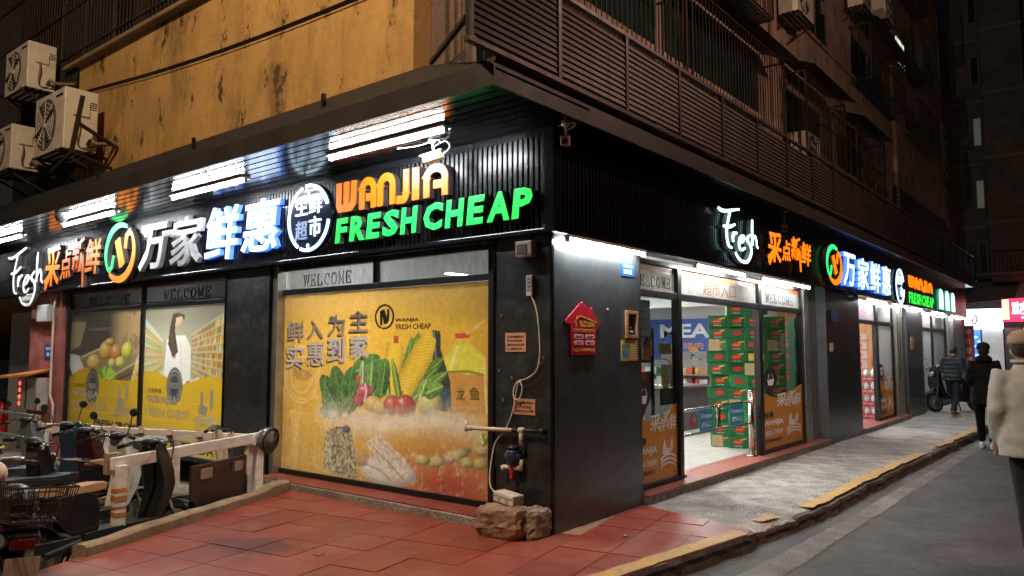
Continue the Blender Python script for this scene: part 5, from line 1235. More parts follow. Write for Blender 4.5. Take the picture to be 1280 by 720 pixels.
for k in range(6): mb.box(-6.4, -4.6-.2*(k % 3), 14.505, 14.515, 1.05-.075*k, 1.08-.075*k)
t.part('text_lines', mb, mat('meat_lines', (.55, .6, .7), .5)); t.done()
# ceiling lights of the shop
G_PAN = glow('ceiling_panel', (1., .99, .95), 105.0)
k = 0
for (x, y, sx, sy) in ((-1.5, 3.2, .12, 1.2), (-1.7, 6.0, .12, 1.2), (-4.5, 4.0, .12, 1.2), (-4.2, 8.0, .12, 1.2), (-5.2, 11.5, .12, 1.2), (-7.5, 5.0, .12, 1.2), (-8.2, 9.5, .12, 1.2), (-1.5, 11.6, .12, 1.0), (-1.4, 16.5, .12, 1.2), (-3.0, 1.2, 1.2, .12), (-7.0, 1.2, 1.2, .12)):
    lab = ['over the entrance', 'over the stacked green cartons', 'in the middle of the shop', 'towards the back of the shop', 'near the MEAT board', 'in the left half of the shop', 'far left at the back', 'inside the second doorway', 'behind the far side window', 'behind the large poster window', 'behind the left poster window'][k]
    t = T('ceiling_light', 'linear ceiling light ' + lab, 'ceiling light'); mb = MB(); mb.box(x-sx/2-.02, x+sx/2+.02, y-sy/2-.02, y+sy/2+.02, 2.765, 2.799); t.part('tray', mb, M_WHITEP)
    mb = MB(); mb.box(x-sx/2, x+sx/2, y-sy/2, y+sy/2, 2.752, 2.764); t.part('diffuser', mb, G_PAN); t.done(); k += 1
dl = 0
for i, x in enumerate((-2.4, -3.6, -4.8, -6.0)):
    for j, y in enumerate((5.2, 7.2, 9.4, 12.0)):
        if x < -5 and j < 1: continue
        if x > -3.05 and y > 11: continue
        mb = MB(); mb.lathe([(.09, 2.799), (.09, 2.785), (.07, 2.784)], (x, y, 0), (0, 0, 1), 14)
        t = T('downlight', '%s round downlight of the %s row in the shop ceiling' % (ORD[j], ['right', 'second', 'third', 'left'][i]), 'downlight', group='shop downlights'); t.part('ring', mb, M_WHITEP)
        mb = MB(); mb.lathe([(.068, 2.783), (.068, 2.779)], (x, y, 0), (0, 0, 1), 14); t.part('lens', mb, glow('downlight_lens', (1, .98, .92), 20)); t.done()
# lowered ceiling frame behind the doorway transom
mb = MB(); mb.box(-8, -2.0, 9.4, 9.5, 2.45, 2.8); mb.box(-2.1, -2.0, 3.0, 9.4, 2.45, 2.8); solo('ceiling_bulkhead', mb, M_CEIL, kind='structure')

# ---------------------------------------------------------------- stacked cartons
M_GBOX = mat('carton_green', (.008, .105, .03), .4, var=.2, scale=6); M_GBOX2 = mat('carton_green_pale', (.02, .19, .07), .4, var=.2, scale=6)
M_LRED = mat('carton_red', (.42, .03, .02), .4); M_LYEL = mat('carton_yellow', (.62, .40, .08), .4); M_TAPE = mat('carton_tape', (.40, .30, .16), .4); M_CWH = mat('carton_white', (.6, .6, .55), .5)
def carton(w, h, d, m):
    t = T('carton', 'x', 'carton', group='green cartons stacked inside the entrance'); mb = MB(); mb.box(-w/2, w/2, -d/2, d/2, 0, h); b = t.part('box', mb, m, bevel=.004)
    mb = MB(); P = arc(-w*.02, h*.50, w*.27, h*.24, 0, 360, 18)[:-1]; mb.prism([(x+z*.25-h*.12, z) for x, z in P], -d/2-.003, -d/2-.001); t.part('red_emblem', mb, M_LRED, parent=b)
    mb = MB(); mb.prism([(w*.08, h*.60), (w*.40, h*.74), (w*.43, h*.84), (w*.14, h*.76)], -d/2-.004, -d/2-.0032); mb.prism([(-w*.2, h*.47), (w*.16, h*.47), (w*.16, h*.53), (-w*.2, h*.53)], -d/2-.0045, -d/2-.0032); t.part('yellow_mark', mb, M_LYEL, parent=b)
    mb = MB(); text(mb, '鲜果啤酒', -w*.22, w*.2, h*.10, h*.22, -d/2-.003, -d/2-.001); t.part('print', mb, M_CWH, parent=b)
    mb = MB(); mb.prism([(w*.02-x+(z-h*.5)*.25, z) for x, z in P], d/2+.001, d/2+.003); t.part('red_emblem', mb, M_LRED, parent=b)
    mb = MB(); Q = arc(0, h*.5, d*.2, h*.22, 0, 360, 14)[:-1]; mb.prism(Q, -w/2-.003, -w/2-.001, plane='yz'); t.part('red_emblem', mb, M_LRED, parent=b)
    mb = MB(); mb.prism([(-d*.3, h*.2), (d*.3, h*.2), (d*.3, h*.8), (-d*.3, h*.8)], w/2+.001, w/2+.003, plane='yz'); t.part('side_label', mb, M_LYEL, parent=b)
    if m is M_GBOX2: mb = MB(); mb.box(-w*.45, w*.1, -d/2-.0062, -d/2-.005, h*.02, h*.98); t.part('packing_tape', mb, M_TAPE, parent=b)
    return t.done()
W_, H_, D_ = .275, .178, .36
c0 = carton(W_, H_, D_, M_GBOX); c1 = carton(W_, H_, D_, M_GBOX2); used = set()
def put_carton(src, x, y, z, rz, label):
    o = src if src.name not in used else copy_tree(src); used.add(src.name)
    o.location = (x, y, z); o.rotation_euler = (0, 0, rz); o['label'] = label; return o
cols = ['left', 'middle', 'right']
for c_ in range(3):
    n = 11 if c_ == 0 else 12
    for r in range(n):
        put_carton(c0 if random.random() > .16 else c1, -1.02+.284*c_+random.uniform(-.014, .014), 5.80+random.uniform(-.03, .03), .099+r*(H_+.001), R(22+random.uniform(-5, 5)+(180 if random.random() < .12 else 0)+(90 if random.random() < .12 else 0)), 'green carton in the %s column of the doorway stack, %s from the floor' % (cols[c_], ORD[r]))
for c_ in range(2):
    for r in range(11):
        put_carton(c1 if (r+c_) % 3 == 0 else c0, -.78+.30*c_+random.uniform(-.01, .01), 6.75+random.uniform(-.015, .015), .099+r*(H_+.001), R(20+random.uniform(-3, 3)), 'green carton behind the right glass, %s column, %s from the floor' % (['left', 'right'][c_], ORD[r]))
for r in range(11): put_carton(c0, -.46+random.uniform(-.01, .01), 7.55, .099+r*(H_+.001), R(60), 'green carton in the rear stack against the window jamb, %s from the floor' % ORD[r])

# cardboard and tins on the shelf behind the left glass of the entrance
sf = T('display_rack', 'dark display rack with boxed goods behind the left entrance glass', 'rack'); 
mb = MB()
for z in (.12, .55, .98, 1.40): mb.box(-.98, -.42, 1.75, 2.55, z, z+.03)
sf.part('shelf', mb, M_FRAME)
mb = MB()
for x, y in ((-.98, 1.75), (-.42, 1.75), (-.98, 2.55), (-.42, 2.55)): mb.box(x-.015, x+.015, y-.015, y+.015, .1, 1.8)
sf.part('upright', mb, M_FRAME); sf.done()
GC = [mat('goods_%d' % i, c_, .45, var=.15) for i, c_ in enumerate([(.55, .42, .04), (.10, .03, .03), (.40, .30, .10), (.30, .16, .08), (.45, .44, .42), (.42, .05, .04)])]
q = 0
for z, h in ((.585, .2), (1.012, .26), (1.432, .26)):
    for k in range(3):
        for l in (0, 1):
            if l and z < .9: continue
            w = .17; y = 1.90+.27*k; mb = MB(); hh = h*.55; mb.box(-.74+.0, -.44, y-.12, y+.12, z+l*(hh+.003), z+l*(hh+.003)+hh)
            t = T('goods_box', '%s goods box, %s %s, on the %s shelf behind the left entrance glass' % (['yellow', 'maroon', 'olive', 'brown', 'grey', 'red'][(q*2+l) % 6], ['near', 'middle', 'far'][k], ['bottom' if z > .9 else 'single', 'top'][l], {.585: 'lower', 1.012: 'middle', 1.432: 'upper'}[z]), 'box')
            t.part('box', mb, GC[(q*2+l) % 6], bevel=.004); mb = MB(); mb.box(-.439, -.4375, y-.09, y+.05, z+l*(hh+.003)+hh*.25, z+l*(hh+.003)+hh*.7); t.part('label_print', mb, GC[(q*2+l+4) % 6]); t.done(); q += 1
# papers taped to the inside of the left glass
for lab, u0, u1, z0, z1, c_ in (('pale blue sheet taped inside the left entrance glass', 1.64, 2.02, 1.58, 2.08, (.34, .44, .46)), ('brown square paper taped on the left entrance glass', 1.86, 2.06, 1.48, 1.68, (.40, .20, .12)), ('yellow strip notice on the left entrance glass', 2.20, 2.50, 1.50, 1.62, (.46, .44, .18)), ('yellow and red tag hanging in the left entrance glass', 2.28, 2.42, 1.0, 1.34, (.60, .45, .05)), ('dark board with print low in the left entrance glass', 2.22, 2.56, .94, 1.12, (.04, .05, .05))):
    t = T('taped_paper', lab, 'paper', frame='S'); mb = MB(); mb.box(u0, u1, .1545, .1565, z0, z1); t.part('sheet', mb, mat('paper_%02d' % int(u0*100+z0*37), c_, .7, var=.12, scale=20))
    mb = MB()
    for k in range(4): z = z0+(z1-z0)*(.2+.18*k); mb.box(u0+(u1-u0)*.15, u1-(u1-u0)*(.15+.1*(k % 2)), .1535, .1543, z, z+.012)
    t.part('print', mb, mat('paper_print', (.2, .2, .2), .7)); t.done()
mb = MB(); mb.box(6.02, 6.20, .1545, .1565, 1.50, 1.80); solo('taped_paper', mb, mat('paper_grey', (.4, .4, .38), .7), 'grey paper taped on the right entrance glass', 'paper', frame='S')

# entrance gate: chrome posts, rails and blue entrance plates
ga = T('entrance_gate', 'chrome swing gate with blue entrance plates in the doorway', 'gate', frame='S')
for u in (2.78, 4.92):
    mb = MB(); mb.cyl((u, .20, .10), (u, .20, .98), .038, n=14); mb.lathe([(.07, .10), (.07, .115), (.045, .12)], (u, .20, 0), (0, 0, 1), 14); mb.ell((u, .20, .98), (.038, .038, .02), 12); ga.part('gate_post', mb, M_STEEL, smooth=True)
for a, b, s_ in ((2.82, 3.82, 1), (4.88, 3.88, -1)):
    mb = MB(); mb.tube(spline([(a, .20, .84), (b-.1*s_, .20, .84), (b, .20, .80), (b, .20, .58), (b-.1*s_, .20, .55), (a, .20, .55)], 4), .017, 8); w = ga.part('swing_arm', mb, M_STEEL, smooth=True)
    p, q_ = (3.25, 3.62) if s_ > 0 else (4.15, 4.60)
    mb = MB(); mb.box(p, q_, .175, .182, .57, .83); pl_ = ga.part('entrance_plate', mb, mat('plate_blue', (.02, .20, .30), .35, emit=(.0, .1, .15), es=.1), parent=w)
mb = MB()
for p, q_ in ((3.25, 3.62), (4.15, 4.60)): text(mb, 'Entrance', p+.04, q_-.04, .72, .78, .1725, .174, .02); text(mb, '超市入口', p+.05, q_-.05, .61, .68, .1725, .174)
ga.part('plate_lettering', mb, mat('plate_white', (.75, .75, .75), .5))
mb = MB(); mb.box(2.98, 3.14, .176, .184, .69, .72); mb.box(3.045, 3.075, .1755, .1835, .62, .79); ga.part('red_cross', mb, mat('cross_red', (.6, .03, .04), .4)); ga.done()
# supermarket shelving seen past the cartons
M_SH = mat('shelf_grey', (.20, .21, .22), .4, .3)
def gondola(label, x, y, n, rz=0., h=1.5):
    t = T('shelf_unit', label, 'shelf', base=(x, y, .1)); mb = MB(); mb.box(x-.45, x+.45, y+.18, y+.22, .1, h)
    for k in range(n): mb.box(x-.45, x+.45, y-.2, y+.18, .2+k*(h-.3)/n, .225+k*(h-.3)/n)
    t.part('rack', mb, M_SH)
    for k in range(n):
        for j in range(6):
            mb = MB(); w = .062; c_ = x-.375+.15*j; z = .226+k*(h-.3)/n; hh = random.uniform(.12, .2)
            if j % 2: mb.box(c_-w, c_+w, y-.18, y-.02, z, z+hh)
            else: mb.lathe([(.05, z), (.05, z+hh*.7), (.02, z+hh*.85), (.02, z+hh)], (c_, y-.1, 0), (0, 0, 1), 8)
            t.part('product', mb, random.choice(GC+[M_GBOX, M_CWH, M_LRED]))
    o = t.done(); o.rotation_euler = (0, 0, rz); return o
gondola('grocery shelf below the MEAT board', -4.9, 13.9, 4); gondola('grocery shelf left of the MEAT board centre', -5.9, 13.9, 4); gondola('grocery shelf in the middle of the shop floor', -4.1, 11.2, 4, h=1.3); gondola('grocery shelf deeper left of the middle one', -5.2, 11.2, 4, h=1.3)
# checkout counter
t = T('checkout_counter', 'dark checkout counter with monitor just inside the shop', 'counter'); mb = MB(); mb.box(-2.95, -2.35, 6.9, 8.3, .1, .86); t.part('cabinet', mb, mat('counter_dark', (.05, .05, .055), .4), bevel=.01); mb = MB(); mb.box(-3.0, -2.3, 6.85, 8.35, .861, .90); t.part('worktop', mb, M_STEEL)
mb = MB(); mb.box(-2.8, -2.45, 7.3, 7.34, 1.02, 1.28); mb.box(-2.65, -2.6, 7.34, 7.38, .9, 1.1); t.part('monitor', mb, M_FRAME); t.done()
# water packs inside the second doorway
M_WR = mat('pack_red', (.55, .02, .05), .35); M_WB = mat('pack_film', (.70, .72, .74), .25)
def pack():
    t = T('bottle_pack', 'x', 'bottle pack', group='shrink-wrapped bottle packs in the second doorway')
    mb = MB(); mb.box(-.26, .26, -.17, .17, 0, .10); t.part('red_wrap', mb, M_WR, bevel=.015)
    mb = MB()
    for i in range(4):
        for j in range(3): mb.lathe([(.055, .10), (.058, .17), (.05, .21), (.02, .235), (.02, .255)], (-.195+.13*i, -.112+.112*j, 0), (0, 0, 1), 10)
    t.part('bottles', mb, M_WB, smooth=True); mb = MB(); text(mb, '天然水', -.15, .15, .025, .075, -.172, -.1705, .01); t.part('print', mb, M_WB)
    return t.done()
pk = pack(); first = True
for c_ in range(2):
    for r in range(4):
        o = pk if first else copy_tree(pk); first = False
        o.location = (-.95+.54*c_, 12.1+.05*c_, .097+r*.262); o.rotation_euler = (0, 0, R(12)); o['label'] = 'red and white bottle pack, %s pile, %s from the floor, second doorway' % (['left', 'right'][c_], ORD[r])
for k, (u, z0, z1) in enumerate(((0, 1.12, 1.30), (0, 1.34, 1.52), (0, 1.56, 1.74), (0, 1.78, 1.92))):
    t = T('price_sheet', '%s pink price sheet from the top on the timber partition' % ORD[3-k], 'price sheet'); mb = MB(); mb.box(-1.28, -.78, 13.535, 13.545, z0, z1); t.part('sheet', mb, mat('pink_paper', (.62, .40, .38), .7))
    mb = MB(); text(mb, ['12.8', '9.90', '6.50', '特价'][k], -1.15, -.9, z0+.04, z1-.04, 13.528, 13.534, .02); t.part('print', mb, M_LRED); t.done()
mb = MB(); mb.box(-.70, -.52, 13.535, 13.545, 1.15, 1.36); solo('red_tag', mb, M_LRED, 'small red tag beside the pink price sheets', 'tag')
# snack shelf at the left inside the second doorway
gondola('snack shelf at the left of the second doorway', -1.75, 12.9, 5, R(20), h=2.0)
# goods behind the far window
gondola('goods shelf behind the far side window, near half', -.75, 16.9, 4, R(90), h=1.3); gondola('goods shelf behind the far side window, far half', -.75, 18.6, 4, R(90), h=1.3)

# ================================================================== street lamps (behind the viewer and down the road)
def street_lamp(pos, base, watts, label, spot=True, col=(1., .72, .46)):
    t = T('street_lamp', label, 'street lamp', base=(base[0], base[1], ZR)); x, y, z = pos; bx, by = base
    mb = MB(); mb.cyl((bx, by, ZR), (bx, by, z+.1), .09, .05, 12); t.part('pole', mb, M_ALU)
    mb = MB(); mb.tube(spline([(bx, by, z-.4), (bx+(x-bx)*.3, by+(y-by)*.3, z+.12), (x, y, z+.12)], 6), .035, 8); t.part('arm', mb, M_ALU)
    mb = MB(); mb.ell((x, y, z+.10), (.32, .14, .07), 14); t.part('lamp_head', mb, M_ALU)
    t.done(); ld = bpy.data.lights.new('lamp_light', 'POINT'); ld.energy = watts*.5; ld.color = col; ld.shadow_soft_size = .12
    lo = bpy.data.objects.new('lamp_light', ld); COL.objects.link(lo); lo.location = (x, y, z-.16); lo.rotation_euler = (0, 0, 0); lo.parent = None; return lo
street_lamp(LAMP_POS, (6.5, -8.0), LAMP_W, 'street lamp on a tall pole behind the viewer')
street_lamp(LAMP2_POS, (7.5, 10.0), LAMP2_W, 'street lamp across the side street', col=(1., .60, .47))


# ================================================================== things on the corner pillar
BUFF = mat('buff_notice', (.52, .26, .16), .8, var=.1, scale=30)
for lab, p, q, rows in (('upper handwritten buff notice on the corner pillar', (-.525, 1.53), (-.29, 1.70), 4), ('lower handwritten buff notice on the corner pillar', (-.43, .98), (-.19, 1.12), 3)):
    t = T('paper_notice', lab, 'notice'); mb = MB(); mb.box(p[0], q[0], -.002, .001, p[1], q[1]); t.part('sheet', mb, BUFF)
    mb = MB()
    for r in range(rows):
        z = q[1]-.035-r*.036; text(mb, ['注意看管好', '自己的物品', '请勿在此停', '车 谢谢合作'][r], p[0]+.02, q[0]-.02-.02*(r % 2), z-.011, z+.011, -.0035, -.0025)
    t.part('handwriting', mb, INK_B); t.done()
t = T('switch_box', 'beige electric switch box high on the corner pillar', 'switch box'); mb = MB(); mb.box(-.345, -.165, -.085, .002, 2.365, 2.505); t.part('case', mb, mat('switch_beige', (.42, .33, .25), .5), bevel=.008); mb = MB(); mb.box(-.325, -.215, -.092, -.084, 2.39, 2.475); t.part('cover', mb, mat('switch_dark', (.09, .07, .055), .4)); mb = MB(); mb.cyl((-.25, -.03, 2.505), (-.25, -.03, 2.56), .008, n=6); t.part('conduit', mb, M_POST); t.done()
t = T('power_strip', 'white power strip hanging by its cable on the corner pillar', 'power strip'); mb = MB(); mb.box(-.265, -.20, -.035, .002, 2.02, 2.205); t.part('case', mb, mat('strip_white', (.60, .50, .42), .5), bevel=.006)
mb = MB()
for k in range(4): mb.box(-.247, -.218, -.0365, -.0345, 2.06+k*.033, 2.08+k*.033)
mb.box(-.24, -.225, -.0365, -.0345, 2.185, 2.192); t.part('sockets', mb, mat('socket_blue', (.16, .18, .22), .5)); t.done()
mb = MB(); P = [(-.215, -.02, 2.02), (-.16, -.02, 1.90), (-.13, -.02, 1.70), (-.125, -.02, 1.50), (-.16, -.02, 1.37), (-.26, -.02, 1.30), (-.36, -.02, 1.27), (-.41, -.025, 1.20), (-.40, -.03, 1.12), (-.34, -.035, 1.12), (-.31, -.03, 1.20), (-.34, -.025, 1.27), (-.38, -.02, 1.20), (-.42, -.02, 1.02), (-.50, -.03, .84), (-.60, -.05, .72), (-.64, -.07, .50), (-.60, -.12, .36), (-.50, -.16, .30)]
mb.tube(spline(P, 6), .0065, 6); solo('white_cable', mb, mat('cable_white', (.62, .55, .45), .5), 'white cable looping down the corner pillar to the plastic box', 'cable', smooth=True)
t = T('water_pipe', 'white horizontal water pipe with blue meter and red valve on the corner pillar', 'pipe')
PVC = mat('pvc_pipe', (.62, .54, .44), .4, dirt=.25, dcol=(.2, .15, .1))
mb = MB(); mb.cyl((-.93, -.07, .835), (-.40, -.06, .845), .018, n=10); mb.cyl((-.93, -.07, .80), (-.93, -.07, .90), .020, n=10); mb.cyl((-.91, -.07, .835), (-.86, -.07, .836), .026, n=10); t.part('pvc_pipe', mb, PVC, smooth=True)
mb = MB(); mb.cyl((-.40, -.06, .845), (-.09, -.05, .855), .016, n=10); mb.ell((-.08, -.05, .855), .03, 10); mb.cyl((-.08, -.05, .855), (-.08, .01, .855), .02, n=8); t.part('iron_pipe', mb, M_POST, smooth=True)
mb = MB(); mb.cyl((-.30, -.06, .855), (-.30, -.06, .72), .02, n=10); mb.cyl((-.32, -.06, .85), (-.27, -.06, .852), .026, n=10); t.part('pvc_drop', mb, PVC, smooth=True); mb = MB(); mb.cyl((-.30, -.06, .60), (-.30, -.06, .505), .018, n=10); mb.cyl((-.31, -.06, .525), (-.50, -.06, .52), .02, n=10); mb.cyl((-.50, -.06, .53), (-.50, -.06, .49), .022, n=8); t.part('pvc_elbow', mb, PVC, smooth=True)
mb = MB(); mb.lathe([(.045, -.075), (.062, -.06), (.062, .03), (.04, .045)], (-.385, -.07, .64), (0, 0, 1), 14); mb.cyl((-.46, -.07, .62), (-.30, -.07, .62), .028, n=10); t.part('water_meter', mb, mat('meter_blue', (.02, .035, .09), .35), smooth=True); mb = MB(); mb.lathe([(.055, .045), (.058, .06), (.04, .075)], (-.385, -.07, .64), (0, 0, 1), 14); t.part('meter_cap', mb, M_POST, smooth=True)
mb = MB(); mb.box(-.405, -.375, -.09, -.03, .43, .55); t.part('valve_handle', mb, mat('valve_red', (.5, .02, .02), .4), bevel=.006); t.done()
mb = MB()
for u, z in ((-.57, 1.86), (-.60, 1.36), (-.45, 1.30), (-.55, 1.10), (-.13, 1.43), (-.10, 1.48)): mb.box(u-.012, u+.012, -.004, .003, z-.014, z+.014)
solo('torn_sticker', mb, mat('sticker_bits', (.16, .10, .08), .8), 'torn sticker remains and bolt plates on the corner pillar', 'sticker remains', kind='stuff')
# stone and white plastic box
def rock(label, c, s_, seed, m):
    mb = MB(); mb.ell((0, 0, 0), (1, 1, 1), 26, k=15); vs_ = []
    for x, y, z in mb.v:
        k = (abs(x)**9+abs(y)**9+abs(z)**9)**(1/9); f = .92/(k+1e-6)
        n = mnoise.noise((x*1.3+seed, y*1.3, z*1.3))*.05+mnoise.noise((x*3.1+seed, y*3.1, z*3.1))*.13+abs(mnoise.noise((x*5+seed, y*5, z*5)))*.12+mnoise.noise((x*8+seed, y*8, z*8))*.05+mnoise.noise((x*17+seed, y*17, z*17))*.03
        vs_.append((c[0]+x*s_[0]*(f+n), c[1]+y*s_[1]*(f+n), max(c[2]-s_[2]*.92, c[2]+z*s_[2]*(f+n))))
    mb.v = vs_; return solo('stone_block', mb, m, label, 'stone')
M_ROCK = mat('brown_stone', (.30, .19, .12), .85, var=.45, scale=7, bump=.8, bscale=25, dirt=.5, dcol=(.08, .055, .04))
rock('large rough brown stone at the foot of the corner pillar', (-.31, -.28, .118), (.235, .15, .13), 3, M_ROCK)
rock('smaller grey-brown stone behind the large one at the pillar', (-.08, -.15, .11), (.10, .13, .13), 11, mat('grey_stone', (.26, .21, .17), .85, var=.4, scale=8, bump=.7, bscale=25))
t = T('plastic_box', 'small white plastic junction box lying on the large stone', 'junction box'); mb = MB(); mb.box(-.46, -.21, -.26, -.13, .25, .335); t.part('case', mb, mat('box_white', (.70, .62, .56), .5), bevel=.008); mb = MB(); mb.box(-.40, -.36, -.268, -.259, .275, .295); mb.box(-.31, -.27, -.268, -.259, .275, .295); t.part('clip', mb, mat('clip_grey', (.4, .36, .33), .5)); mb = MB(); mb.box(-.455, -.215, -.2625, -.2595, .300, .304); t.part('lid_seam', mb, M_POST); o_ = t.done(); o_.rotation_euler = (0, R(4), R(-8))

# ================================================================== things on the steel side panel
RED = mat('sign_red', (.52, .012, .03), .35); GOLD = mat('sign_gold', (.80, .50, .10), .4); PINK = mat('sign_pink', (.78, .50, .52), .4)
t = T('rental_sign', 'red house-shaped rental sign on the steel side panel', 'sign', frame='S')
O_ = [(.26, 1.50), (.66, 1.505), (.67, 1.72), (.735, 1.80), (.62, 1.89), (.61, 1.935), (.58, 1.935), (.575, 1.915), (.44, 1.985), (.17, 1.805), (.17, 1.78), (.25, 1.775)]
mb = MB(); mb.prism(O_, -.014, -.001); bd = t.part('board', mb, RED, bevel=.004)
def Ssign(ps, s0=1): return ps
mb = MB(); mb.ribbon([(.335, 1.755), (.335, 1.80), (.315, 1.80), (.40, 1.855), (.68, 1.800)], .010, -.0165, -.0145); mb.ribbon([(.345, 1.835), (.345, 1.855)], .012, -.0165, -.0145)
text(mb, '有房出租', .39, .645, 1.755, 1.815, -.0165, -.0145, .02); t.part('gold_headline', mb, GOLD, parent=bd)
mb = MB(); mb.box(.30, .64, -.0165, -.0145, 1.708, 1.737); t.part('gold_strip', mb, GOLD, parent=bd); mb = MB(); text(mb, '旺铺商铺 厂房写字楼', .31, .63, 1.714, 1.731, -.0185, -.0168); t.part('strip_print', mb, RED, parent=bd)
for (a, b, z, tx) in ((.30, .455, 1.668, '单间'), (.485, .64, 1.668, '套房'), (.30, .455, 1.612, '一房一厅'), (.485, .64, 1.612, '两房一厅')):
    mb = MB(); mb.prism(arc(a+.02, z, .02, .022, 90, 270, 8) + arc(b-.02, z, .02, .022, -90, 90, 8), -.0165, -.0145); p = t.part('pill_label', mb, PINK, parent=bd); mb = MB(); text(mb, tx, a+.025, b-.025, z-.011, z+.011, -.0185, -.0168, .005); t.part('pill_print', mb, RED)
mb = MB(); text(mb, '电话:13590095631', .285, .645, 1.532, 1.566, -.0165, -.0145, .015); t.part('phone_number', mb, GOLD, parent=bd); t.done()
t = T('address_plate', 'blue enamel address plate beside the entrance', 'address plate', frame='S'); mb = MB(); mb.box(1.16, 1.40, -.008, -.001, 2.275, 2.405); t.part('plate', mb, mat('plate_enamel', (.01, .09, .42), .3), bevel=.002); mb = MB(); text(mb, '新围街', 1.20, 1.36, 2.365, 2.390, -.010, -.0085); text(mb, '38-82', 1.19, 1.35, 2.30, 2.345, -.010, -.0085, .04); t.part('lettering', mb, mat('plate_white', (.75, .75, .75), .5)); t.done()
t = T('wooden_frame', 'small wooden frame with dark glass beside the entrance', 'picture frame', frame='S'); WD = mat('frame_wood', (.40, .20, .09), .5, var=.3, scale=8)
for b in ((1.21, 1.44, 1.90, 1.935), (1.21, 1.44, 1.66, 1.695), (1.21, 1.245, 1.696, 1.899), (1.405, 1.44, 1.696, 1.899)): mb = MB(); mb.box(b[0], b[1], -.03, -.001, b[2], b[3]); t.part('frame_bar', mb, WD, bevel=.004)
mb = MB(); mb.box(1.246, 1.404, -.012, -.002, 1.697, 1.898); t.part('glass', mb, mat('frame_glass', (.02, .022, .025), .05)); mb = MB(); mb.box(1.29, 1.36, -.014, -.0125, 1.72, 1.74); mb.box(1.30, 1.32, -.014, -.0125, 1.76, 1.775); t.part('cards', mb, M_WHITEP); t.done()
t = T('yellow_notice', 'yellow and white printed notice below the wooden frame', 'notice', frame='S'); mb = MB(); mb.box(1.13, 1.46, -.004, -.001, 1.44, 1.645); t.part('sheet', mb, mat('notice_yellow', (.62, .50, .06), .5)); mb = MB(); mb.box(1.155, 1.29, -.006, -.0045, 1.56, 1.60); mb.box(1.155, 1.28, -.006, -.0045, 1.47, 1.54); t.part('blue_print', mb, mat('notice_blue', (.10, .25, .42), .5))
mb = MB()
for k in range(6): mb.box(1.31, 1.43, -.006, -.0045, 1.46+k*.025, 1.47+k*.025)
t.part('white_print', mb, INK_W); mb = MB(); text(mb, '联防公示', 1.20, 1.40, 1.612, 1.635, -.006, -.0045); t.part('title', mb, INK_B); t.done()
mb = MB(); mb.lathe([(.015, 0), (.012, -.02)], (.89, -.001, 1.93), (0, 1, 0), 10); solo('small_hook', mb, M_ALU, 'small metal hook between the rental sign and the frame', 'hook', frame='S')

# ================================================================== cameras
def bullet_cam(label, base, top, rot, frame='F', loops=True, col=None):
    """camera body at base, hung from top"""
    t = T('security_camera', label, 'security camera', frame=frame); c = Vector(base); m = col or M_WHITEP
    dx = Vector((math.cos(rot), math.sin(rot), -.22)).normalized(); side = Vector((-dx.y, dx.x, 0)).normalized(); up = dx.cross(side)*-1
    mb = MB(); mb.beam(c-dx*.10, c+dx*.10, .075, .07, up=(0, 0, 1)); t.part('body', mb, m, bevel=.01)
    mb = MB(); mb.beam(c-dx*.10+Vector((0, 0, .042)), c+dx*.13+Vector((0, 0, .042)), .085, .01); t.part('sun_shield', mb, m)
    mb = MB(); mb.cyl(c+dx*.098, c+dx*.108, .026, n=12); t.part('lens', mb, M_DARK)
    mb = MB(); mb.tube([c+Vector((0, 0, .035)), c+Vector((.0, .0, .08)), Vector(top)], .011, 8); mb.lathe([(.035, -.001), (.035, -.018), (.018, -.03)], top, (0, 0, 1), 12); t.part('mount', mb, m)
    if loops:
        T0 = Vector(top); mb = MB(); mb.tube(spline([c-dx*.1, c-dx*.17+Vector((0, 0, .05)), c-dx*.12+Vector((0, 0, .12)), c+Vector((0, 0, .10)), T0+Vector((.07, 0, -.05)), T0+Vector((.10, 0, -.02)), T0+Vector((.03, 0, -.006)), T0+Vector((-.2, .02, -.012)), T0+Vector((-.45, -.02, -.006))], 6), .005, 5); t.part('cable', mb, m)
    return t.done()
bullet_cam('white security camera hanging in front of the orange lettering', (-1.13, -.33, 3.345), (-1.12, -.36, 3.498), R(200))
bullet_cam('beige security camera hanging at the canopy corner', (.16, -.02, 3.335), (.16, -.02, 3.498), R(-60), col=mat('cam_beige', (.55, .42, .30), .5))
bullet_cam('dark security camera above the side brush lettering', (5.3, -.20, 3.24), (5.3, -.22, 3.498), R(200), frame='S', loops=False, col=mat('cam_dark', (.08, .06, .05), .5))
bullet_cam('dark security camera under the side band above the wide pillar', (8.7, -.14, 2.44), (8.7, -.06, 2.561), R(200), frame='S', loops=False, col=mat('cam_dark', (.08, .06, .05), .5))
bullet_cam('white security camera under the far left end of the front band', (-11.6, -.16, 2.46), (-11.55, -.05, 2.561), R(190), loops=False)
t = T('dome_camera', 'white dome camera under the canopy beside the third tube light', 'dome camera'); mb = MB(); mb.lathe([(.095, 3.499), (.095, 3.46), (.08, 3.43)], (-7.9, -1.0, 0), (0, 0, 1), 18); t.part('base', mb, M_WHITEP, smooth=True); mb = MB(); mb.ell((-7.9, -1.0, 3.43), (.075, .075, .075), 16); t.part('dome', mb, mat('dome_grey', (.28, .28, .28), .15), smooth=True); mb = MB(); mb.lathe([(.035, 0), (.035, -.012)], (-7.88, -1.065, 3.405), (0, 1, .45), 12); t.part('lens', mb, M_DARK); t.done()

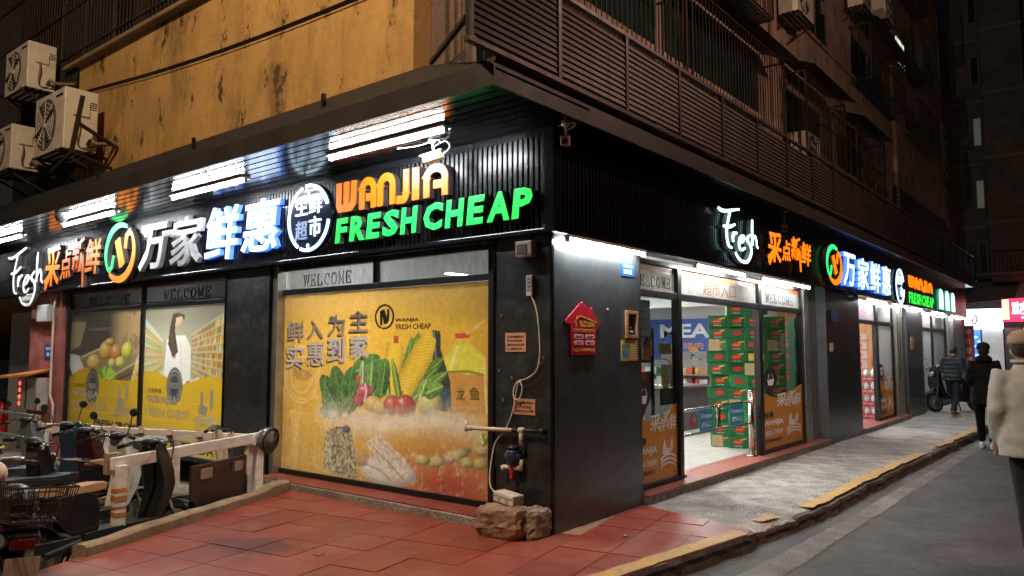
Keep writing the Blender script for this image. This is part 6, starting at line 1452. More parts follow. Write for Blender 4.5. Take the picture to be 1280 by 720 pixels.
# ================================================================== stairwell entrance at far left
t = T('stairwell_wall', 'peeling pink painted wall strip by the stairwell, far left', 'wall'); mb = MB(); mb.box(-12.1, -10.55, .10, .5, ZB, 2.56); t.part('wall', mb, mat('peeling_pink', (.34, .10, .09), .8, var=.4, scale=3, dirt=.6, dcol=(.32, .22, .17), dscale=5)); t.done()
mb = MB(); mb.box(-16, -12.11, 1.5, 1.6, ZB, 2.6); mb.box(-12.12, -12.0, .5, 1.6, ZB, 2.6); solo('stairwell_back', mb, mat('stair_dim', (.14, .10, .08), .8, dirt=.5), kind='structure')
t = T('stairwell_door', 'white metal door standing open in the stairwell, far left', 'door'); mb = MB(); mb.box(-15.3, -13.9, .80, .85, ZB+.01, 2.35); t.part('leaf', mb, mat('door_white', (.50, .48, .45), .5, dirt=.3)); mb = MB(); mb.box(-15.1, -14.1, .795, .80, .25, 1.0); mb.box(-15.1, -14.1, .795, .80, 1.2, 2.1); t.part('panel', mb, mat('door_white2', (.44, .42, .40), .5)); mb = MB(); mb.cyl((-14.0, .74, .9), (-14.0, .80, .9), .03, n=8); t.part('handle', mb, M_STEEL); t.done()
t = T('meter_cabinet', 'grey electric meter cabinet with red lamps on the pink wall', 'meter cabinet'); mb = MB(); mb.box(-12.0, -11.1, -.10, .098, .48, 1.05); t.part('case', mb, mat('cab_grey', (.42, .41, .40), .45), bevel=.01); mb = MB(); mb.box(-11.6, -11.55, -.106, -.099, .5, 1.03); t.part('door_seam', mb, M_POST)
for k in range(4): mb = MB(); mb.ell((-11.88, -.10, .58+.12*k), (.04, .02, .04), 8); t.part('indicator_lamp', mb, glow('red_indicator', (1, .08, .04), 1.5, (.5, .05, .05)))
t.done()
mb = MB(); mb.addmesh([(-12.9, -.55, 1.00), (-11.0, -.25, 1.13), (-11.0, .08, 1.22), (-12.9, .08, 1.08), (-12.9, -.55, .97), (-11.0, -.25, 1.10), (-11.0, .08, 1.19), (-12.9, .08, 1.05)], [(0, 1, 2, 3), (7, 6, 5, 4), (0, 4, 5, 1), (1, 5, 6, 2), (2, 6, 7, 3), (3, 7, 4, 0)]); solo('orange_shelf', mb, mat('orange_sheet', (.58, .22, .04), .5), 'orange sheet roof over the meter cabinet, far left', 'sheet roof')
mb = MB(); mb.cyl((-13.0, -.3, .95), (-11.9, -.2, 1.12), .02, n=6); solo('support_rod', mb, M_POST, 'dark rod propping the orange sheet roof', 'rod')
t = T('gas_pipe', 'white and orange vertical pipe left of the left front window', 'pipe'); mb = MB(); mb.tube([(-10.75, .05, ZB+.3), (-10.75, .05, .6), (-10.85, .03, .75), (-10.85, .03, 2.3), (-10.8, .05, 2.5)], .022, 8); t.part('pipe', mb, PVC, smooth=True); mb = MB(); mb.cyl((-10.62, .06, 1.9), (-10.62, .06, 2.56), .02, n=8); mb.cyl((-10.95, .07, 1.4), (-10.95, .07, 2.3), .018, n=8); t.part('orange_pipe', mb, mat('pipe_orange', (.5, .2, .08), .5)); mb = MB(); mb.box(-11.5, -11.05, -.02, .099, 2.05, 2.35); t.part('valve_box', mb, M_WHITEP, bevel=.01); t.done()
t = T('blue_plate', 'small blue plate on the pink wall by the stairwell', 'plate'); mb = MB(); mb.box(-11.35, -10.95, .085, .099, 1.38, 1.64); t.part('plate', mb, mat('plate_enamel', (.01, .09, .42), .3)); mb = MB(); text(mb, '新围街', -11.28, -11.02, 1.54, 1.60, .082, .084); text(mb, '38-1', -11.25, -11.05, 1.43, 1.50, .082, .084, .03); t.part('lettering', mb, INK_W); t.done()
t = T('fire_extinguisher', 'red fire extinguisher on the stairwell floor behind the bikes', 'extinguisher'); mb = MB(); mb.lathe([(.09, ZB+.01), (.10, ZB+.05), (.10, ZB+.50), (.06, ZB+.58), (.03, ZB+.62)], (-12.7, -.1, .25), (0, 0, 1), 14); t.part('cylinder', mb, mat('ext_red', (.45, .02, .02), .3), smooth=True); mb = MB(); mb.box(-12.76, -12.60, -.12, -.08, ZB+.87, ZB+.92); mb.cyl((-12.7, -.1, ZB+.84), (-12.7, -.1, ZB+.9), .02, n=8); t.part('valve', mb, M_POST); mb = MB(); mb.tube(spline([(-12.62, -.1, ZB+.88), (-12.55, -.12, ZB+.75), (-12.57, -.13, ZB+.5)], 5), .012, 6); t.part('hose', mb, M_POST); t.done()
t = T('extinguisher_stand', 'low concrete block under the fire extinguisher', 'block'); mb = MB(); mb.box(-12.95, -12.45, -.3, .09, ZB, ZB+.245); t.part('block', mb, M_CONC2, bevel=.01); t.done()
t = T('steel_railing', 'grey steel tube railing at the far left behind the bikes', 'railing')
for z in (.30, .62): mb = MB(); mb.cyl((-13.5, -1.2, z), (-7.9, -1.15, z), .025, n=8); t.part('rail', mb, M_ALU)
for x in (-12.5, -10.2, -8.0): mb = MB(); mb.cyl((x, -1.18, ZB), (x, -1.18, .64), .025, n=8); t.part('post', mb, M_ALU)
t.done()

# ================================================================== timber rails, kerb beam, board
M_WOODW = mat('whitewashed_timber', (.84, .79, .75), .75, var=.15, scale=4, stretch=(1, 1, 4), dirt=.3, dcol=(.35, .24, .17), dscale=6)
M_WOODR = mat('raw_timber', (.34, .25, .17), .85, var=.4, scale=5, bump=.9, bscale=30, dirt=.6, dcol=(.16, .10, .06))
P0, P1 = (-2.96, -2.33), (-3.43, -.56)
t = T('timber_rail', 'near white timber rail beside the tiled forecourt, with taped post', 'timber rail')
mb = MB(); mb.beam((P0[0], P0[1], .575), (P1[0], P1[1], .62), .04, .105); t.part('rail', mb, M_WOODW, bevel=.006)
mb = MB(); mb.box(P0[0]-.045, P0[0]+.045, P0[1]+.03, P0[1]+.12, ZB, .56); p = t.part('post', mb, M_WOODW, bevel=.005)

for z_, h_, tl in ((.33, .035, .012), (.26, .05, -.015), (.19, .022, .02), (.13, .04, -.01)):
    mb = MB(); mb.box(P0[0]-.047, P0[0]+.047, P0[1]+.027, P0[1]+.123, z_, z_+h_); mb.v = [(x, y, z+(x-P0[0])*tl*8) for x, y, z in mb.v]; t.part('orange_tape', mb, mat('orange_tape', (.58, .22, .05), .4, var=.3, dirt=.6, dcol=(.6, .5, .4), dscale=9), parent=p)
mb = MB(); mb.box(P0[0]-.13, P0[0]-.05, P0[1]-.01, P0[1]+.10, .48, .66); t.part('end_block', mb, M_WOODR)
mb = MB(); mb.box(P1[0]-.04, P1[0]+.04, P1[1]-.09, P1[1]-.01, ZB, .60); t.part('post', mb, M_WOODW, bevel=.005); t.done()
Q0, Q1 = (-3.36, -.70), (-6.95, -1.55)
t = T('timber_rail', 'long back white timber rail in front of the yellow posters', 'timber rail')
mb = MB(); mb.beam((Q0[0], Q0[1], .60), (Q1[0], Q1[1], .575), .04, .115); t.part('rail', mb, M_WOODW, bevel=.006)
for k in range(8):
    f = .08+k*.125; x = Q0[0]+(Q1[0]-Q0[0])*f; y = Q0[1]+(Q1[1]-Q0[1])*f; mb = MB(); mb.beam((x+.03, y-.06, .59), (x-.03, y-.022, .66), .055, .04); t.part('notch_block', mb, M_WOODR)
for f in (.04, .34, .66, .97):
    x = Q0[0]+(Q1[0]-Q0[0])*f; y = Q0[1]+(Q1[1]-Q0[1])*f; mb = MB(); mb.box(x-.04, x+.04, y+.022, y+.10, ZB, .60); t.part('post', mb, M_WOODW)
t.done()
# heavy kerb beam
mb = MB(); n = 26; rings = []
for i in range(n+1):
    f = i/n; x = -3.48+(1.10)*f; y = -.24-2.55*f; dx, dy = .92, .39; w = .07+.01*mnoise.noise((f*9, 0, 0)); h = .085+.02*mnoise.noise((f*6, 3, 0))+(.03 if f < .12 else 0); sg = .015*mnoise.noise((f*4, 7, 0))
    rings.append([(x-dx*w+sg, y-dy*w, ZB), (x+dx*w+sg, y+dy*w, -.03), (x+dx*w*.92+sg, y+dy*w*.92, h*.8), (x+dx*w*.6+sg, y+dy*w*.6, h), (x-dx*w*.6+sg, y-dy*w*.6, h*1.04), (x-dx*w+sg, y-dy*w, h*.85)])
mb.loft(rings); solo('kerb_beam', mb, M_WOODR, 'weathered timber beam edging the red tiles beside the bikes', 'beam')
t = T('brown_board', 'dark brown wooden board standing behind the timber rail', 'board'); mb = MB(); a, b = Vector((-3.14, -1.52, 0)), Vector((-3.50, -.72, 0)); d = (b-a).normalized()
nrm = Vector((d.y, -d.x, 0))
M_BRN = mat('brown_board', (.055, .022, .015), .45, var=.4, scale=4, dirt=.3, dcol=(.12, .06, .04))
mb.beam(a+Vector((0, 0, .07)), b+Vector((0, 0, .07)), .03, .74); t.part('panel', mb, M_BRN, bevel=.004)
for f in (.15, .72): mb = MB(); q0 = a+(b-a)*f; mb.beam(q0+nrm*.03+Vector((0, 0, .35)), q0+(b-a)*.16+nrm*.03+Vector((0, 0, .35)), .03, .09); t.part('cleat', mb, M_WOODR)
t.done()
# grey helmet hung on the post
def helmet(label, c, r, m, rot=0., band_=None):
    t = T('helmet', label, 'helmet'); mb = MB(); prof = []
    for k in range(9): a = R(-18+k*13.5); prof.append((r*math.cos(a), r*.95*math.sin(a)))
    mb.lathe(prof, c, (math.cos(rot), math.sin(rot), .15) if rot else (0, 0, 1), 22); t.part('shell', mb, m, smooth=True)
    ax = Vector((math.cos(rot), math.sin(rot), .15)).normalized() if rot else Vector((0, 0, 1))
    mb = MB(); u_ = ax.orthogonal().normalized(); v_ = ax.cross(u_); C_ = Vector(c)-ax*r*.28; mb.tube([C_+(u_*math.cos(2*math.pi*k/20)+v_*math.sin(2*math.pi*k/20))*r*.97 for k in range(20)], .012, 6, closed=True); t.part('rim', mb, M_POST, smooth=True)
    if band_: mb = MB(); C2 = Vector(c)+ax*r*.05; mb.tube([C2+(u_*math.cos(2*math.pi*k/20)+v_*math.sin(2*math.pi*k/20))*r*1.0 for k in range(20)], .014, 6, closed=True); t.part('reflective_band', mb, band_, smooth=True)
    mb = MB(); mb.tube(spline([C_+u_*r*.9, C_-ax*r*.5+v_*.03, C_-u_*r*.9], 6), .007, 5); t.part('chin_strap', mb, M_POST); return t.done()
helmet('grey open helmet hung on the end of the timber rail', (-3.40, -.52, .585), .135, mat('helmet_grey', (.16, .165, .165), .22, .3, coat=.5), rot=R(200))

# ================================================================== scooters
def wheel(t, x, r, m_rim, rw=.045):
    mb = MB(); prof = [(r-.055, -rw*.7), (r-.03, -rw), (r-.006, -rw*.7), (r, 0), (r-.006, rw*.7), (r-.03, rw), (r-.055, rw*.7), (r-.06, 0)]
    c = Vector((x, 0, r)); rings = []
    for k in range(24):
        a = 2*math.pi*k/24; rings.append([c+Vector((p*math.cos(a), q, p*math.sin(a))) for p, q in prof])
    mb.loft(rings, closed=True); w = t.part('wheel', mb, mat('tyre', (.018, .018, .018), .8, bump=.2), smooth=True)
    mb = MB(); mb.lathe([(r-.052, -.02), (r-.075, -.028), (r-.075, .028), (r-.052, .02)], (x, 0, r), (0, 1, 0), 24)
    for k in range(6): a = k*math.pi/3; mb.beam((x+.03*math.cos(a), 0, r+.03*math.sin(a)), (x+(r-.07)*math.cos(a), 0, r+(r-.07)*math.sin(a)), .03, .022)
    mb.lathe([(.05, -.05), (.055, 0), (.05, .05)], (x, 0, r), (0, 1, 0), 14); t.part('rim', mb, m_rim, parent=w)
def sideprof(t, nm, prof, hw, m, bevel=.03, taper=None, parent=None, sub=0):
    mb = MB(); mb.prism(cspline(prof, 3), -hw, hw)
    if taper: mb.v = [(x, y*taper(x, z), z) for x, y, z in mb.v]
    return t.part(nm, mb, m, bevel=bevel, parent=parent, smooth=True)
def wire_basket(t, c, sx, sy, sz, m, parent=None, nm='basket'):
    mb = MB(); x, y, z = c
    def rect(zz, k): return [(x-sx*k, y-sy*k, zz), (x+sx*k, y-sy*k, zz), (x+sx*k, y+sy*k, zz), (x-sx*k, y+sy*k, zz)]
    for zz, k, rr in ((z+sz, 1, .007), (z+sz*.66, .95, .004), (z+sz*.33, .9, .004), (z, .85, .005)): mb.tube(rect(zz, k), rr, 5, closed=True)
    for s_ in (-1, 1):
        for k in range(-4, 5): mb.tube([(x+sx*k/4, y+s_*sy, z+sz), (x+sx*.85*k/4, y+s_*sy*.85, z)], .0035, 4)
        for k in range(-3, 4): mb.tube([(x+s_*sx, y+sy*k/3, z+sz), (x+s_*sx*.85, y+sy*.85*k/3, z)], .0035, 4)
    for k in range(-3, 4): mb.tube([(x-sx*.85, y+sy*.85*k/3, z), (x+sx*.85, y+sy*.85*k/3, z)], .0035, 4)
    return t.part(nm, mb, m, parent=parent)
def scooter(label, loc, heading, body, seat, lean=0., shield=None, backrest=None, fbasket=None, rbasket=False, box=None, mirrors=True, rack=True, sc=1., name='electric_scooter', cat='scooter'):
    t = T(name, label, cat, base=(0, 0, 0)); shield = shield or body
    K = mat('scooter_black', (.02, .02, .022), .35, var=.3); CH = M_STEEL
    wheel(t, -.58, .22, M_ALU); wheel(t, .62, .22, M_ALU)
    sideprof(t, 'floorboard', [(-.22, .27), (.36, .27), (.42, .33), (.38, .35), (-.2, .34), (-.26, .32)], .15, K, .015)
    sideprof(t, 'rear_body', [(-.84, .60), (-.80, .66), (-.45, .66), (-.16, .64), (-.14, .36), (-.24, .29), (-.40, .36), (-.52, .50), (-.70, .54)], .135, body, .03, lambda x, z: .75+.25*min(1, max(0, (x+.85)/.35)))
    sideprof(t, 'seat', [(-.78, .665), (-.74, .735), (-.50, .745), (-.28, .725), (-.10, .735), (-.06, .70), (-.12, .655), (-.5, .66)], .135, seat, .035, lambda x, z: .8+.2*min(1, max(0, (x+.8)/.3)))
    sideprof(t, 'leg_shield', [(.34, .30), (.40, .30), (.56, .62), (.50, .96), (.42, .99), (.40, .90), (.44, .62)], .155, shield, .03, lambda x, z: .72+.28*math.sin(math.pi*min(1, max(0, (z-.25)/.72))))
    mb = MB(); mb.ell((.535, 0, .84), (.075, .095, .075), 14); hl = t.part('headlight_housing', mb, shield, smooth=True); mb = MB(); mb.ell((.575, 0, .845), (.045, .075, .055), 12); t.part('headlight', mb, mat('lamp_lens', (.5, .5, .5), .08), parent=hl, smooth=True)
    mb = MB(); P = arc(.62, .22, .27, .27, 25, 150, 10); rings = [[(x, -.06, z), (x, .06, z), (x*.5+.31+.0, .055, z*.5+.11-.0) if False else (x-(x-.62)*.06, .06, z-(z-.22)*.06), (x-(x-.62)*.06, -.06, z-(z-.22)*.06)] for x, z in P]; mb.loft(rings); t.part('front_fender', mb, shield)
    mb = MB(); P = arc(-.58, .22, .27, .27, 40, 175, 10); rings = [[(x, -.055, z), (x, .055, z), (x-(x+.58)*.06, .055, z-(z-.22)*.06), (x-(x+.58)*.06, -.055, z-(z-.22)*.06)] for x, z in P]; mb.loft(rings); t.part('rear_fender', mb, K)
    mb = MB()
    for s_ in (-1, 1): mb.cyl((.50, s_*.065, .62), (.62, s_*.07, .22), .018, n=8)
    mb.cyl((.42, 0, 1.0), (.50, 0, .60), .026, n=8); t.part('fork', mb, CH)
    mb = MB(); mb.tube(spline([(.33, -.33, .99), (.40, -.2, 1.02), (.44, 0, 1.0), (.40, .2, 1.02), (.33, .33, .99)], 5), .013, 8); hb = t.part('handlebar', mb, CH, smooth=True)
    for s_ in (-1, 1):
        mb = MB(); mb.cyl((.355, s_*.25, 1.005), (.325, s_*.36, .985), .019, n=10); t.part('grip', mb, K, parent=hb, smooth=True)
        mb = MB(); mb.tube([(.40, s_*.20, 1.01), (.43, s_*.27, 1.0), (.41, s_*.36, .985)], .006, 5); t.part('brake_lever', mb, CH, parent=hb)
        if mirrors:
            mb = MB(); mb.tube(spline([(.39, s_*.18, 1.02), (.40, s_*.22, 1.12), (.38, s_*.27, 1.20)], 4), .006, 5); mb.ell((.375, s_*.30, 1.225), (.012, .065, .04), 12); t.part('mirror', mb, K, parent=hb, smooth=True)
    mb = MB(); mb.ell((.42, 0, 1.01), (.075, .11, .04), 12); t.part('dashboard', mb, K, smooth=True)
    mb = MB(); mb.box(-.875, -.83, -.07, .07, .56, .63); t.part('tail_light', mb, mat('tail_red', (.10, .008, .008), .25), bevel=.01)
    mb = MB(); mb.box(-.90, -.893, -.10, .10, .40, .52); t.part('number_plate', mb, mat('plate_dirty', (.35, .35, .3), .5))
    mb = MB(); mb.box(-.66, -.30, -.155, -.135, .22, .33); mb.cyl((-.58, -.14, .22), (-.30, -.14, .28), .035, n=8); t.part('swing_arm', mb, K, bevel=.01)
    mb = MB(); mb.beam((-.2, .1, .27), (-.28, .2, .01), .02, .02); mb.beam((-.2, -.1, .27), (-.28, -.14, .03), .02, .02); mb.beam((-.2, -.11, .27), (-.2, .11, .27), .022, .022); t.part('stand', mb, K)
    if rack:
        mb = MB()
        for s_ in (-1, 1): mb.tube(spline([(-.55, s_*.14, .66), (-.80, s_*.14, .74), (-1.0, s_*.12, .76), (-1.02, 0, .76)], 4), .011, 6)
        for x in (-.82, -.92): mb.cyl((x, -.13, .75), (x, .13, .75), .008, n=6)
        t.part('rear_rack', mb, K)
    if backrest: mb = MB(); mb.ell((-.86, 0, .90), (.055, .14, .095), 14); b_ = t.part('backrest', mb, backrest, smooth=True); mb = MB(); mb.cyl((-.84, -.07, .68), (-.86, -.06, .88), .01, n=6); mb.cyl((-.84, .07, .68), (-.86, .06, .88), .01, n=6); t.part('backrest_stay', mb, CH, parent=b_)
    if fbasket: wire_basket(t, (.74, 0, .66), .13, .17, .22, fbasket, nm='front_basket')
    if rbasket: wire_basket(t, (-.98, 0, .77), .17, .19, .22, K, nm='rear_basket')
    if box: mb = MB(); mb.box(-1.08, -.76, -.18, .18, .77, 1.03); b_ = t.part('top_box', mb, box, bevel=.04); mb = MB(); mb.box(-1.085, -.755, -.185, .185, .93, .945); t.part('lid_line', mb, K, parent=b_)
    mb = MB(); mb.tube(spline([(.42, .1, 1.0), (.56, .12, .95), (.54, .08, .7)], 5), .007, 5); mb.tube(spline([(.42, -.1, 1.0), (.58, -.1, .98), (.55, -.06, .72)], 5), .007, 5); t.part('brake_cable', mb, K)
    o = t.done(); o.location = loc; o.rotation_euler = (lean, 0, heading); o.scale = (sc, sc, sc); return o
CREAM = mat('paint_cream', (.58, .46, .33), .3, coat=.4, var=.06); TAN = mat('seat_tan', (.46, .28, .15), .55); BLK = mat('paint_black', (.015, .015, .018), .22, coat=.5); SBLK = mat('seat_black', (.022, .022, .024), .5); WHT = mat('paint_white', (.66, .64, .58), .25, coat=.5); BLU = mat('paint_blue', (.012, .03, .08), .25, coat=.5); REDM = mat('paint_maroon', (.05, .008, .012), .25, coat=.5); GRY = mat('paint_grey', (.14, .15, .16), .3, coat=.4)
WIRE = mat('basket_wire', (.03, .03, .03), .5)
PADW = mat('backrest_pad', (.62, .50, .42), .5, dirt=.5, dcol=(.45, .12, .05), dscale=6)
scooter('black scooter with tan seat and padded backrest behind the near timber rail', (-3.02, -2.30, ZB), R(97), BLK, TAN, R(-6), backrest=PADW, mirrors=False)
scooter('black scooter with white leg shield in the middle of the bike park', (-3.75, -2.25, ZB), R(102), BLK, SBLK, R(-5), shield=WHT)
scooter('black scooter with cream leg shield and front basket beside the long back rail', (-3.95, -1.30, ZB), R(60), BLK, TAN, R(-5), shield=CREAM, fbasket=WIRE, mirrors=False)
scooter('black scooter with wire rear basket at the left edge of the bike park', (-4.05, -2.98, ZB), R(96), BLK, SBLK, R(4), rbasket=True, mirrors=False)
scooter('maroon scooter half hidden in the back of the bike park', (-4.5, -2.25, ZB), R(104), REDM, SBLK, R(-5), mirrors=False)
scooter('blue scooter at the back left of the bike park', (-5.25, -2.1, ZB), R(108), BLU, SBLK, R(-5), box=SBLK)
scooter('grey scooter farthest left against the steel railing', (-6.3, -2.2, ZB), R(100), GRY, SBLK, R(-5))
scooter('black scooter with rear wire basket in the bottom left foreground', (-2.66, -3.36, ZB), R(176), BLK, SBLK, R(5), shield=GRY, rbasket=True, mirrors=False)
helmet('black helmet resting over the rear basket of the foreground scooter', (-1.98, -3.38, .52), .15, mat('helmet_black', (.012, .012, .013), .35), rot=0.)
helmet('navy helmet with yellow reflective band at the left edge', (-4.02, -2.95, .68), .135, mat('helmet_navy', (.02, .028, .04), .2, coat=.5), band_=mat('band_yellow', (.6, .55, .08), .4))
mb = MB(); mb.ell((-3.42, -1.78, .665), (.12, .16, .075), 18, k=10); mb.v = [(x+.012*mnoise.noise((x*16, y*16, 2)), y, max(.62, z+.02*mnoise.noise((x*13, y*13, z*13)))) for x, y, z in mb.v]; solo('seat_cover', mb, mat('cloth_grey', (.30, .31, .33), .85, bump=.4), 'grey cloth cap lying over a scooter handlebar behind the rail', 'cloth cap', smooth=True)
# blue tool case and bits on the bike park ground
t = T('tool_case', 'pale blue case lying on the ground behind the timber beam', 'case'); mb = MB(); a = Vector((-3.0, -2.05, 0)); b = Vector((-3.42, -1.3, 0)); mb.beam(a+Vector((-.18, 0, -.17)), b+Vector((-.18, 0, -.17)), .32, .2); t.part('case', mb, mat('case_blue', (.22, .30, .36), .5), bevel=.03); mb = MB(); mb.beam(a+Vector((-.02, 0, -.14)), b+Vector((-.02, 0, -.14)), .012, .03); t.part('trim', mb, M_WOODW); t.done()
t = T('far_motorbike', '', '') if False else None
scooter('black motorbike parked on the pavement against the grey pillar', (.50, 16.75, -.005), R(238), BLK, SBLK, R(9), name='parked_motorbike', cat='motorbike', sc=1.12, fbasket=None)
# litter
mb = MB(); mb.prism([(-1.06, -1.62), (-.99, -1.60), (-.97, -1.66), (-1.04, -1.67)], .004, .010, plane='xy'); solo('dry_leaf', mb, mat('dry_leaf', (.2, .16, .08), .8), 'small dry leaf on the red tiles', 'leaf')
mb = MB(); mb.ell((.52, .30, .012), (.03, .022, .012), 8); solo('pebble', mb, M_CONC2, 'small pebble on the red tiles by the corner', 'pebble')


# ================================================================== far end of the street
FY = 36.0
b = T('far_building', 'dark apartment block closing the far end of the street', 'building', base=(0, FY, 0))
M_FARW = mat('far_wall', (.085, .075, .070), .9, var=.3, scale=1.2, dirt=.4); M_FARW2 = mat('far_wall_band', (.13, .11, .10), .9)
mb = MB(); mb.box(-16, 14, FY, FY+6, ZR, 30); b.part('wall', mb, M_FARW)
mb = MB(); mb.box(-.6, 1.0, FY-1.2, FY-.002, 4.6, 30); b.part('stair_tower', mb, M_FARW)
for z in (7.2, 10.2, 13.2, 16.2, 19.2):
    mb = MB(); mb.box(-16, -.61, FY-.10, FY-.001, z, z+.16); b.part('string_course', mb, M_FARW2); mb = MB(); mb.box(-.65, 1.05, FY-1.28, FY-1.201, z+.001, z+.161); b.part('string_course', mb, M_FARW2)
G_FW = glow('far_lit_window', (.75, .85, .7), .03, (.03, .03, .03))
for z, lits in ((5.2, ()), (8.2, (-1,)), (11.2, ()), (14.2, (-3,)), (17.2, ())):
    for x in (-6.2, -4.4, -2.6, -1.0+.0, 2.2, 4.2):
        w = .9 if x != -1.0 else .28; fr = MB(); fr.box(x-w/2-.06, x+w/2+.06, FY-.06, FY-.002, z-.06, z); fr.box(x-w/2-.06, x+w/2+.06, FY-.06, FY-.002, z+1.3, z+1.36); fr.box(x-w/2-.06, x-w/2, FY-.06, FY-.002, z, z+1.3); fr.box(x+w/2, x+w/2+.06, FY-.06, FY-.002, z, z+1.3); p = b.part('window', fr, M_FARW2)
        g = MB(); g.box(x-w/2, x+w/2, FY-.03, FY-.003, z, z+1.3); b.part('pane', g, G_FW if (x == -1.0 and z in (8.2, 11.2)) else M_DGLASS, parent=p)
# balconies on the right with railings
for z in (4.9, 7.9, 10.9, 13.9):
    mb = MB(); mb.box(-2.2, .9, FY-1.4, FY-1.202, z-.02, z+.10) if z < 6 else mb.box(1.1, 4.6, FY-1.0, FY-.003, z, z+.12); p = b.part('balcony', mb, M_FARW2)
    g = MB(); x0, x1, y = (-2.2, .9, FY-1.38) if z < 6 else (1.1, 4.6, FY-.98)
    k = x0
    while k < x1: g.box(k-.012, k+.012, y-.01, y+.01, z+.12, z+1.05); k += .16
    g.box(x0, x1, y-.02, y+.02, z+1.05, z+1.10); b.part('balcony_railing', g, M_RUST, parent=p)
b.done()
# dark neighbour on the right rising out of frame
t = T('neighbour_building', 'tall dark building beyond the street end on the right edge', 'building', base=(6, 30, 0)); mb = MB(); mb.box(4.5, 16, 20, 35.5, ZR, 28); t.part('wall', mb, M_FARW); 
for z in (5.5, 8.6, 11.7, 14.8):
    for y in (22.5, 26, 29.5, 33):
        f = MB(); f.box(4.44, 4.499, y-.7, y+.7, z, z+1.5); p = t.part('window', f, M_FARW2); g = MB(); g.box(4.42, 4.439, y-.62, y+.62, z+.08, z+1.42); t.part('pane', g, M_DGLASS, parent=p)
t.done()
# awning sheet over the far shops
mb = MB(); mb.addmesh([(-3.0, FY-2.6, 3.5), (.35, FY-2.6, 3.75), (.35, FY-.01, 4.5), (-3.0, FY-.01, 4.3)], [(0, 1, 2, 3)]); mb.addmesh([(x, y, z+.02) for x, y, z in mb.v], [(3, 2, 1, 0)]); solo('far_awning', mb, mat('awning_grey', (.30, .28, .27), .7, dirt=.4), 'grey sheet awning above the white far shop sign', 'awning')
# shop signs
t = T('far_white_sign', 'glowing white shop sign at the far end of the street', 'shop sign'); mb = MB(); mb.box(-2.25, -.16, FY-2.2, FY-2.05, 2.45, 3.35); t.part('light_box', mb, glow('white_box', (.80, .93, 1.0), 1.3)); mb = MB(); mb.ribbon(spline([(-1.25, 3.1), (-1.12, 2.95), (-1.2, 2.7), (-1.32, 2.75), (-1.25, 2.95)], 5), .05, FY-2.215, FY-2.205); text(mb, '茶饮', -.95, -.62, 2.6, 2.72, FY-2.215, FY-2.205); t.part('emblem', mb, mat('sign_blue_grey', (.05, .08, .12), .5)); t.done()
t = T('far_red_sign', 'glowing red and white noodle shop sign at the far right', 'shop sign'); mb = MB(); mb.box(-.14, 1.9, FY-2.5, FY-2.35, 2.75, 3.75); t.part('light_box', mb, glow('red_box', (1.0, .03, .10), 1.1, (.6, .02, .05)))
mb = MB(); text(mb, '重庆小面', .22, 1.40, 3.05, 3.60, FY-2.515, FY-2.505, .03); text(mb, 'CHONGQING', .55, 1.3, 2.86, 2.96, FY-2.515, FY-2.505, .02); t.part('lettering', mb, glow('sign_white_glow', (1, .95, .95), 1.6)); mb = MB(); mb.box(-.12, .12, FY-2.52, FY-2.505, 2.85, 3.7); t.part('yellow_panel', mb, glow('sign_yellow_glow', (1, .75, .3), 1.2)); mb = MB(); mb.box(1.5, 1.66, FY-2.52, FY-2.505, 2.85, 3.7); t.part('yellow_panel', mb, glow('sign_yellow_glow', (1, .75, .3), 1.2)); t.done()
# the lit shopfronts below those signs
M_FSH = mat('far_shop_wall', (.30, .32, .34), .6)
t = T('far_shopfront', 'lit shopfronts under the far white and red signs', 'shopfront', base=(0, FY-1.4, 0))
for k, (x0, x1, c_, e) in enumerate(((-3.2, -2.3, (.35, .34, .33), .10), (-2.25, -1.35, (.55, .6, .62), .35), (-1.3, -1.05, (.1, .3, .9), .5), (-1.0, -.2, (.6, .62, .62), .25), (-.15, .5, (.2, .22, .25), .05), (.55, 1.3, (.55, .65, .6), .45), (1.35, 2.4, (.4, .42, .45), .2))):
    mb = MB(); mb.box(x0, x1, FY-1.9, FY-1.8, .0, 2.5); t.part('bay', mb, mat('far_bay_%d' % k, c_, .5, var=.3, scale=3, emit=c_, es=e))
    mb = MB(); mb.box(x1, x1+.05, FY-1.95, FY-1.75, ZR, 2.6); t.part('mullion', mb, M_FRAME)
mb = MB(); mb.box(-3.2, 2.45, FY-1.95, FY-1.78, ZR, .0); t.part('plinth', mb, M_CONC2); t.done()
t = T('string_lights', 'blue string lights beside the far shop door', 'string lights')
for k in range(7): mb = MB(); mb.ell((-1.18+(.05 if k % 2 else -.05), FY-1.93, .9+k*.2), (.07, .03, .06), 8); t.part('bulb', mb, glow('blue_bulb', (.1, .35, 1), 2.0))
mb = MB(); mb.cyl((-1.18, FY-1.92, .8), (-1.18, FY-1.92, 2.3), .01, n=5); t.part('wire', mb, M_POST); t.done()
t = T('red_banner', 'narrow red banner with print past the end of the side shopfront', 'banner'); mb = MB(); mb.box(-.25, .12, 23.1, 23.13, 1.0, 2.3); t.part('cloth', mb, mat('banner_red', (.55, .06, .07), .6)); mb = MB()
for k, ch in enumerate('特价促销'): text(mb, ch, -.17, .04, 2.02-.30*k, 2.22-.30*k, 23.085, 23.095, .02)
t.part('lettering', mb, INK_W); mb = MB(); mb.cyl((-.3, 23.12, 2.31), (.16, 23.12, 2.31), .015, n=6); t.part('crossbar', mb, M_ALU); mb = MB(); mb.cyl((-.28, 23.12, ZR), (-.28, 23.12, 2.33), .018, n=6); t.part('banner_pole', mb, M_ALU); t.done()
# side wall of the shop row past the supermarket
mb = MB(); mb.box(UX-.3, UX-.05, 22.4, 31.0, ZR, 3.5); solo('row_wall', mb, mat('row_plaster', (.26, .24, .22), .8, dirt=.4), 'plain grey wall of the shop row past the supermarket', 'wall')

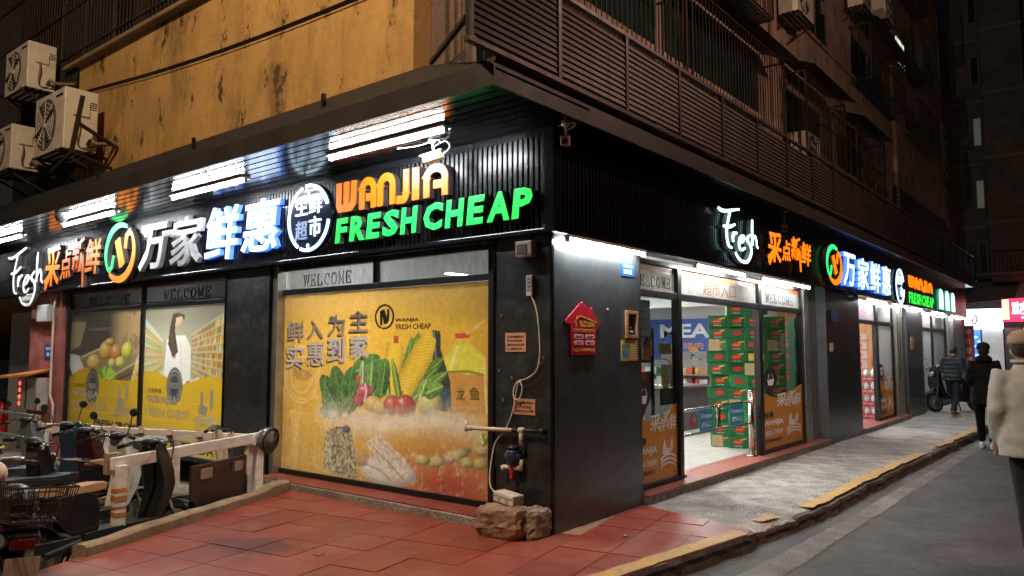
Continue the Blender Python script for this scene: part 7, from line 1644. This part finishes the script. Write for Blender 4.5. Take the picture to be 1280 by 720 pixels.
# ================================================================== people
def remesh(mb, vox, smooth=6):
    me = mb.mesh('tmp', M_DARK); ob = bpy.data.objects.new('tmp', me); COL.objects.link(ob)
    r = ob.modifiers.new('r', 'REMESH'); r.mode = 'VOXEL'; r.voxel_size = vox; r.use_smooth_shade = True
    s_ = ob.modifiers.new('s', 'SMOOTH'); s_.iterations = smooth; s_.factor = .5
    dg = bpy.context.evaluated_depsgraph_get(); dg.update(); m2 = bpy.data.meshes.new_from_object(ob.evaluated_get(dg))
    v = np.empty(len(m2.vertices)*3); m2.vertices.foreach_get('co', v); f = [tuple(p.vertices) for p in m2.polygons]
    bpy.data.objects.remove(ob); bpy.data.meshes.remove(m2); bpy.data.meshes.remove(me)
    out = MB(); out.v = [tuple(q) for q in v.reshape(-1, 3).tolist()]; out.f = f; out.m = [0]*len(f); return out
SKIN = mat('skin', (.42, .25, .17), .55, var=.08); HAIR = mat('hair_black', (.012, .010, .009), .6, bump=.5, bscale=120)
def hand(mb, w, d, side, r=1.):
    """palm and five fingers hanging from wrist w along d"""
    w = Vector(w); d = Vector(d).normalized(); s_ = d.cross(Vector((0, 1, 0))); s_ = s_.normalized() if s_.length > .1 else Vector((1, 0, 0)); n = d.cross(s_)
    mb.tube([w, w+d*.05, w+d*.09], [.026, .036, .034], 8)
    for k, L_ in enumerate((.075, .085, .08, .062)):
        o = w+d*.085+n*(-.03+.02*k); mb.tube([o, o+d*L_*.5+s_*.006*side, o+d*L_*.95+s_*.022*side], [.0095, .009, .0075], 6)
    o = w+d*.03+n*-.03; mb.tube([o, o+d*.03+n*-.025, o+d*.065+n*-.03], [.012, .011, .008], 6)
def person(label, loc, heading, h, pose, wear, parts):
    """pose gives joints in metres for a 1.72 m figure: x right, y forward, z up"""
    J = dict(hip=(0, 0, .93), chest=(0, .02, 1.25), neck=(0, .03, 1.47), head=(0, .05, 1.61), sl=(-.185, .02, 1.41), sr=(.185, .02, 1.41), el=(-.25, -.03, 1.13), er=(.25, -.03, 1.13), wl=(-.26, .08, .90), wr=(.26, .08, .90), hl=(-.09, 0, .90), hr=(.09, 0, .90), kl=(-.10, .05, .49), kr=(.10, .02, .49), al=(-.10, 0, .09), ar=(.10, 0, .09)); J.update(pose)
    V = {k: Vector(v) for k, v in J.items()}
    # body: one continuous surface
    b = MB(); b.tube([V['hip'], (V['hip']+V['chest'])/2, V['chest'], V['neck']-Vector((0, 0, .05))], [.135, .125, .145, .085], 12); b.tube([V['neck']-Vector((0, 0, .08)), V['neck']+Vector((0, .01, .06))], [.062, .054], 10)
    b.ell(V['head']+Vector((0, .0, .01)), (.076, .096, .112), 16, k=12); b.ell(V['head']+Vector((0, .045, -.06)), (.05, .05, .05), 10); b.ell(V['head']+Vector((0, .10, -.015)), (.014, .022, .022), 8)
    for s_ in (-1, 1): b.ell(V['head']+Vector((s_*.078, -.005, -.005)), (.012, .022, .032), 8)
    for a, s_ in (('l', -1), ('r', 1)):
        b.tube([V['chest']+Vector((s_*.06, 0, .1)), V['s'+a], (V['s'+a]+V['e'+a])/2, V['e'+a], (V['e'+a]*.6+V['w'+a]*.4), V['w'+a]], [.07, .058, .047, .040, .040, .027], 8); hand(b, V['w'+a], V['w'+a]-V['e'+a], s_)
        b.tube([V['hip']+Vector((s_*.05, 0, 0)), V['h'+a], (V['h'+a]+V['k'+a])/2, V['k'+a], V['k'+a]*.6+V['a'+a]*.4, V['a'+a]], [.09, .088, .075, .054, .055, .038], 8)
        f = V['a'+a]; b.tube([f+Vector((0, -.05, -.05)), f+Vector((0, .06, -.055)), f+Vector((0, .15, -.065))], [.036, .036, .026], 8)
    t = T('person', label, 'person', base=(0, 0, 0)); t.part('body', remesh(b, .014, 3), SKIN, smooth=True)
    # trousers
    m = MB()
    m.tube([V['hip']+Vector((0, 0, .08)), V['hip']-Vector((0, 0, .06))], [.125, .125], 12)
    for a, s_ in (('l', -1), ('r', 1)): m.tube([V['hip']+Vector((s_*.05, 0, 0)), V['h'+a], (V['h'+a]+V['k'+a])/2, V['k'+a], V['k'+a]*.55+V['a'+a]*.45, V['a'+a]+Vector((0, 0, .02))], [k*wear.get('leg', 1.) for k in (.085, .088, .084, .072, .066, .058)], 10)
    t.part('trousers', remesh(m, .016, 4), wear['trousers'], smooth=True)
    # jacket
    m = MB(); L_ = wear.get('hem', .10); B_ = wear.get('bulk', 1.)
    hem = V['hip']-Vector((0, 0, L_))
    def ring(c, rx, ry, n=18): return [c+Vector((rx*math.cos(2*math.pi*k/n), ry*math.sin(2*math.pi*k/n), 0)) for k in range(n)]
    m.loft([ring(hem, .212*B_, .165*B_), ring(V['hip']+Vector((0, 0, .02)), .208*B_, .16*B_), ring((V['hip']+V['chest'])/2+Vector((0, 0, .02)), .175*B_, .14*B_), ring(V['chest']+Vector((0, 0, .04)), .188*B_, .145*B_), ring(V['chest']+Vector((0, .0, .12)), .165*B_, .13*B_), ring(V['chest']+Vector((0, .0, .175)), .125*B_, .10*B_), ring(V['neck']+Vector((0, 0, -.025)), .085, .08), ring(V['neck']+Vector((0, 0, .03)), .072, .072)])
    for a, s_ in (('l', -1), ('r', 1)):
        P = [V['chest']+Vector((s_*.07, 0, .11)), V['s'+a]+Vector((s_*.005, 0, -.005)), (V['s'+a]+V['e'+a])/2, V['e'+a], (V['e'+a]+V['w'+a])/2, V['w'+a]]
        if wear.get('vest'): P2 = P
        m.tube(P, [.085, .082*B_, .073*B_, .066*B_, .060*B_, .052*B_], 10)
    j = remesh(m, .016, 4)
    j.v = [(x+.005*mnoise.noise((x*9, y*9, z*15)), y+.009*mnoise.noise((x*8+4, y*8, z*13))+(.010*math.sin(z*62) if wear.get('vest') and abs(x) < .21 else 0), z) for x, y, z in j.v]
    t.part('jacket', j, wear['jacket'], smooth=True)
    if wear.get('hood'):
        m = MB(); m.ell(V['neck']+Vector((0, -.075, .0)), (.13, .085, .085), 14); m.ell(V['neck']+Vector((0, 0, .02)), (.105, .09, .06), 14); t.part('hood', remesh(m, .014, 4), wear['jacket'], smooth=True)
    # shoes
    for a in 'lr':
        f = V['a'+a]; m = MB(); m.tube([f+Vector((0, -.075, -.052)), f+Vector((0, -.03, -.035)), f+Vector((0, .07, -.05)), f+Vector((0, .165, -.065)), f+Vector((0, .19, -.07))], [.03, .046, .045, .036, .018], 10); sh_ = t.part('shoe', remesh(m, .010, 3), wear['shoes'], smooth=True); m = MB(); z = f.z-.088; m.loft([[Vector((f.x+.042*math.cos(k*math.pi/8)*(1 if math.sin(k*math.pi/8) < 0 else 1.05), f.y+.06+.14*math.sin(k*math.pi/8), z+q)) for k in range(16)] for q in (0, .022)]); t.part('sole', m, wear.get('sole', M_WHITEP), parent=sh_)
    m = MB(); H_ = V['head']
    m.ell(H_+Vector((0, -.012, .028)), (.086, .104, .105), 18, k=12); m.v = [(x, y, z) if not (y > H_.y+.03 and z < H_.z+.05) else (x, H_.y+.03, max(z, H_.z+.03)) for x, y, z in m.v]; t.part('hair', m, HAIR, smooth=True)
    if wear.get('cap'):
        m = MB(); prof = [(.100, .0), (.101, .03), (.092, .07), (.062, .10), (.02, .112)]; m.lathe(prof, H_+Vector((0, -.005, .045)), (0, 0, 1), 22); m.v = [(x, H_.y-.005+(y-H_.y+.005)*1.14, z) for x, y, z in m.v]; c_ = t.part('cap', m, wear['cap'], smooth=True)
        m = MB(); bx = [(H_.x+.085*math.cos(R(a)), H_.y+.07+.085*math.sin(R(a))) for a in range(0, 181, 15)]; m.prism(bx, H_.z+.045, H_.z+.053, plane='xy'); t.part('cap_brim', m, wear['cap'], parent=c_)
        m = MB(); m.ell(H_+Vector((0, -.005, .157)), (.01, .01, .006), 8); t.part('cap_button', m, wear['cap'], parent=c_)
    if parts: parts(t, V)
    o = t.done(); k = h/1.72; o.location = loc; o.rotation_euler = (0, 0, heading); o.scale = (k, k, k); return o
CL = lambda n, c_, **k: mat(n, c_, .85, spec=.2, var=.15, scale=8, bump=.25, bscale=24, **k)
def crisp(t, V):
    m = MB(); c_ = V['neck']+Vector((0, .0, .045)); m.tube([c_+Vector((.075*math.cos(a), .072*math.sin(a), .0)) for a in [2*math.pi*k/18 for k in range(18)]], .016, 6, closed=True); t.part('collar', m, MATS['jacket_sand'], smooth=True)
person('person in pale grey jacket and tan cap at the right edge of the picture', (3.20, 1.93, ZR), R(12), 1.79, dict(sl=(-.16, .02, 1.41), sr=(.16, .02, 1.41), wl=(-.20, .06, .92), el=(-.205, -.05, 1.14), wr=(.20, .06, .92), er=(.205, -.05, 1.14), kl=(-.03, .05, .49), kr=(.15, .02, .49), al=(-.01, .04, .09), ar=(.17, -.06, .09), hl=(-.06, 0, .9), hr=(.11, 0, .9), head=(0, .05, 1.60)), dict(trousers=CL('trousers_dark', (.03, .032, .036)), jacket=CL('jacket_sand', (.47, .48, .48)), shoes=CL('shoes_grey', (.3, .3, .3)), cap=CL('cap_sand', (.40, .30, .22)), hem=.13, bulk=.95), crisp)
def phone_black(t, V): pass
person('person in black hooded coat and cap walking away on the road', (1.98, 9.7, ZR), R(6), 1.76, dict(al=(-.08, .22, .10), kl=(-.09, .16, .50), ar=(.08, -.26, .13), kr=(.09, .02, .48), wl=(-.17, .16, 1.02), el=(-.215, -.06, 1.13), wr=(.17, .16, 1.02), er=(.215, -.06, 1.13), sl=(-.165, .02, 1.40), sr=(.165, .02, 1.40), head=(0, .07, 1.60)), dict(trousers=CL('trousers_black', (.005, .005, .006)), jacket=CL('coat_black', (.003, .003, .0035)), shoes=CL('shoes_white', (.6, .58, .55)), cap=CL('cap_black', (.012, .012, .014)), hem=.20, bulk=1.02, hood=True), None)
def phone(t, V):
    m = MB(); c_ = V['wr']+Vector((-.06, .10, .06)); m.box(c_.x-.035, c_.x+.035, c_.y-.005, c_.y+.005, c_.z-.07, c_.z+.07); t.part('phone', m, M_DARK)
person('person in dark quilted jacket and jeans walking past the motorbike', (.66, 15.2, -.02), R(-12), 1.66, dict(al=(-.09, .30, .10), kl=(-.09, .24, .50), ar=(.09, -.30, .14), kr=(.09, -.04, .47), neck=(0, .09, 1.45), head=(0, .15, 1.57), chest=(0, .06, 1.24), wr=(.16, .26, 1.14), er=(.25, .02, 1.10), sl=(-.18, .06, 1.39), sr=(.18, .06, 1.39), wl=(-.16, .26, 1.12), el=(-.25, .02, 1.10)), dict(trousers=CL('jeans_dark', (.025, .032, .05)), jacket=CL('quilted_dark', (.035, .045, .05)), shoes=CL('shoes_brown', (.14, .07, .04)), hem=.06, bulk=1.05, vest=True), None)
